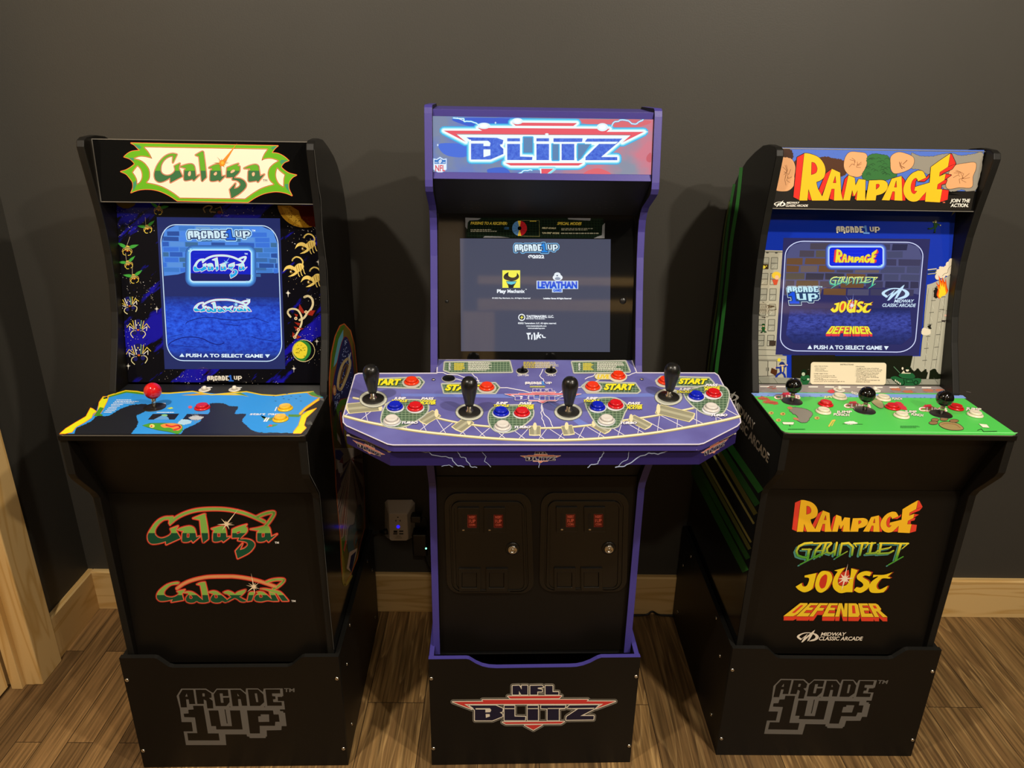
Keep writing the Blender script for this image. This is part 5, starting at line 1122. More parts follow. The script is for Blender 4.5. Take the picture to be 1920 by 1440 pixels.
# ---- bezel print
bz = R_['pl_bezel']; SKY = gls('#1430a8')
P4 = [Vector((sx*(IN-0.001), bez(z), z))+bz.n*1e-4 for sx, z in ((-1, 0.9445), (1, 0.9445), (1, 1.350), (-1, 1.350))]
R_['bezel'].add(P4, [(0, 1, 2, 3)], SKY)
A = Art(R_['bezel'], bz)
A.crop(1400, 460, 5.142)
GB, GBD = gls('#a8a698'), gls('#4a4a44')
A.poly([(150, 45), (345, 50), (345, 1060), (385, 1065), (385, 1330), (70, 1340), (80, 900)], GB)
A.line([(150, 62), (345, 66)], 6, GBD); A.line([(95, 1005), (345, 1010)], 5, GBD); A.line([(95, 1060), (385, 1065)], 5, GBD); A.line([(95, 1100), (370, 1103)], 4, GBD)
for x, y in ((200, 70), (285, 72)): A.oval((x, y), 14, 8, GBD, n=10)
def window(q, pane='#9c9c90'):
    A.poly(q, gls(pane)); A.line(q, 5, GBD, closed=True, disc=False); m_ = [((q[0][0]+q[3][0])/2, (q[0][1]+q[3][1])/2), ((q[1][0]+q[2][0])/2, (q[1][1]+q[2][1])/2)]; A.line(m_, 6, GBD, disc=False)
    A.line([(q[3][0]+12, q[3][1]-12), (q[3][0]+34, q[3][1]-36)], 3, gls('#c8c8bc'), disc=False)
for k, (y0, y1) in enumerate(((118, 228), (270, 380), (418, 530), (568, 678), (715, 825), (866, 970))):
    o = -k*9; window([(152+o, y0), (215+o, y0), (208+o, y1), (145+o, y1)]); window([(238+o*.8, y0), (300+o*.8, y0), (295+o*.8, y1), (232+o*.8, y1)])
A.poly([(145, 180), (208, 182), (205, 228), (142, 228)], gls('#3a2a1a')); A.oval((162, 210), 20, 16, gls('#d8c84a')); A.oval((190, 200), 6, 6, gls('#d8c84a'))
A.poly([(218, 918), (282, 920), (278, 968), (215, 966)], gls('#3a2f28'))
A.poly(ragged([(110, 570), (200, 545), (215, 600), (280, 590), (265, 625), (210, 640), (200, 690), (150, 690), (110, 650)], 14, 2, 9), gls('#3a342c'))
for k in range(6): A.line([(115+k*16, 660), (150+k*16, 580)], 4, gls('#6a6054'))
for q in ([(112, 1110), (205, 1112), (203, 1260), (108, 1262)], [(205, 1112), (290, 1114), (290, 1256), (203, 1260)]): A.line(q, 5, GBD, closed=True, disc=False)
A.line([(190, 1180), (190, 1210)], 5, GBD); A.line([(210, 1180), (210, 1210)], 5, GBD)
# figures on the print
def figure(c, s, body, head='#d8b090', hat=None, arms=((-12, 2), (12, 2)), legs=((-9, 30), (9, 30))):
    R = lambda p: (c[0]+s*p[0], c[1]+s*p[1]); b = gls(body)
    for a in arms: A.line([R((0, -8)), R((a[0]*.7, a[1]*.5-4)), R(a)], 6*s, b); A.oval(R(a), 3*s, 3*s, gls(head), n=10)
    for l in legs: A.line([R((0, 8)), R((l[0]*.7, 18)), R(l)], 7.5*s, b); A.oval(R((l[0]+(2 if l[0] > 0 else -2), l[1]+2)), 5*s, 2.5*s, gls('#14141a'), n=10)
    A.poly([R(p) for p in curve([(-8, -12), (8, -12), (7, 10), (-7, 10)], 3)], b); A.oval(R((0, -19)), 6*s, 7*s, gls(head), n=14)
    if hat: A.poly([R(p) for p in curve([(-9, -20), (-7, -27), (0, -30), (7, -27), (9, -20)], 3)], gls(hat)); A.line([R((-10, -20)), R((10, -20))], 2.5*s, gls(hat))
figure((340, 1200), 2.6, '#1c2f8a', hat='#1c2a6a', arms=((-26, -8), (18, -18)), legs=((-24, 30), (12, 30)))
A.poly([(240, 1180), (295, 1205), (280, 1258), (228, 1228)], gls('#4a2a18')); A.poly([(335, 1170), (355, 1170), (350, 1215), (340, 1225)], gls('#d8c070')); A.oval((312, 1104), 17, 17, gls('#d8c830'))
A.oval((285, 290), 44, 36, gls('#d8b83a')); A.oval((290, 310), 20, 22, gls('#d8b090')); A.poly([(245, 330), (305, 330), (290, 380), (262, 382)], gls('#b83a24'))
figure((160, 805), 1.7, '#24542c', hat='#1c4420', legs=((-10, 18), (12, 16)))
A.crop(1690, 540, 7.575)
# right-hand tower
TW = [(340, 0), (415, -330), (690, -400), (690, 0), (560, 1290), (80, 1290), (130, 960), (290, 900)]
A.crop(0, 0, 1)
A.poly([(1738, 534), (1748, 531), (1786, 514), (1781, 560), (1764, 712), (1700, 712), (1704, 668), (1726, 668)], GB)
A.crop(1690, 540, 7.575)
for a, b in (((385, 0), (265, 960)), ((450, 0), (325, 1150)), ((550, 140), (415, 1150)), ((620, 120), (480, 1150)), ((185, 970), (165, 1150)), ((110, 970), (90, 1120)), ((330, 300), (300, 700))): A.line([a, b], 4, GBD, disc=False)
for k in range(7):
    y = 180+k*170; x = 420-k*25; A.line([(x, y), (x+64, y-6)], 8, GBD, disc=False); A.line([(x+20, y+60), (x+40, y+120)], 4, gls('#c8c8bc'), disc=False)
    x2 = 560-k*24; y2 = 130+k*178; A.line([(x2, y2), (x2+64, y2-6)], 8, GBD, disc=False); A.line([(x2+20, y2+60), (x2+40, y2+120)], 4, gls('#c8c8bc'), disc=False)
A.poly(ragged([(540, 340), (600, 310), (650, 340), (640, 430), (610, 480), (560, 460), (535, 410)], 18, 2, 12), gls('#2a2426')); A.oval((622, 390), 16, 16, gls('#d8b0a0'))
A.poly(ragged([(300, 570), (400, 590), (405, 655), (295, 660)], 6, 2, 13), gls('#d8cfbc')); A.poly(ragged([(370, 540), (415, 525), (415, 580), (380, 570)], 8, 1, 14), gls('#1a1a1a'))
A.crop(1700, 390, 8.467)
SMK = gls('#d8ccb8')
for p in ((700, 860, 60), (660, 900, 50), (700, 960, 70), (620, 960, 46), (560, 990, 60), (500, 1020, 50), (490, 1090, 50), (560, 1060, 60), (640, 1020, 60), (720, 900, 40), (735, 770, 22), (530, 950, 24)): A.oval((p[0], p[1]), p[2]*.9 if p[0]+p[2] < 740 else max(6, 740-p[0]), p[2], SMK)
A.line(curve([(560, 1080), (600, 1040), (640, 1030), (660, 960), (720, 900)], 4, False), 6, gls('#5a4a3a'))
A.poly(ragged([(430, 1300), (480, 1250), (500, 1400), (440, 1430)], 14, 2, 15), gls('#1c1814'))
def flame(k, cl): A.poly(curve([(560+(x-560)*k, 1420+(y-1420)*k) + t for x, y, t in ((470, 1380, ()), (490, 1280, ()), (460, 1170, (0,)), (510, 1220, ()), (500, 1060, (0,)), (550, 1160, ()), (560, 1090, (0,)), (600, 1180, ()), (615, 1110, (0,)), (635, 1250, ()), (655, 1310, (0,)), (620, 1370, ()), (560, 1390, ()), (510, 1440, (0,)))], 4), gls(cl))
flame(1.0, '#c83414'); flame(0.88, '#e87418'); flame(0.66, '#f0c82c')
for y0 in (975, 1010, 1045): A.line([(335, y0+5), (465, y0-10)], 16, gls(('#c8bfa0', '#2a3a2a', '#9a9a80')[(y0-975)//35]))
figure((455, 275), 3.2, '#1f4a24', head='#d8cf9a', arms=((-12, -16), (24, 0)), legs=((-34, 16), (-4, 34)))
A.poly([(700, 130), (740, 40), (800, 36)], gls('#8a8270'))
# foot of the print: hedge, pavement, card
A.crop(1500, 660, 8.727)
A.poly([(-140, 60), (1840, 60), (1790, 300), (1850, 300), (1900, 440), (-140, 440)], gls('#161a10'))
A.poly([(-140, 50), (570, 50), (570, 440), (-140, 440)], gls('#1c1a0e'))
A.crop(1690, 540, 7.575); A.poly(ragged([(90, 1120), (150, 1150), (180, 1180), (230, 1140), (280, 1190), (340, 1150), (370, 1200), (420, 1160), (480, 1150), (520, 1210), (562, 1230), (556, 1290), (80, 1290)], 6, 2, 17), gls('#141a0e')); A.poly([(350, 1290), (380, 1180), (400, 1180), (385, 1290)], GB)
A.crop(0, 0, 1)
A.poly([(1413, 706), (1500, 709), (1770, 711), (1763, 725), (1413, 721)], gls('#8a8c80')); A.poly([(1413, 718), (1764, 721), (1763, 726), (1413, 723)], gls('#3f4038'))
for k in range(12): x = 1420+k*30; A.line([(x, 708), (x+8, 719)], 0.7, GBD, disc=False)
A.crop(1500, 660, 8.727)
card = round_rect(165, 163, 1400, 525, 45); card = [(p[0]+(525-p[1])*0.035-3+ (p[0]-165)*0.0, p[1]+(p[0]-165)*0.010) for p in card]
A.line(card, 8, gls('#2a2620'), closed=True); A.poly(card, gls('#e0d4b8'))
TX = gls('#3a342a'); A.text('INSTRUCTIONS', (655, 214), (872, 217), 22, TX, bold=.02)
for t, x0, x1, y in (('JOIN THE ACTION:', 232, 452, 238), ('- Select Character', 232, 425, 268), ('- Insert Coin(s)', 230, 392, 292), ('- Press Jump Button', 228, 452, 316), ('GAME OBJECTIVES:', 222, 455, 360), ('- Eat food to prolong your life', 216, 565, 391), ('- Destroy all buildings to advance', 214, 592, 416), ('to next city', 245, 375, 438), ('- Finish damaged by hit obstructions', 212, 612, 460), ('- Avoid your arch enemies caught & hit', 208, 728, 486),
                     ('STRATEGIES:', 905, 1055, 244), ('- CLIMB up the sides of buildings', 902, 1285, 274), ('- UP/PUNCH button to punch out walls', 900, 1340, 298), ('- PUNCH open windows to find food', 898, 1320, 322), ('- Use JUMP button to leap away', 896, 1290, 347), ('- Avoid attacking neighbours twice', 894, 1268, 370), ('- During a JUMP you may grab', 892, 1235, 394), ('onto another building', 918, 1280, 418), ('to attack', 918, 1082, 441), ('NOTE: OTHER PLAYERS MAY BE', 914, 1300, 468), ('FRIENDS OR FOES', 910, 1140, 494)): A.text(t, (x0, y), (x1, y+2), 15, TX, bold=.015)
# tank and crouching soldier on the print
TG, TGD, TGL = gls('#1f5a34'), gls('#0c2414'), gls('#3a7a4c')
A.line([(1530, 240), (1625, 340)], 20, TGD); A.line([(1530, 240), (1625, 340)], 10, gls('#5a7a60'))
A.poly(curve([(1610, 385), (1660, 345), (1830, 345), (1870, 420), (1700, 430)], 4), TG); A.poly(curve([(1480, 415), (1560, 395), (1700, 440), (1960, 430), (1950, 520), (1840, 548), (1660, 545), (1600, 530), (1500, 450)], 4), TG)
A.line(curve([(1500, 440), (1600, 520), (1650, 545), (1700, 520), (1690, 450)], 4, False), 14, TGD)
for k in range(4): A.oval((1555+k*26, 465+k*18), 10, 18, gls('#cfc8b8')); 
A.line([(1730, 450), (1830, 450), (1840, 500), (1730, 500)], 8, TGD, closed=True); A.oval((1768, 478), 14, 10, TGL); A.oval((1890, 500), 40, 38, TGD); A.oval((1890, 500), 26, 26, TG)
A.oval((1750, 295), 26, 24, gls('#d8d0bc')); A.poly([(1720, 285), (1780, 285), (1775, 250), (1730, 252)], TGD); A.poly([(1650, 350), (1690, 300), (1720, 350)], gls('#cfc8b0')); A.oval((1672, 268), 16, 22, gls('#d8d0bc')); A.line([(1700, 345), (1800, 345)], 12, gls('#cfc8b0'))
A.oval((60, 320), 44, 36, TGD); A.oval((50, 360), 28, 30, gls('#a8b8a0')); A.poly(curve([(10, 400), (60, 390), (140, 380), (150, 470), (110, 530), (10, 530)], 4), TG); A.line([(130, 430), (60, 470), (20, 440)], 12, TGD); A.oval((128, 445), 18, 18, gls('#b8c8b0'))
A.crop(0, 0, 1); badge_inline(A, 1567, 424, 1649, 437, gls('#d8d4c8'), gls('#5a8ad8'), slope=0.01)

# ---- lit screen
sb = MB(); screen_quad(R_, sb, [(1469, 446), (1744, 448), (1723, 667), (1454, 665)], lit('#2b2a5c'))
A = Art(sb, bz, base=6e-4)
fq = [(1473.5, 452), (1732.5, 454.5), (1714.5, 660.5), (1461.5, 657.5)]; F = quad_map(fq)
FR = [F(*p) for p in round_rect(0, 0, 1, 1, 0.13, 8)]; A.poly(FR, lit('#2a2a60'))
BRK = ['#4a4250', '#5a4638', '#6a4a30', '#5a5046', '#3a3646', '#4c4a68', '#6a5a58', '#3f3a50']
A.poly([F(u, v) for u, v in [(0.13, 0.006), (0.87, 0.006), (0.96, 0.04), (0.994, 0.13), (0.996, 0.47), (0.70, 0.40), (0.35, 0.40), (0.2, 0.47), (0.004, 0.49), (0.006, 0.13), (0.04, 0.04)]], lit('#50527e'))
rb = random.Random(5)
for r_ in range(7):
    v0, v1 = 0.015+r_*0.068, 0.015+(r_+1)*0.068-0.010; u = 0.012-(r_ % 2)*0.08
    while u < 0.985:
        wd = rb.uniform(0.12, 0.19); a, b = max(u, 0.014), min(u+wd-0.014, 0.986)
        if b-a > 0.03:
            q_ = [(a, v0), (b, v0), (b, v1), (a, v1)]
            if all(inside(*p) for p in q_):
                cl = rb.choice(BRK); A.poly([F(p[0]+rb.uniform(-.004, .004), p[1]+rb.uniform(-.004, .004)) for p in q_], lit(cl if a < .55 else rb.choice(['#343250', '#2c2c4c', '#3c3a5a', '#45486a'])), keep=True)
        u += wd
A.up()
pt = lambda u, v: bz.at(F(u, v))
ST2 = lit_noise('dim street on screen', '#20246a', '#4a58c0', 90, pt(.5, .95).z, pt(.5, .60).z, [(0.0, 0.0), (0.25, 0.25), (0.6, 0.8), (0.8, 0.6), (1.0, 0.0)], (1, 1, 2.2))
A.poly([F(0.06, 0.60), F(0.94, 0.60), F(0.97, 0.85), F(0.9, 0.93), F(0.1, 0.93), F(0.04, 0.85)], ST2)
A.line(FR, 1.6, lit('#d4dcff'), closed=True)
A.crop(1450, 440, 12)
for g_, cl in ((75, '#3c4a94'), (58, '#4c62b8'), (40, '#6688e0'), (22, '#8fb4f4')): A.poly(round_rect(1245-g_, 272-g_, 2470+g_, 720+g_, 70+g_), lit(cl))
A.poly(round_rect(1240, 266, 2476, 726, 72), lit('#d4f0ff')); A.poly(round_rect(1258, 286, 2456, 704, 58), lit('#0a24dc'))
for y in (340, 420, 480, 650): A.line([(1300, y), (1300+rb.uniform(200, 900), y-4)], 7, lit('#2440f0'))
for p in ((1255, 290), (1290, 275), (2435, 690), (2390, 715), (2350, 722)): A.rect(p[0]-20, p[1]-18, p[0]+20, p[1]+18, lit('#a8dcf4'))
A.crop(1450, 440, 12, (0.364, 1193, 0.373, 267)); rampage(A, lit('#f4e038'), lit('#f03a4a'), lit('#1a1a6a'), 14)
A.crop(1450, 440, 12)
A.aff = (0.685, 1210, 0.80, 408)
gz = lambda y: bz.at(A.px((800, y))).z
gauntlet(A, grad_ink('lit gauntlet', '#4ad8a0', '#f4f47a', gz(900), gz(680), mat('lit green gradient', '#ffffff', 0.04, emit=1.0)), lit('#2a8aa0'), lit('#1c2a70'))
A.crop(1450, 550, 6.4, (0.378, 565, 0.455, 28)); joust(A, lit('#f4e83a'), lit('#e8542c'), lit('#8a2a1c'), lit('#dcecff'), lit('#8a9ae8'))
A.crop(1450, 550, 6.4); defender(A, [(690, 393), (1135, 395), (1185, 488), (622, 485)], lit('#f0e83c'), lit('#e8384a'), lit('#6a2a10'), 28)
A.crop(1450, 440, 12, (0.457, 243, 0.50, 1098)); A.line(A_SIL, 60, lit('#1a2a50'), closed=True); A.line(A_SIL, 36, lit('#e0f4ff'), closed=True); badge_stacked(A, lit('#24406a'), lit('#b4e8f4'), white=lit('#bfeaf6'), one=lit('#1450e0'))
A.crop(1590, 440, 12); midway(A, 745, 1195, 2.05, lit('#c8e8ff'), None)
A.crop(1450, 550, 6.4); A.text('MIDWAY', (1442, 110), (1685, 110), 36, lit('#d4ecff'), bold=.022, shear=.3); A.text('CLASSIC ARCADE', (1302, 160), (1705, 163), 38, lit('#d4ecff'), bold=.022, shear=.3)
A.text('PUSH A TO SELECT GAME', (482, 668), (1298, 674), 44, lit('#e4f2ff'), bold=0.035)
A.poly([(405, 666), (460, 667), (434, 620)], lit('#e4f2ff')); A.poly([(1322, 632), (1378, 634), (1348, 680)], lit('#e4f2ff'))
sb.build('screen', R_['root'], recalc=False)['label'] = 'glowing menu screen with yellow titles'

# ---- control panel print
dk_all = [Vector((x, y, 0.94+1e-4)) for x, y in R_['deck_out']]
tri = tessellate_polygon([[Vector((p.x, p.y, 0)) for p in dk_all]])
LAWN = ink('#4cbf50')
R_['control_panel'].add(dk_all, [tuple(t) if (dk_all[t[1]]-dk_all[t[0]]).cross(dk_all[t[2]]-dk_all[t[0]]).z > 0 else tuple(reversed(t)) for t in tri], LAWN)
A = Art(R_['control_panel'], R_['pl_deck']).crop(1380, 680, 6.857)
ry = lambda pts: [((p[0]+1782.8, p[1]) + tuple(p[2:])) for p in pts]     # crop (1640, 680)
A.poly([(195, 392), (275, 385)] + ry([(1020, 412), (1135, 422), (1180, 460)]) + [(240, 432)], ink('#7a9ce0'))
A.poly([(275, 284), (285, 278)] + ry([(845, 300), (1000, 395)]) + [(275, 382)], ink('#8c8484'))
for k in range(11): x = 310+k*208; A.poly([(x, 300+k*1.4), (x+120, 301+k*1.4), (x+118, 315+k*1.4), (x-4, 314+k*1.4)], ink('#e8e4dc'), keep=True)
A.up()
for k in range(20): x = 300+k*140; A.line([(x, 372), (x+60, 385)], 4, ink('#6a6464'), disc=False)
for k in range(34): x = 260+k*75; A.oval((x+rm.uniform(-15, 15), 425+x*.012+rm.uniform(-12, 12)), 14, 4, ink('#4a6ab0'), n=8, keep=True)
A.up()
RDI, WHI, DKI, BRN = ink('#c8283c'), ink('#f0ece0'), ink('#20241c'), ink('#7a6a48')
for x, y, s_ in ((360, 470, 1), (450, 520, 1.2), (470, 330, .6)): A.poly(ragged([(x-90*s_, y-10), (x-30*s_, y-30*s_), (x+60*s_, y-14), (x+70*s_, y+16*s_), (x-20*s_, y+10)], 14, 2, int(x)), ink('#b8503c'), ); A.line([(x-60*s_, y), (x+50*s_, y-4)], 5, ink('#6a2a1c'))
for p in ry([(260, 345), (420, 375), (680, 360), (820, 360)]): A.poly(ragged([(p[0]-60, p[1]-12), (p[0]+50, p[1]-16), (p[0]+70, p[1]+14), (p[0]-20, p[1]+10)], 10, 2, int(p[0])), ink('#b86a50'))
def word(txt, p0, p1, h, fill=WHI, out=RDI, wide=.09):
    A.text(txt, p0, p1, h, out, bold=wide); A.text(txt, p0, p1, h, fill, bold=.03)
for px_, (p0, p1) in (((640, 415), ((490, 462), (830, 462))), ((1500, 530), ((1385, 572), (1735, 580))), (ry([(680, 570)])[0], tuple(ry([(565, 615), (935, 628)])))):
    A.poly(ragged([(px_[0]-70, px_[1]+20), (px_[0]-20, px_[1]-30), (px_[0]+50, px_[1]-20), (px_[0]+70, px_[1]+20)], 10, 2, 5), RDI); word('CLIMB', (p0[0], p0[1]+6), (p1[0], p1[1]+6), 48)
for p0, p1, q0, q1 in (((1290, 650), (1490, 650), (1255, 682), (1455, 690)),): word('JUMP', p0, p1, 30, WHI, DKI); word('PUNCH', q0, q1, 30, WHI, DKI)
for p0, p1, t in (ry([(385, 645), (540, 650)]) + ['JUMP'], ry([(470, 680), (620, 695)]) + ['PUNCH'], ry([(225, 480), (350, 482)]) + ['PUNCH'], ry([(1170, 605), (1370, 620)]) + ['JUMP']): word(t, p0, p1, 30, WHI, DKI)
word('JUMP', (1130, 455), (1250, 455), 24, ink('#d8e8b0'), ink('#6a9a4a')); word('PUNCH', (1480, 398), (1560, 420), 30, WHI, DKI)
A.poly(ragged([(1180, 370), (1240, 345), (1270, 380), (1220, 400)], 8, 2, 8), RDI)
A.poly(ragged(ry([(260, 520), (330, 510), (420, 600), (330, 600)]), 8, 2, 8), RDI)
fur = ragged([(690, 600), (740, 575), (830, 585), (900, 600), (980, 650), (960, 700), (920, 760), (850, 770), (790, 745), (790, 690), (720, 650)], 9, 1, 30); A.line(fur, 8, DKI, closed=True, disc=False); A.poly(fur, ink('#807c72'))
A.poly(curve([(655, 580), (700, 565), (730, 590), (690, 605)], 3), ink('#b8785c')); A.poly(curve([(730, 715), (780, 710), (810, 740), (760, 740)], 3), ink('#b8785c'))
for x, y in ((450, 650), (600, 662), (545, 742), (1040, 715)): A.oval((x, y), 34, 20, ink('#c8a05a'), n=10); A.oval((x+6, y), 14, 9, ink('#7a5a24'), n=8)
sg = [(595, 768), (745, 770), (735, 800), (610, 795)]; A.line(sg, 6, DKI, closed=True); A.poly(sg, ink('#e8e8d0')); A.line([(690, 800), (695, 822)], 7, DKI)
A.line([(1195, 820), (1240, 750), (1270, 745)], 20, ink('#d8b84a')); A.line([(1230, 815), (1260, 760)], 12, ink('#d8b84a')); A.poly(ragged([(1395, 775), (1480, 755), (1560, 780), (1500, 798), (1420, 795)], 8, 2, 9), ink('#e8e8dc')); A.line([(1370, 790), (1625, 795)], 4, DKI)
A.greek(670, 852, 910, 866, 1, ink('#2a7a34'), rm, .8); A.greek(*ry([(330, 812)])[0], *ry([(630, 845)])[0], 3, ink('#2a7a34'), rm, .5)
paw = ry([(830, 790), (900, 765), (1060, 785), (1140, 850), (1080, 870), (960, 865), (860, 830)]); A.line(curve(paw, 4), 12, DKI, closed=True); A.poly(curve(paw, 4), ink('#9a8858')); A.line(curve(ry([(860, 800), (920, 785), (1040, 800), (1100, 845)]), 4, False), 8, ink('#8a5a3a'))
for p, a, b in zip(ry([(775, 740), (890, 730), (1020, 752), (755, 778)]), (46, 50, 56, 56), (20, 18, 19, 20)): A.oval(p, a+6, b+5, DKI); A.oval(p, a, b, ink('#8a6a48'))
lg = ry([(1340, 790), (1440, 800), (1475, 840), (1390, 835)]); A.line(lg, 6, ink('#6a8a5a'), closed=True); A.poly(lg, ink('#e8e8d0')); A.line(ry([(1320, 875), (1370, 855), (1400, 890), (1570, 885)]), 6, DKI)
mud = curve([(1740, 500), (1830, 480)] + ry([(100, 520), (110, 580), (50, 580)]), 4); A.line(mud, 8, DKI, closed=True); A.poly(mud, ink('#9a9068'))
A.poly(ry([(1840, 905), (1820, 915)]) + [(640, 888), (600, 880), (640, 882)], ink('#8aee8c'))

# ---- front lettering
YL_, RL_, DK_ = ink('#f0b824'), ink('#e0402c'), ink('#3a1c0c')
A = Art(R_['front_panel'], R_['pl_front']).crop(1480, 925, 7.3846, (0.649, -244, 0.544, 3.7)); rampage(A, YL_, RL_, ink('#2a120a'), 16)
A.crop(1480, 925, 7.3846)
gz = lambda y: R_['pl_front'].at(A.px((800, y))).z
gauntlet(A, grad_ink('gradient print', '#4f9a30', '#f0dc3a', gz(860), gz(690), mat('green to yellow print', '#ffffff', 0.42, spec=.35)), ink('#4a8a80'), ink('#0e1a12'))
A.crop(1450, 1050, 7.3846); joust(A, ink('#f0cc1c'), ink('#c83420'), ink('#2a120a'), ink('#f0dcc0'), ink('#14161c'))
defender(A, [(365, 590), (1440, 596), (1580, 785), (130, 772)], ink('#f0c82c'), ink('#e04028'), ink('#3a1408'), 58)
CR = ink('#e8dcc8'); midway(A, 322, 994, 1.0, CR, None); A.text('MIDWAY', (650, 1043), (1010, 1043), 46, CR, bold=.022, shear=.3); A.text('CLASSIC ARCADE', (628, 1104), (1238, 1107), 50, CR, bold=.022, shear=.3)

# ---- stripes and lettering on the left side
SA = MB(); A = Art(SA, R_['pl_side_left'])
A.crop(1260, 790, 4.3636)
for a, b, w_, cl in (((480, 215), (728, 573), 45, '#3aa042'), ((450, 290), (700, 684), 42, '#318036'), ((400, 280), (685, 760), 30, '#84843a'), ((350, 290), (670, 838), 14, '#c0c070'), ((270, 330), (646, 990), 14, '#b0b060'), ((250, 345), (637, 1046), 24, '#78803a'), ((210, 370), (624, 1124), 34, '#30702c'), ((175, 400), (603, 1226), 46, '#30702c')):
    d = (b[0]-a[0], b[1]-a[1]); A.line([(a[0]-d[0]*.55, a[1]-d[1]*.55), a, b], w_*1.2, sk(cl), disc=False)
A.crop(0, 0, 1)
for pts, w_, cl in (([(1390, 314), (1383, 380), (1371, 455), (1364, 520), (1353, 620), (1343, 700), (1340, 780)], 6.5, '#3f9a42'), ([(1377, 345), (1370, 385), (1360, 465), (1352, 545), (1341, 640), (1333, 700), (1330, 780)], 5, '#38883c'), ([(1368, 378), (1357, 445), (1347, 550), (1334, 640), (1327, 700)], 2.5, '#6a7a3a')): A.line(curve(pts, 4, False), w_, sk(cl), disc=False)
SW = sk('#f4f0e6')
A.text('MIDWAY', (1377, 763), (1414, 808), 14, SW, bold=.03, up=(0.15, -1)); A.text('CLASSIC ARCADE', (1366, 775), (1440, 868), 15.5, SW, bold=.03, up=(0.2, -1))
midway(A, 1352, 738, 0.11, SW, None)
SA.build('side_sticker', R_['root'], recalc=False)['label'] = 'green striped print on the left side'
# ================================================================= middle machine: print, coin doors, screen
BL_WING = [(35, 162), (262, 160), (255, 147), (1042, 145), (1030, 158), (1245, 158), (1100, 212), (1155, 176), (122, 178), (178, 216)]
BL_TOP = [(445, 120), (845, 117), (825, 135), (465, 137)]
BL_BOT = [(405, 313), (865, 308), (840, 323), (430, 326)]
BL_TRI = [(570, 335), (702, 332), (635, 370)]
BL_LET = [[(160, 188), (355, 188), (408, 212), (405, 235), (385, 240), (405, 254), (405, 270), (330, 300), (200, 300), (200, 225), (185, 205)], [(420, 190), (495, 190), (495, 270), (576, 272), (573, 299), (420, 299)], [(592, 190), (670, 190), (670, 299), (592, 299)],
          [(692, 188), (875, 188), (868, 210), (825, 212), (825, 299), (740, 299), (740, 212), (692, 210)], [(905, 188), (1120, 185), (1092, 212), (985, 266), (1085, 266), (1082, 293), (878, 296), (882, 272), (970, 214), (885, 206)]]
BL_SLOT = [[(205, 209), (312, 209), (322, 222), (315, 238), (278, 240), (278, 218), (205, 218)], [(280, 252), (310, 252), (312, 270), (282, 280)], [(422, 209), (494, 209), (494, 215), (422, 215)], [(594, 209), (669, 208), (669, 214), (594, 215)], [(742, 208), (870, 207), (866, 213), (742, 214)], [(905, 209), (1090, 205), (1084, 213), (905, 215)]]
BL_NFL = [[(480, 42), (530, 40), (548, 70), (548, 40), (592, 40), (592, 108), (545, 108), (528, 80), (528, 108), (480, 108)], [(612, 42), (700, 40), (710, 52), (668, 56), (668, 65), (700, 70), (700, 85), (665, 85), (665, 108), (612, 108)], [(725, 42), (778, 42), (778, 88), (822, 88), (822, 108), (725, 108)]]
def blitz(A, red, navy, cream, grey, black, f=lambda p: p, sc=1.0, nfl=True, halo=True):
    T = lambda L: [f(p) for p in L]
    reds = [T(BL_WING), T(BL_BOT), T(BL_TRI)]+([T(BL_TOP)] if nfl else []); lets = [T(L) for L in BL_LET]+([T(L) for L in BL_NFL] if nfl else [])
    if halo:
        for L in reds+lets: A.line(L, 34*sc, grey, closed=True)
    for L in reds+lets: A.line(L, 22*sc, black, closed=True)
    for L in reds+lets: A.line(L, 13*sc, cream, closed=True)
    for L in reds: A.poly(L, red)
    for L in lets: A.poly(L, navy)
    for L in BL_SLOT: A.poly(T(L), cream)
def lightning(A, pts, w_, m, m2=None, seed=1):
    r = random.Random(seed); out = [pts[0]]
    for a, b in zip(pts, pts[1:]):
        L = math.hypot(b[0]-a[0], b[1]-a[1])
        for k in (0.33, 0.66): out.append((a[0]+(b[0]-a[0])*k+r.uniform(-.10, .10)*L, a[1]+(b[1]-a[1])*k+r.uniform(-.10, .10)*L))
        out.append(b)
    if m2: A.line(out, w_*2.4, m2)
    A.line(out, w_, m)

# ---- backlit marquee
def lit_patch(name, ca, cb, cc, cd_):
    m = mat(name, '#ffffff', 0.6, spec=0.1, emit=1.0); N, L, B = nodes_of(m); tc = N.new('ShaderNodeTexCoord')
    sx = N.new('ShaderNodeSeparateXYZ'); L.new(tc.outputs['Object'], sx.inputs[0]); mr = N.new('ShaderNodeMapRange'); mr.inputs[1].default_value = -0.02; mr.inputs[2].default_value = 0.12; L.new(sx.outputs[0], mr.inputs[0])
    nz = N.new('ShaderNodeTexNoise'); nz.inputs['Scale'].default_value = 14; nz.inputs['Detail'].default_value = 3; L.new(tc.outputs['Object'], nz.inputs['Vector'])
    rr = N.new('ShaderNodeValToRGB'); rr.color_ramp.elements[0].position = .38; rr.color_ramp.elements[1].position = .62; L.new(nz.outputs['Fac'], rr.inputs[0])
    mm = []
    for a, b in ((ca, cb), (cc, cd_)):
        x = N.new('ShaderNodeMix'); x.data_type = 'RGBA'; x.inputs[6].default_value = lin(a); x.inputs[7].default_value = lin(b); L.new(rr.outputs[0], x.inputs[0]); mm.append(x)
    x = N.new('ShaderNodeMix'); x.data_type = 'RGBA'; L.new(mr.outputs[0], x.inputs[0]); L.new(mm[0].outputs[2], x.inputs[6]); L.new(mm[1].outputs[2], x.inputs[7]); L.new(x.outputs[2], B.inputs['Emission Color']); return m
def back(h): return mat('backlit '+h, h, 0.6, spec=0.1, emit=1.0)
A = Art(NF['marquee'], NF['pl_marquee'], base=2e-4).crop(800, 210, 5.7727)
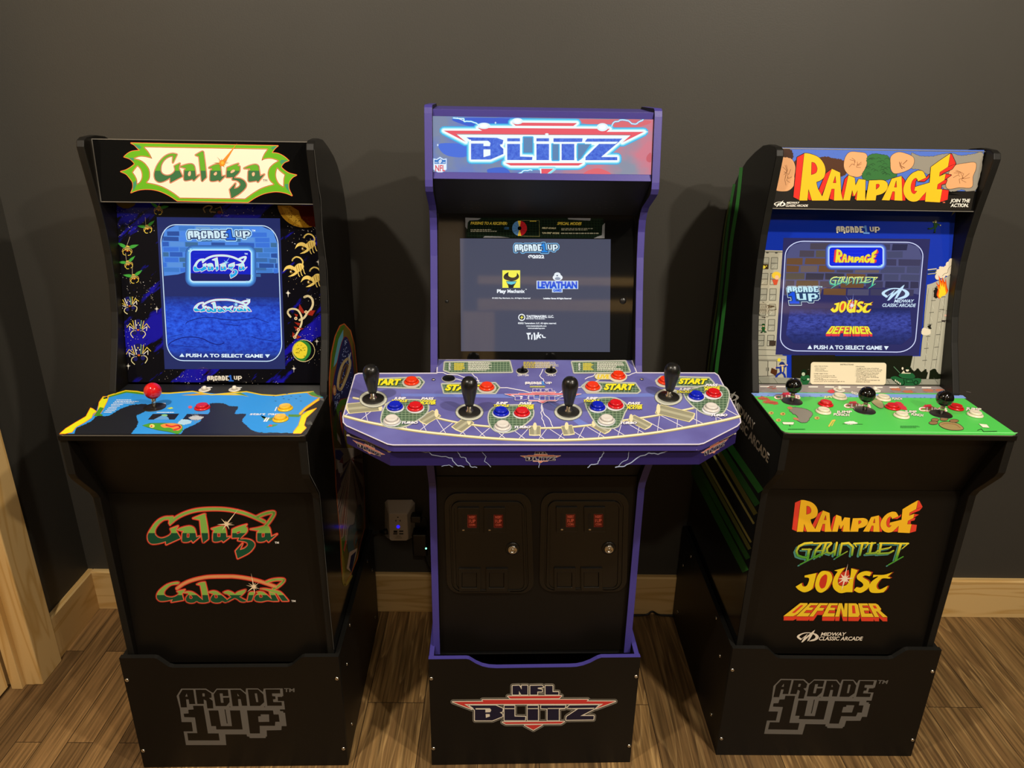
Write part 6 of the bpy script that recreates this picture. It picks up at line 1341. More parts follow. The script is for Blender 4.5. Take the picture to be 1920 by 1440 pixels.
ux = lambda pts: [((p[0]+1212.3, p[1]) + tuple(p[2:])) for p in pts]
(v0, z0), (v1, z1) = NM0, NM1; pn = NF['pl_marquee'].n
NF['marquee'].add([Vector((-IN+.0006, v0, z0))+pn*1e-4, Vector((IN-.0006, v0, z0))+pn*1e-4, Vector((IN-.0006, v1, z1))+pn*1e-4, Vector((-IN+.0006, v1, z1))+pn*1e-4], [(0, 1, 2, 3)], lit_patch('backlit stormy print', '#5a76d4', '#7d8aa8', '#8c92a6', '#d07c8c'))
A.poly(curve(ux([(420, 85), (800, 80), (1180, 90), (1190, 130), (1000, 175), (780, 170), (560, 140)]), 4), back('#dc6a74')); A.poly(curve(ux([(460, 685, 0), (540, 630), (650, 610), (760, 650), (790, 685, 0)]), 4), back('#e06872')); A.poly(curve(ux([(1170, 480), (1215, 440), (1215, 540), (1170, 530)]), 4), back('#c8606c'))
A.poly(curve([(300, 70), (900, 70), (880, 150), (560, 165), (380, 130)], 4), back('#3c5fd0')); A.poly(curve([(150, 340), (420, 360), (430, 480), (250, 480), (150, 420)], 4), back('#4a70dc')); A.poly(curve([(660, 620), (840, 600), (900, 680), (700, 680)], 4), back('#4468d0'))
W_, C1, C2 = back('#f2fdff'), back('#3fb4ea'), back('#8fe6f6')
mw = [(185, 202), (600, 203), (553, 172)] + ux([(770, 182), (735, 215), (1140, 215), (905, 330), (1000, 248)]) + [(318, 236), (425, 325)]
mt = [(925, 115)] + ux([(415, 120), (375, 152)]) + [(962, 149)]
mb_ = [(850, 552)] + ux([(480, 553), (430, 580)]) + [(910, 580)]; mv = [(1225, 612)] + ux([(170, 612), (75, 684), (20, 684)])
ML = [[(430, 275), (465, 300), (760, 280), (830, 305), (820, 350), (795, 368), (830, 400), (830, 455), (690, 515), (480, 515), (480, 300)], [(872, 285), (1010, 285), (1010, 482), (1145, 488), (1140, 520), (872, 520)], [(1188, 285), (1324, 285), (1324, 521), (1188, 521)],
      ux([(160, 285), (475, 285), (470, 322), (385, 345), (385, 522), (248, 522), (248, 345), (160, 322)]), ux([(525, 288), (905, 288), (860, 330), (675, 488), (850, 488), (850, 522), (505, 522), (508, 488), (655, 345), (500, 320)])]
allp = [mw, mt, mb_]+ML
for wd, m in ((96, C1), (70, C2), (44, W_)):
    for L in allp: A.line(L, wd, m, closed=True)
A.line(mv, 40, C2); A.poly(mv, W_)
A.poly([(318, 236)] + ux([(1000, 248), (870, 345)]) + [(470, 330)], W_); A.poly([(872, 500)] + ux([(490, 500), (480, 560)]) + [(872, 560)], W_)
for q in ([(1050, 275), (1145, 275), (1145, 440), (1050, 440)], ux([(150, 350), (215, 350), (215, 520), (150, 520)]), ux([(425, 350), (560, 350), (455, 500), (425, 520)])):
    A.line(q, 24, C1, closed=True); A.poly(q, back('#5f86b4'))
RD_ = back('#ea5a68')
for L in (mw, mt, mb_, [(1240, 615)] + ux([(160, 615), (72, 684), (30, 684)])): A.poly(L, RD_)
A.line([(318, 240)] + ux([(1000, 250)]), 6, back('#8a5a68'))
mbl = lit_noise('mottled blue lettering', '#3a58cc', '#5a80e6', 160, 0.0, 0.1, [(0.0, 1.0), (0.5, 1.0), (1.0, 1.0)])
for L in ML: A.poly(L, mbl)
for q in ([(470, 312), (665, 312), (690, 335), (685, 370), (615, 370), (615, 342), (470, 342)], [(615, 405), (690, 405), (690, 468), (615, 490)], [(790, 355), (830, 345), (830, 395)], [(872, 318), (1010, 318), (1010, 346), (872, 346)], [(1188, 318), (1324, 318), (1324, 346), (1188, 346)], ux([(160, 324), (470, 324), (400, 346), (160, 346)]), ux([(500, 322), (860, 322), (830, 346), (500, 346)])): A.poly(q, W_)
lightning(A, [(290, 65), (400, 72), (410, 105), (480, 102), (560, 140), (620, 130)], 9, W_, C1, 3); A.line([(330, 64), (410, 100)], 7, W_); lightning(A, ux([(790, 160), (810, 115), (880, 88), (950, 92), (1045, 132), (1090, 105), (1130, 82)]), 8, W_, C1, 4)
lightning(A, [(905, 682), (1010, 660), (1060, 632), (1140, 630)], 9, W_, C1, 5)
for c, r1, r2 in (((620, 150), 70, 34), ((982, 100), 60, 34), (ux([(690, 165)])[0], 62, 44), (ux([(88, 240)])[0], 20, 10), (ux([(1160, 215)])[0], 26, 5)): A.oval(c, r1, r2, back('#e4f8ff')); A.oval(c, r1*.6, r2*.6, back('#ffffff'))
for c in ((120, 358), (745, 118)): A.oval(c, 9, 12, back('#c8dcf4'))
sh = [(75, 505), (108, 512), (145, 488), (182, 512), (215, 505), (215, 622), (145, 668), (75, 622)]; A.line(sh, 10, back('#7fa8e8'), closed=True); A.poly(sh, back('#e8f4ff')); A.poly([(84, 516), (110, 520), (145, 500), (180, 520), (207, 516), (207, 562), (84, 562)], back('#3f7cc8'))
A.oval((146, 535), 15, 24, back('#e8f4ff'), rot=0.5); A.line([(138, 548), (154, 522)], 4, back('#3f7cc8'))
for x in (96, 112, 180, 195): A.star((x, 548), [(90, 9), (18, 9), (162, 9), (234, 9), (306, 9)], back('#e8f4ff'), .4)
A.text('NFL', (93, 640), (200, 640), 64, back('#e05a64'), bold=.03)
# ---- speaker holes
A = Art(NF['speaker_panel'], NF['pl_speaker'])
for cx in (883.5, 1136):
    for k in range(9):
        a = 2*math.pi*k/8; p = (cx, 385) if k == 8 else (cx+17*math.cos(a), 385+6.6*math.sin(a)); A.oval(p, 2.6, 1.2, ink('#4a463c'), n=12); A.oval((p[0], p[1]+.3), 2.0, .9, ink('#020202'), n=12)
# ---- bezel strip
A = Art(NF['bezel'], NF['pl_bezel']).crop(860, 400, 4.3793)
st = [(55, 35), (1185, 38), (1200, 205), (60, 200)]; A.poly(st, gls('#0d160f'))
for k in range(46): x = 80+k*24; A.line([(x, 45), (x+2, 198)], 1.6, gls('#1a2a1c'), disc=False, keep=True)
A.up()
for k in range(7): y = 50+k*22; A.line([(65, y), (1190, y+2)], 1.6, gls('#1a2a1c'), disc=False, keep=True)
A.up(); GY = gls('#6a6c70')
for q in ([(55, 35), (185, 40), (160, 55), (90, 58), (75, 75), (70, 130), (55, 110)], [(895, 38), (1085, 40), (1080, 60), (1020, 58), (900, 50)], [(1180, 100), (1200, 80), (1198, 205), (1110, 205), (1140, 190), (1175, 180)], [(200, 200), (215, 186), (340, 190), (420, 200)]): A.poly(q, GY)
YT, GT = gls('#b8a43a'), gls('#9a9a88')
A.text('PASSING TO A RECEIVER:', (97, 91), (400, 94), 22, YT, bold=.03, shear=.3); A.text('SPECIAL MODES', (808, 94), (1010, 96), 22, YT, bold=.03, shear=.3)
rg = random.Random(2)
A.greek(97, 128, 350, 154, 2, GT, rg, .55); A.greek(375, 110, 430, 134, 2, gls('#3a6aa0'), rg, .5); A.greek(585, 58, 640, 70, 1, YT, rg, .6); A.greek(842, 120, 1165, 142, 2, GT, rg, .5); A.greek(840, 158, 1160, 170, 1, GT, rg, .7)
A.text('FIELD GOALS:', (684, 127), (800, 128), 13, gls('#c8c4a0'), bold=.02, shear=.25); A.text('"ON FIRE" MODE:', (684, 168), (828, 169), 13, gls('#c8c4a0'), bold=.02, shear=.25)
A.line([(510, 58), (662, 60), (664, 190), (510, 186)], 2.5, gls('#7a7448'))
cx, cy = 500, 123
def wedge(a0, a1, m): A.poly([(cx, cy)]+[(cx+61*math.cos(math.radians(a0+(a1-a0)*k/10)), cy+62*math.sin(math.radians(a0+(a1-a0)*k/10))) for k in range(11)], m)
wedge(-80, 78, gls('#a81c24')); wedge(104, 256, gls('#4a7ab0')); wedge(78, 104, gls('#d8b83a')); wedge(-104, -80, gls('#d8b83a'))
for a in range(0, 180, 30): A.line([(cx-60*math.cos(math.radians(a)), cy-60*math.sin(math.radians(a))), (cx+60*math.cos(math.radians(a)), cy+60*math.sin(math.radians(a)))], 1.5, gls('#1a1a2a'), disc=False)
A.oval((cx, cy), 15, 16, gls('#050505'))
for p in ((838, 565), (1168, 564)):
    big = p[0] > 1000
    c = NF['pl_bezel'].at(p, 2e-4); MB().lathe([(0.0075 if big else 0.004, 0), (0.0075 if big else 0.004, 0.0012), (0.0055 if big else 0.003, 0.003), (0.002, 0.0034)], M_BPLAST, 20, c, NF['pl_bezel'].n).build('bezel_screw', NR)
# ---- screen
sb = MB(); screen_quad(NF, sb, [(862.5, 447), (1145, 448.5), (1143.5, 660), (864.5, 658.5)], lit('#484b5e'))
A = Art(sb, NF['pl_bezel'], base=6e-4).crop(860, 400, 4.3793)
badge_inline(A, 458, 254, 815, 316, lit('#dcf2fc'), lit('#2a86dc'), edge=(lit('#7ab8e8'), lit('#34384c')))
LW = lit('#f2f8ff')
A.text('©2022', (570, 368), (702, 368), 24, LW, bold=.05)
A.crop(900, 490, 5.6)
A.rect(235, 94, 421, 278, lit('#f6f256')); BKK = lit('#20242c')
A.poly(curve([(300, 112, 0), (262, 135), (247, 165), (262, 190), (320, 205), (370, 200), (405, 175), (408, 150), (388, 118, 0), (384, 150), (360, 168), (325, 168), (298, 150)], 4), BKK)
A.poly(curve([(272, 208, 0), (320, 205), (385, 208, 0), (372, 235), (355, 260), (350, 278, 0), (300, 278, 0), (295, 255), (285, 235)], 4), BKK)
A.poly([(275, 212), (382, 212), (366, 234), (330, 245), (292, 236)], lit('#58c4d8'))
A.text('Play', (178, 330), (275, 330), 34, LW, bold=.05); A.text('Mechanix', (288, 330), (470, 330), 34, LW, bold=.035); A.text('TM', (474, 298), (490, 298), 8, LW, bold=.04)
A.text('© 2022 Play Mechanix, Inc. All Rights Reserved', (128, 392), (528, 393), 13, LW, bold=.03); A.text('Leviathan Games All Rights Reserved', (665, 396), (958, 397), 15, LW, bold=.05)
LB = lit('#1450d8')
for wd, m in ((12, lit('#e4f2ff')),):
    pass
A.poly([(594, 204), (1030, 204), (1030, 290), (866, 290), (866, 326), (756, 326), (756, 290), (594, 290)], lit('#dcecff')); A.poly([(600, 209), (1025, 209), (1025, 285), (862, 285), (862, 321), (760, 321), (760, 285), (600, 285)], lit('#b0ccf0'))
A.text('LEVIATHAN', (604, 280), (1020, 281), 66, LB, bold=.06); A.text('GAMES', (768, 318), (856, 318), 26, LB, bold=.05)
A.oval((815, 170), 52, 34, lit('#e8f0f8')); A.oval((812, 140), 34, 24, lit('#e8f0f8')); A.oval((815, 182), 30, 16, lit('#8a98b0')); A.oval((810, 150), 10, 7, lit('#5a6880'))     # a plain pale mound of foam in place of the figure
A.oval((438, 588), 37, 37, LW); A.oval((438, 588), 27, 27, lit('#2c3040')); A.poly([(452, 560), (420, 592), (438, 594), (424, 618), (458, 584), (440, 582)], lit('#f0ea5a'))
A.text('TASTEMAKERS, LLC.', (486, 590), (775, 591), 24, LW, bold=.04); A.text('BEYOND THE BRAND.', (486, 608), (685, 609), 12, LW, bold=.03)
A.text('©2022 Tastemakers, LLC. All rights reserved.', (398, 657), (802, 658), 16, LW, bold=.035); A.text('www.tastemakersllc.com', (484, 684), (697, 685), 14, LW, bold=.035); A.text('www.arcade1up.com', (500, 708), (680, 709), 14, LW, bold=.035)
for a in ([(484, 752), (535, 748), (530, 770), (512, 770), (520, 818), (505, 822), (500, 772)], [(540, 770), (552, 768), (548, 822), (535, 820)], [(560, 750), (575, 748), (580, 770), (585, 820), (568, 828), (565, 780)], [(590, 770), (600, 770), (600, 820), (590, 822)], [(605, 745), (620, 745), (618, 775), (640, 760), (645, 772), (625, 785), (640, 805), (630, 812), (612, 790), (610, 808), (600, 806)], [(645, 775), (660, 768), (662, 790), (690, 795), (690, 805), (655, 802)]): A.poly(a, LW)
sb.build('screen', NR, recalc=False)['label'] = 'dark slate screen with white credits'

# ---- control deck print
m = M_DKP; N, L, B = nodes_of(m); tc = N.new('ShaderNodeTexCoord'); nz = N.new('ShaderNodeTexNoise'); nz.inputs['Scale'].default_value = 9; nz.inputs['Detail'].default_value = 5; L.new(tc.outputs['Object'], nz.inputs['Vector'])
rr = N.new('ShaderNodeValToRGB'); e = rr.color_ramp.elements; e[0].position = .3; e[0].color = lin('#565292'); e[1].position = .7; e[1].color = lin('#6a6cb0'); L.new(nz.outputs['Fac'], rr.inputs[0]); L.new(rr.outputs[0], B.inputs['Base Color'])
A = Art(NF['control_panel'], NF['pl_deck']).crop(630, 660, 2.4615)
dp = NF['deck_px']; A.line(dp, 5, ink('#c8c4d4'), closed=True)
BLU = ink('#6a8ad8')
for p in ([(958, 215), (300, 205), (300, 192), (958, 195)], [(958, 215), (1560, 205), (1560, 190), (958, 195)], [(958, 215), (700, 330), (740, 340)], [(958, 215), (1130, 345), (1170, 335)]): A.poly(p, ink('#6878c4'))
WHT2, CRM2 = ink('#e4e2ea'), ink('#cfc696')
for k, pts in enumerate(([(470, 95), (545, 105), (610, 118), (660, 132)], [(545, 128), (600, 130), (625, 145)], [(625, 98), (650, 118), (660, 140), (690, 150)], [(955, 80), (940, 110), (960, 135), (930, 150)], [(1385, 95), (1330, 108), (1250, 125), (1190, 140), (1110, 165), (1000, 200)], [(950, 240), (955, 275), (985, 310), (1000, 345)], [(950, 240), (945, 280), (958, 320), (965, 345)], [(690, 145), (790, 165), (900, 190)], [(1200, 95), (1190, 110), (1150, 125)])): lightning(A, pts, 3.2, WHT2, None, 30+k)
low = [(40, 297), (120, 318), (200, 335), (350, 362), (500, 380), (730, 400), (960, 408), (1200, 401), (1450, 376), (1650, 343), (1780, 318), (1862, 298)]
upr = [(80, 212), (220, 240), (430, 296), (560, 326), (700, 344), (900, 352), (1100, 346), (1330, 316), (1500, 290), (1700, 248), (1790, 224)]
def along(L, t):
    c = [0]
    for a, b in zip(L, L[1:]): c.append(c[-1]+math.hypot(b[0]-a[0], b[1]-a[1]))
    d = t*c[-1]
    for i in range(len(L)-1):
        if d <= c[i+1]+1e-6: k = (d-c[i])/(c[i+1]-c[i]); return (L[i][0]+(L[i+1][0]-L[i][0])*k, L[i][1]+(L[i+1][1]-L[i][1])*k)
    return L[-1]
for k in range(1, 40):
    t = k/40
    if k % 2: A.line([along(upr, t), along(low, min(1, t+.035))], 2.4, WHT2, disc=False, keep=True); A.line([along(upr, t), along(low, max(0, t-.035))], 2.4, WHT2, disc=False, keep=k < 39)
for L, w_ in ((low, 13), (upr, 10)): A.line(curve(L, 4, False), w_, ink('#a89c68')); A.line(curve([(p[0], p[1]-1.5) for p in L], 4, False), w_*.5, ink('#e8e0c0'))
def can(c, a, l, w_):
    ca, sa = math.cos(a), math.sin(a); R = lambda x, y: (c[0]+x*ca-y*sa, c[1]+(x*sa+y*ca)*.62)
    P_ = [R(-l, -w_), R(l, -w_), R(l*1.05, 0), R(l, w_), R(-l, w_)]
    A.line(P_, 6, ink('#cfc696'), closed=True); A.poly(P_, ink('#8c8a74')); A.poly([R(-l, -w_*.2), R(l, -w_*.2), R(l, w_*.3), R(-l, w_*.3)], ink('#a8a68e')); A.oval(R(l, 0), 9, w_*.75, ink('#d8d0a8')); A.line([R(-l, -w_), R(-l*1.1, 0), R(-l, w_)], 5, ink('#d8d0a8'))
for c, a, l, w_ in (((130, 255), -0.15, 75, 34), ((430, 303), -0.75, 46, 26), ((585, 337), -0.85, 44, 28), ((918, 364), -1.57, 32, 24), ((1070, 362), -1.75, 32, 24), ((1222, 350), -2.4, 44, 20), ((1402, 326), -2.45, 52, 24), ((1565, 284), -2.75, 84, 32)): can(c, a, l, w_)
def plate(pts, seed=0, gx=17, gy=11):
    P_ = curve(pts, 3) if len(pts) > 7 else pts
    A.line(P_, 13, ink('#b0b4ac'), closed=True); A.poly(P_, ink('#47604a'))
    xs = [p[0] for p in P_]; ys = [p[1] for p in P_]
    def inp(x, y):
        c = False; n = len(P_)
        for i in range(n):
            (x1, y1), (x2, y2) = P_[i], P_[(i+1) % n]
            if (y1 > y) != (y2 > y) and x < (x2-x1)*(y-y1)/(y2-y1)+x1: c = not c
        return c
    x = min(xs)+gx/2
    while x < max(xs):
        s_ = [y for y in range(int(min(ys)), int(max(ys))) if inp(x, y)]
        if s_: A.line([(x, s_[0]), (x, s_[-1])], 1.6, ink('#8fa68a'), disc=False, keep=True)
        x += gx
    A.up(); y = min(ys)+gy/2
    while y < max(ys):
        s_ = [x for x in range(int(min(xs)), int(max(xs)), 2) if inp(x, y)]
        if s_: A.line([(s_[0], y), (s_[-1], y)], 1.6, ink('#8fa68a'), disc=False, keep=True)
        y += gy
    A.up()
for p in ([(190, 127), (385, 120), (404, 140), (385, 166), (190, 160)], [(490, 150), (735, 146), (752, 165), (735, 189), (500, 189)], [(1137, 160), (1160, 142), (1380, 147), (1402, 180), (1390, 188), (1160, 187)], [(1478, 135), (1500, 117), (1720, 122), (1742, 145), (1730, 160), (1510, 157)],
          [(212, 300), (240, 240), (320, 225), (400, 228), (425, 252), (408, 290), (330, 338), (260, 348), (218, 332)], [(708, 285), (745, 254), (880, 250), (908, 270), (898, 310), (820, 363), (750, 368), (712, 338)], [(1150, 228), (1215, 217), (1290, 217), (1342, 250), (1330, 280), (1300, 343), (1240, 349), (1200, 328)], [(1608, 195), (1660, 170), (1720, 157), (1788, 162), (1812, 200), (1788, 278), (1720, 288), (1660, 258)]): plate(p)
for p in ([(503, 50), (800, 45), (812, 92), (530, 95), (500, 85)], [(1090, 48), (1335, 45), (1355, 92), (1100, 95)]): plate(p, gx=14, gy=9)
def lp(x, y, w_, h_, m): A.poly([(x, y), (x+w_, y), (x+w_*1.0, y+h_), (x, y+h_)], m)
for x0 in (545, 1140): A.greek(x0, 52, x0+50, 86, 6, ink('#d8c83a'), rg, .7); A.greek(x0+65, 48, x0+190, 88, 7, ink('#e0dcd4'), rg, .55)
for x0 in (520, 1118): A.text('OPTION' if x0 < 900 else 'PLAYER', (x0+9, 86), (x0+9, 52), 8, WHT2, bold=.03)
A.greek(865, 46, 1015, 76, 5, ink('#cfc03a'), rg, .6); A.greek(920, 46, 1030, 76, 5, ink('#e0dcd4'), rg, .4)
for c in ((860, 90), (992, 90)): A.oval(c, 29, 16, ink('#c4c2b4'))
A.oval((520, 125), 33, 17, ink('#b4b2b0'))
for c in ((172, 219), (616, 279), (1072, 278), (1535, 209)): A.oval(c, 66, 41, ink('#6a6e68')); A.oval(c, 63, 38.5, ink('#bcbeb2')); A.oval(c, 54, 32, ink('#9a9c92'))
for c in ((349, 143), (696, 168), (1184, 166), (1519, 141)): A.oval(c, 44, 25, ink('#b8b8ae'))
for c in ((273, 258), (762, 284), (1207, 259), (1662, 209), (366, 261), (858, 286), (1290, 250), (1742, 198), (258, 322), (769, 349), (1248, 321), (1731, 266)): A.oval(c, 42, 24, ink('#ccd0d8'))
lv = [(1195, 110), (1205, 103), (1290, 103), (1290, 128), (1205, 128), (1195, 120)]; A.line(lv, 4, ink('#8a8860'), closed=True); A.poly(lv, ink('#d0cca8')); A.text('LIVE', (1204, 124), (1266, 124), 17, ink('#d8c028'), bold=.05, shear=.25); A.oval((1302, 116), 42, 25, ink('#ccc8b4'))
YEL2, SHD = ink('#e0d828'), ink('#2c3a1c')
for (x0, y0), (x1, y1), h in (((160, 153), (302, 153), 25), ((503, 178), (665, 180), 25), ((1236, 175), (1378, 176), 25), ((1580, 147), (1714, 149), 22)):
    A.text('START', (x0+3, y0+3), (x1+3, y1+3), h, SHD, bold=.07, shear=.3); A.text('START', (x0, y0), (x1, y1), h, YEL2, bold=.06, shear=.3)
def cap(t, x0, x1, y, m): A.text(t, (x0+1.5, y+1.5), (x1+1.5, y+1.5), 10, ink('#3a3a6a'), bold=.07, shear=.3); A.text(t, (x0, y), (x1, y), 10, m, bold=.05, shear=.3)
for (jx, jy), (px_, py_), (tx, ty) in (((265, 221), (392, 222), (302, 333)), ((735, 243), (845, 244), (822, 354)), ((1150, 221), (1345, 244), (1312, 335)), ((1580, 179), (1703, 160), (1730, 299))):
    cap('JUMP', jx, jx+58, jy, WHT2); cap('TACKLE', jx-8, jx+66, jy+12, YEL2); cap('PASS', px_, px_+60, py_, WHT2); cap('CHANGE', px_-4, px_+70, py_+11, YEL2); cap('PLAYER', px_-4, px_+68, py_+22, YEL2); cap('TURBO', tx, tx+76, ty, WHT2)
A.text('OFF / ON', (838, 114), (890, 114), 8, WHT2, bold=.03, shear=.2); A.text('-VOL+', (972, 114), (1015, 114), 8, WHT2, bold=.03, shear=.2)
badge_inline(A, 872, 140, 996, 153, WHT2, ink('#4a90e0')); A.greek(895, 158, 975, 168, 1, ink('#b8b85a'), rg, .7)
A.crop(630, 660, 2.4615, (.291, 769, .2, 165)); blitz(A, ink('#c8404c'), ink('#5450a0'), ink('#e8e4ec'), ink('#8a8ac0'), ink('#5a58a8'), halo=False)
A.aff = (1, 0, 1, 0)
# ---- apron print
AC = NF['deck_apron']
for k in range(3):
    A = Art(AC, NF['pl_apron'][k], base=4e-4); SVR = ink('#cfc8bc')
    if k == 1:
        A.crop(960, 830, 5.7727)
        WB = ink('#a8b8dc')
        for i, (pts, w_) in enumerate((([(985, 72), (995, 110), (950, 165), (930, 225), (860, 235), (820, 268)], 9), ([(1265, 95), (1250, 180), (1190, 210), (1150, 262)], 6), ([(1120, 265), (1190, 258), (1270, 225), (1360, 160), (1480, 110), (1580, 125), (1680, 88)], 11), ([(-600, 85), (-560, 150), (-500, 165), (-450, 255), (-380, 268)], 7), ([(-1000, 90), (-900, 100), (-760, 150), (-650, 165), (-600, 240), (-520, 262)], 8), ([(-760, 255), (-680, 240), (-640, 262)], 5), ([(-330, 85), (-280, 150), (-300, 200), (-230, 262)], 5), ([(290, 70), (250, 95), (240, 140), (300, 230), (290, 268)], 6))): lightning(A, pts, w_, WB, None, 60+i)
        A.aff = (.36, 79, .37, 81); blitz(A, ink('#d0603c'), ink('#1c1830'), ink('#e0d8d0'), ink('#8a80a0'), ink('#2a2248'), halo=False)
    else:
        if k == 0: A.crop(640, 790, 5.7727); F = quad_map([(120, 150), (480, 320), (470, 425), (125, 275)]); bar = [(75, 150), (140, 178), (300, 220), (440, 285), (520, 325)]
        else: A.crop(1180, 790, 5.7727); F = quad_map([(770, 290), (1080, 120), (1070, 270), (775, 420)]); bar = [(745, 308), (830, 282), (960, 215), (1085, 160), (1135, 130)]
        A.line(bar, 9, SVR); A.oval(bar[0], 20, 11, SVR); A.oval(bar[-1], 20, 11, SVR)
        blitz(A, ink('#c8604c'), ink('#1c1830'), ink('#d8ccc0'), ink('#7a7090'), ink('#2a2248'), f=lambda p: F((p[0]-20)/1240, (p[1]-30)/350), sc=.26, halo=False)
# ---- riser print
A = Art(NF['riser_front_panel'], NF['pl_riser']).crop(840, 1275, 3.96875); blitz(A, ink('#d03a34'), ink('#1b1830'), ink('#e6dcc8'), ink('#7c776c'), ink('#1a1712'))

# ---- coin doors
M_CD = mat('coin door black', '#110e09', 0.3, spec=0.5); fpn = NF['pl_front']
def front_solid(mb, pts, d0, d1, m, holes=(), bev=0.0):
    """extrude an outline (photo pixels on the front board) between two heights above the board"""
    loops = [pts]+list(holes); vs = [p for Lp in loops for p in Lp]; n = len(vs)
    top = [fpn.at(p, d1) for p in vs]; low_ = [fpn.at(p, d0) for p in vs]
    if bev:
        cx = sum(p[0] for p in pts)/len(pts); cy = sum(p[1] for p in pts)/len(pts); top = [fpn.at((p[0]+(cx-p[0])*bev, p[1]+(cy-p[1])*bev), d1) for p in vs]
    tri = tessellate_polygon([[Vector((p[0], p[1], 0)) for p in Lp] for Lp in loops])
    mb.add(top+low_, [tuple(t) for t in tri], m)
    o = 0
    for Lp in loops:
        k = len(Lp); mb.add(top[o:o+k]+low_[o:o+k], [(i, (i+1) % k, k+(i+1) % k, k+i) for i in range(k)], m); o += k
    return mb
rr_ = lambda x0, y0, x1, y1, r: round_rect(x0, y0, x1, y1, r, 6)
for x0, x1, y0, y1, sk_ in ((832.5, 998.5, 924, 1111, 0), (1014.5, 1182, 923, 1108, 0)):
    cxm = (x0+x1)/2; left = x0 < 1000
    def warp(pts): return [(p[0]+((p[1]-y0)/(y1-y0))*(6 if left else -4)*(1), p[1]) for p in pts]
    W_D = x1-x0
    d = MB(); oo = warp(rr_(x0, y0, x1-3, y1, 24)); i1 = warp(rr_(x0+9, y0+11, x1-13, y1-3, 18)); front_solid(d, oo, 0.0, 0.0035, M_CD, [i1])
    i2 = warp(rr_(x0+13, y0+15, x1-17, y1-5, 15)); front_solid(d, i1, 0.0, 0.0015, M_CD, [i2]); i3 = warp(rr_(x0+18, y0+19, x1-21, y1-7, 12)); front_solid(d, i2, 0.0, 0.0055, M_CD, [i3])
    front_solid(d, i3, 0.0, 0.0030, M_CD)
    do = d.build('coin_door', NR, bevel=0.0009)
    s0 = 865 if left else 1049
    for k in range(2):
        xx = (865, 914)[k] if left else (1049, 1101)[k]; yy = 949 if left else 948
        o = MB(); q = [(xx-7, yy), (xx+33, yy), (xx+34, yy+47), (xx-6, yy+47)]; hole = [(xx+12, yy+13), (xx+29, yy+13), (xx+29, yy+38), (xx+12, yy+38)]
        front_solid(o, q, 0.002, 0.0075, M_CD, [hole]); so_ = o.build('coin_slot', do, bevel=0.0012)
        g = MB(); front_solid(g, hole, 0.002, 0.0045, mat('red coin window', '#5c120a', 0.15)); Aw = Art(g, fpn, base=0.0048)
        tx = ink('#d8604a'); Aw.line(hole, .9, ink('#c04a3a'), closed=True, disc=False); Aw.text('INSERT', (xx+14.5, yy+21), (xx+26.5, yy+21), 4.6, tx, bold=.02); Aw.text('1UP', (xx+14.5, yy+29), (xx+26.5, yy+29), 6, tx, bold=.02); Aw.text('COIN', (xx+15, yy+35), (xx+26, yy+35), 4, tx, bold=.02)
        lab(g.build('coin_window', do, recalc=False), 'red coin window')
        sl = MB(); front_solid(sl, [(xx+1, yy+12), (xx+6, yy+12), (xx+6, yy+40), (xx+1, yy+40)], 0.0075, 0.0079, M_HOLE); front_solid(sl, [(xx+2, yy+40), (xx+6, yy+40), (xx+6, yy+42), (xx+2, yy+42)], .0075, .0095, M_STEEL); sl.build('coin_slit', do)
        f = MB(); yb = 1063 if left else 1062; xb = (863, 914)[k] if left else (1041, 1091)[k]
        q = [(xb-3, yb), (xb+38, yb), (xb+38, yb+43), (xb-2, yb+43)]; h2 = [(xb+3, yb+8), (xb+31, yb+8), (xb+31, yb+36), (xb+3, yb+36)]
        front_solid(f, q, 0.002, 0.0075, M_CD, [h2]); front_solid(f, h2, 0.001, 0.0046, M_CD); f.build('coin_return', do, bevel=0.0012)
    lk = (961, 1027) if left else (1141, 1026)
    c = fpn.at(lk, 0.003); l_ = MB().lathe([(0.0165, 0), (0.0165, 0.0016), (0.0135, 0.0026)], M_CD, 28, c, fpn.n); l_.lathe([(0.0108, 0.001), (0.0108, 0.006), (0.0095, 0.0078), (0.0062, 0.0082), (0.0058, 0.0066), (0.003, 0.0066), (0.0026, 0.0078), (0.0006, 0.0078)], M_STEEL, 28, c, fpn.n); lab(l_.build('lock', do), 'shiny steel cam lock')
    sp_ = MB(); front_solid(sp_, warp([(x0+31, y1-4), (x1-48, y1-5), (x1-48, y1-3.6), (x0+31, y1-2.4)]), .0030, .0062, M_CD); sp_.build('door_ridge', do)

print('deck art top', A.d)
# ================================================================= power tap, plugs, cords on the wall
def at_y(px, y):
    d = FWD*FOC+RIGHT*(px[0]-960)-UP*(px[1]-720); return CAM+d*((y-CAM.y)/d.y)
Z96 = lambda p: (690+p[0]/9.6, 920+p[1]/9.6)
M_WHITE = mat('white plastic', '#d8cfc4', 0.35)
yb, yf, ym = -0.002, -0.050, -0.022
org = at_y(Z96((560, 560)), -0.01)
tap = thing('power_tap', 'white plastic power tap with blue light plugged into the wall', 'power strip', (org.x, -0.001, org.z))
loc_ = lambda v: v-Vector((org.x, -0.001, org.z))
bk = [at_y(Z96(p), -0.003) for p in ((345, 155), (795, 155), (850, 215), (850, 800), (790, 850), (345, 850), (300, 800), (300, 205))]
fr = [at_y(Z96(p), yf) for p in ((378, 418), (690, 418), (704, 430), (724, 860), (690, 900), (420, 900), (390, 868), (372, 430))]
mb = MB(); V = [loc_(v) for v in bk+fr]
mb.add(V, [tuple(range(7, -1, -1)), tuple(range(8, 16))]+[(i, (i+1) % 8, 8+(i+1) % 8, 8+i) for i in range(8)], M_WHITE)
mb.build('tap_body', tap, bevel=0.002)
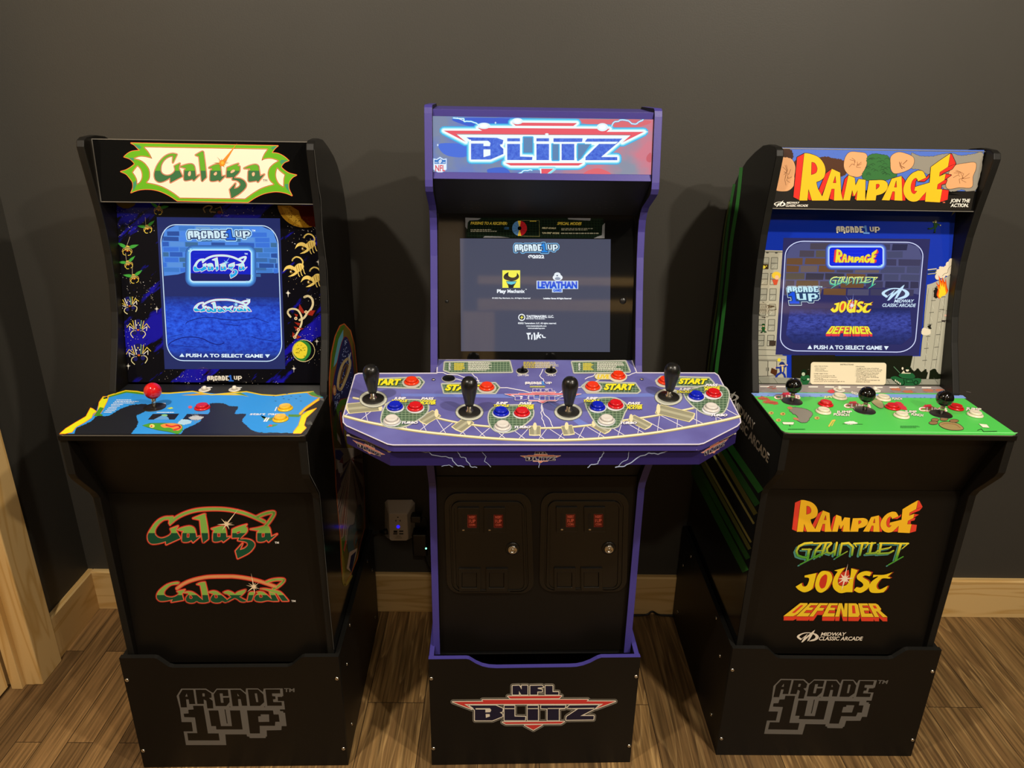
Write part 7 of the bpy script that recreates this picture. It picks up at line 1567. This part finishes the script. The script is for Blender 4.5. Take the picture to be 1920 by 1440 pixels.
def fdisc(pts, m, name, d0=yf, d1=yf-0.0006):
    b = MB(); P0 = [loc_(at_y(Z96(p), d0)) for p in pts]; P1 = [p+Vector((0, d1-d0, 0)) for p in P0]; n = len(pts)
    b.add(P0+P1, [tuple(range(n)), tuple(range(2*n-1, n-1, -1))]+[(i, (i+1) % n, n+(i+1) % n, n+i) for i in range(n)], m); return b.build(name, tap)
circ = lambda x, y, r, n=18: [(x+r*math.cos(2*math.pi*k/n), y+r*math.sin(2*math.pi*k/n)) for k in range(n)]
sk2 = MB()
for q in ([(525, 470), (550, 470), (550, 488), (525, 488)], [(494, 525), (510, 525), (510, 556), (494, 556)], [(570, 525), (586, 525), (586, 556), (570, 556)]):
    P0 = [loc_(at_y(Z96(p), yf-0.0004)) for p in q]; sk2.add(P0, [(0, 1, 2, 3)], M_HOLE)
sk2.build('socket', tap)
for q in ([(460, 718), (528, 718), (528, 755), (460, 755)], [(562, 718), (636, 718), (636, 740), (562, 740)], [(455, 765), (530, 765), (530, 785), (455, 785)], [(562, 765), (636, 765), (636, 785), (562, 785)]): fdisc(q, M_HOLE, 'usb_port')
lab(fdisc(circ(543, 648, 30), mat('blue pilot lamp', '#2a1cff', 0.2, emit=1.2), 'pilot_light'), 'glowing blue light')
for q in ([(510, 815), (590, 815), (590, 822), (510, 822)], [(490, 848), (610, 848), (610, 855), (490, 855)]): fdisc(q, mat('grey lettering bars', '#7a7068', .5), 'printed_line')

M_CORD = mat('black cord', '#0b0b0b', 0.45)
c0 = at_y(Z96((930, 860)), -0.03)
ad = thing('power_adapter', 'black power adapter with a small green light beside the white tap', 'power adapter', (c0.x, -0.001, c0.z))
ofs = Vector((c0.x, -0.001, c0.z))
a0, a1 = at_y(Z96((770, 430)), -0.03), at_y(Z96((1080, 1110)), -0.03)
MB().box((a0.x-ofs.x+0.004, -0.052, a1.z-ofs.z), (a1.x-ofs.x, -0.008, at_y(Z96((900, 720)), -0.03).z-ofs.z), M_BPLAST).build('adapter_body', ad, bevel=0.004)
pg = at_y(Z96((860, 470)), -0.03); MB().box((a0.x-ofs.x+0.001, -0.046, pg.z-ofs.z-0.012), (pg.x-ofs.x+0.018, -0.016, pg.z-ofs.z+0.010), M_BPLAST).build('plug', ad, bevel=0.003)
MB().tube([(pg.x-ofs.x+0.015, -0.03, pg.z-ofs.z), (pg.x-ofs.x+0.03, -0.03, pg.z-ofs.z-0.005), (pg.x-ofs.x+0.035, -0.03, pg.z-ofs.z-0.03), (a1.x-ofs.x-0.006, -0.03, at_y(Z96((900, 720)), -0.03).z-ofs.z-0.004)], 0.003, M_CORD).build('pigtail', ad)
g = at_y(Z96((1046, 1035)), -0.052); MB().lathe([(0.0028, 0), (0.0028, 0.0012), (0.0008, 0.0018)], mat('green pilot lamp', '#7affc0', .2, emit=3.0), 14, (g.x-ofs.x, -0.0522, g.z-ofs.z), (0, -1, 0)).build('pilot_light', ad)
P1_ = [at_y((790, 1030), -0.03), at_y((797, 1046), -0.03), at_y((803, 1062), -0.03), at_y((812, 1076), -0.034), at_y((818, 1092), -0.04), at_y((822, 1130), -0.04)]
MB().tube([p-ofs for p in P1_], 0.0022, M_CORD).build('cord', ad)
# plug and lead on the left of the tap
l0 = at_y(Z96((335, 735)), -0.03)
pl_ = thing('power_lead', 'black plug and lead running from the tap behind the left machine', 'power cord', (l0.x, -0.001, l0.z)); o2 = Vector((l0.x, -0.001, l0.z))
q0, q1 = at_y(Z96((372, 735)), -0.03), at_y(Z96((200, 745)), -0.03)
MB().lathe([(0.0095, 0), (0.0095, 0.012), (0.007, 0.018), (0.0045, 0.028)], M_BPLAST, 16, q0-o2, (-1, 0, -0.05)).build('plug', pl_)
MB().tube([p-o2 for p in (at_y(Z96((250, 742)), -0.03), q1, at_y(Z96((100, 770)), -0.032), at_y(Z96((20, 850)), -0.035), at_y(Z96((-60, 1000)), -0.04), at_y(Z96((-90, 1300)), -0.045), Vector((-0.44, -0.045, 0.02)))], 0.0032, M_CORD).build('lead', pl_)
# lead lying along the skirting on the right
pts = [at_y((1160, 1151), -0.03), at_y((1200, 1151.5), -0.028), at_y((1214, 1149), -0.026), at_y((1223, 1146.5), -0.024), at_y((1234, 1149.5), -0.026), at_y((1250, 1152), -0.028), at_y((1300, 1152.5), -0.03)]
o3 = Vector((pts[3].x, pts[3].y, 0)); m_ = MB()
PP = [Vector((p.x, p.y, max(0.0036, p.z if i == 3 else 0.0036 if i not in (2, 4) else 0.0055)))-o3 for i, p in enumerate(pts)]
c = curve([(p.x, p.z) for p in PP], 5, False); ys_ = curve([(p.x, p.y) for p in PP], 5, False)
o = m_.tube([(a[0], b[1], a[1]) for a, b in zip(c, ys_)], 0.0032, M_CORD).build('power_lead'); o.location = o3; tag(o, 'black lead lying on the floor along the skirting between middle and right machines', 'power cord')
# wooden rails and a pale panel at the far side of the room (unseen, added for their reflection in the dark screens)
struct(MB().box((-0.02, -3.43, 1.711), (2.2, -3.38, 1.785), M_PINEX).build('reflected_rail_1')); struct(MB().box((-0.02, -3.43, 1.881), (2.2, -3.38, 1.934), M_PINEX).build('reflected_rail_2'))
struct(MB().box((-0.114, -3.44, 0), (0.088, -3.38, 1.70), M_PINEZ).build('reflected_post')); struct(MB().box((0.55, -3.44, 1.79), (1.3, -3.40, 1.88), mat('dark rail cloth', '#15171c', .8)).build('reflected_cloth'))
struct(MB().box((-0.75, -3.47, 0), (-0.114, -3.42, 2.3), mat('tan panel', '#b09a7c', .6)).build('reflected_panel'))
# ================================================================= turn the collected panels into parts
def finish():
    for k in ('g', 'r'):
        D = K[k]; rt = D['root']
        for nm in ('side_left', 'side_right'): D[nm].build('side_panel', rt, bevel=0 if len(D[nm].f) > 120 else 0.0018)
        for nm in ('marquee', 'bezel', 'control_panel', 'front_panel'): D[nm].build(nm, rt, recalc=False)
        D['edging'].build('marquee_edging', rt)
        for nm in ('back_panel', 'marquee_underside', 'panel_lip', 'upper_front_panel', 'floor_panel'): D[nm].build(nm, rt, bevel=0.0008)
        D['riser_front_panel'].build('riser_front_panel', D['riser'], recalc=False)
    D = NF; rt = NR
    for s in (-1, 1): D['side_%d' % s].build('side_panel', rt, bevel=0.0018)
    for nm in ('marquee', 'bezel', 'control_panel', 'front_panel', 'speaker_panel'): D[nm].build(nm, rt, recalc=False)
    D['deck_apron'].build('deck_apron', rt, recalc=False)
    for nm in ('marquee_top_trim', 'marquee_bottom_trim', 'back_panel', 'upper_front_panel', 'floor_panel', 'deck_board'): D[nm].build(nm, rt, bevel=0.0008)
    D['riser_front_panel'].build('riser_front_panel', D['riser'], recalc=False)
finish()
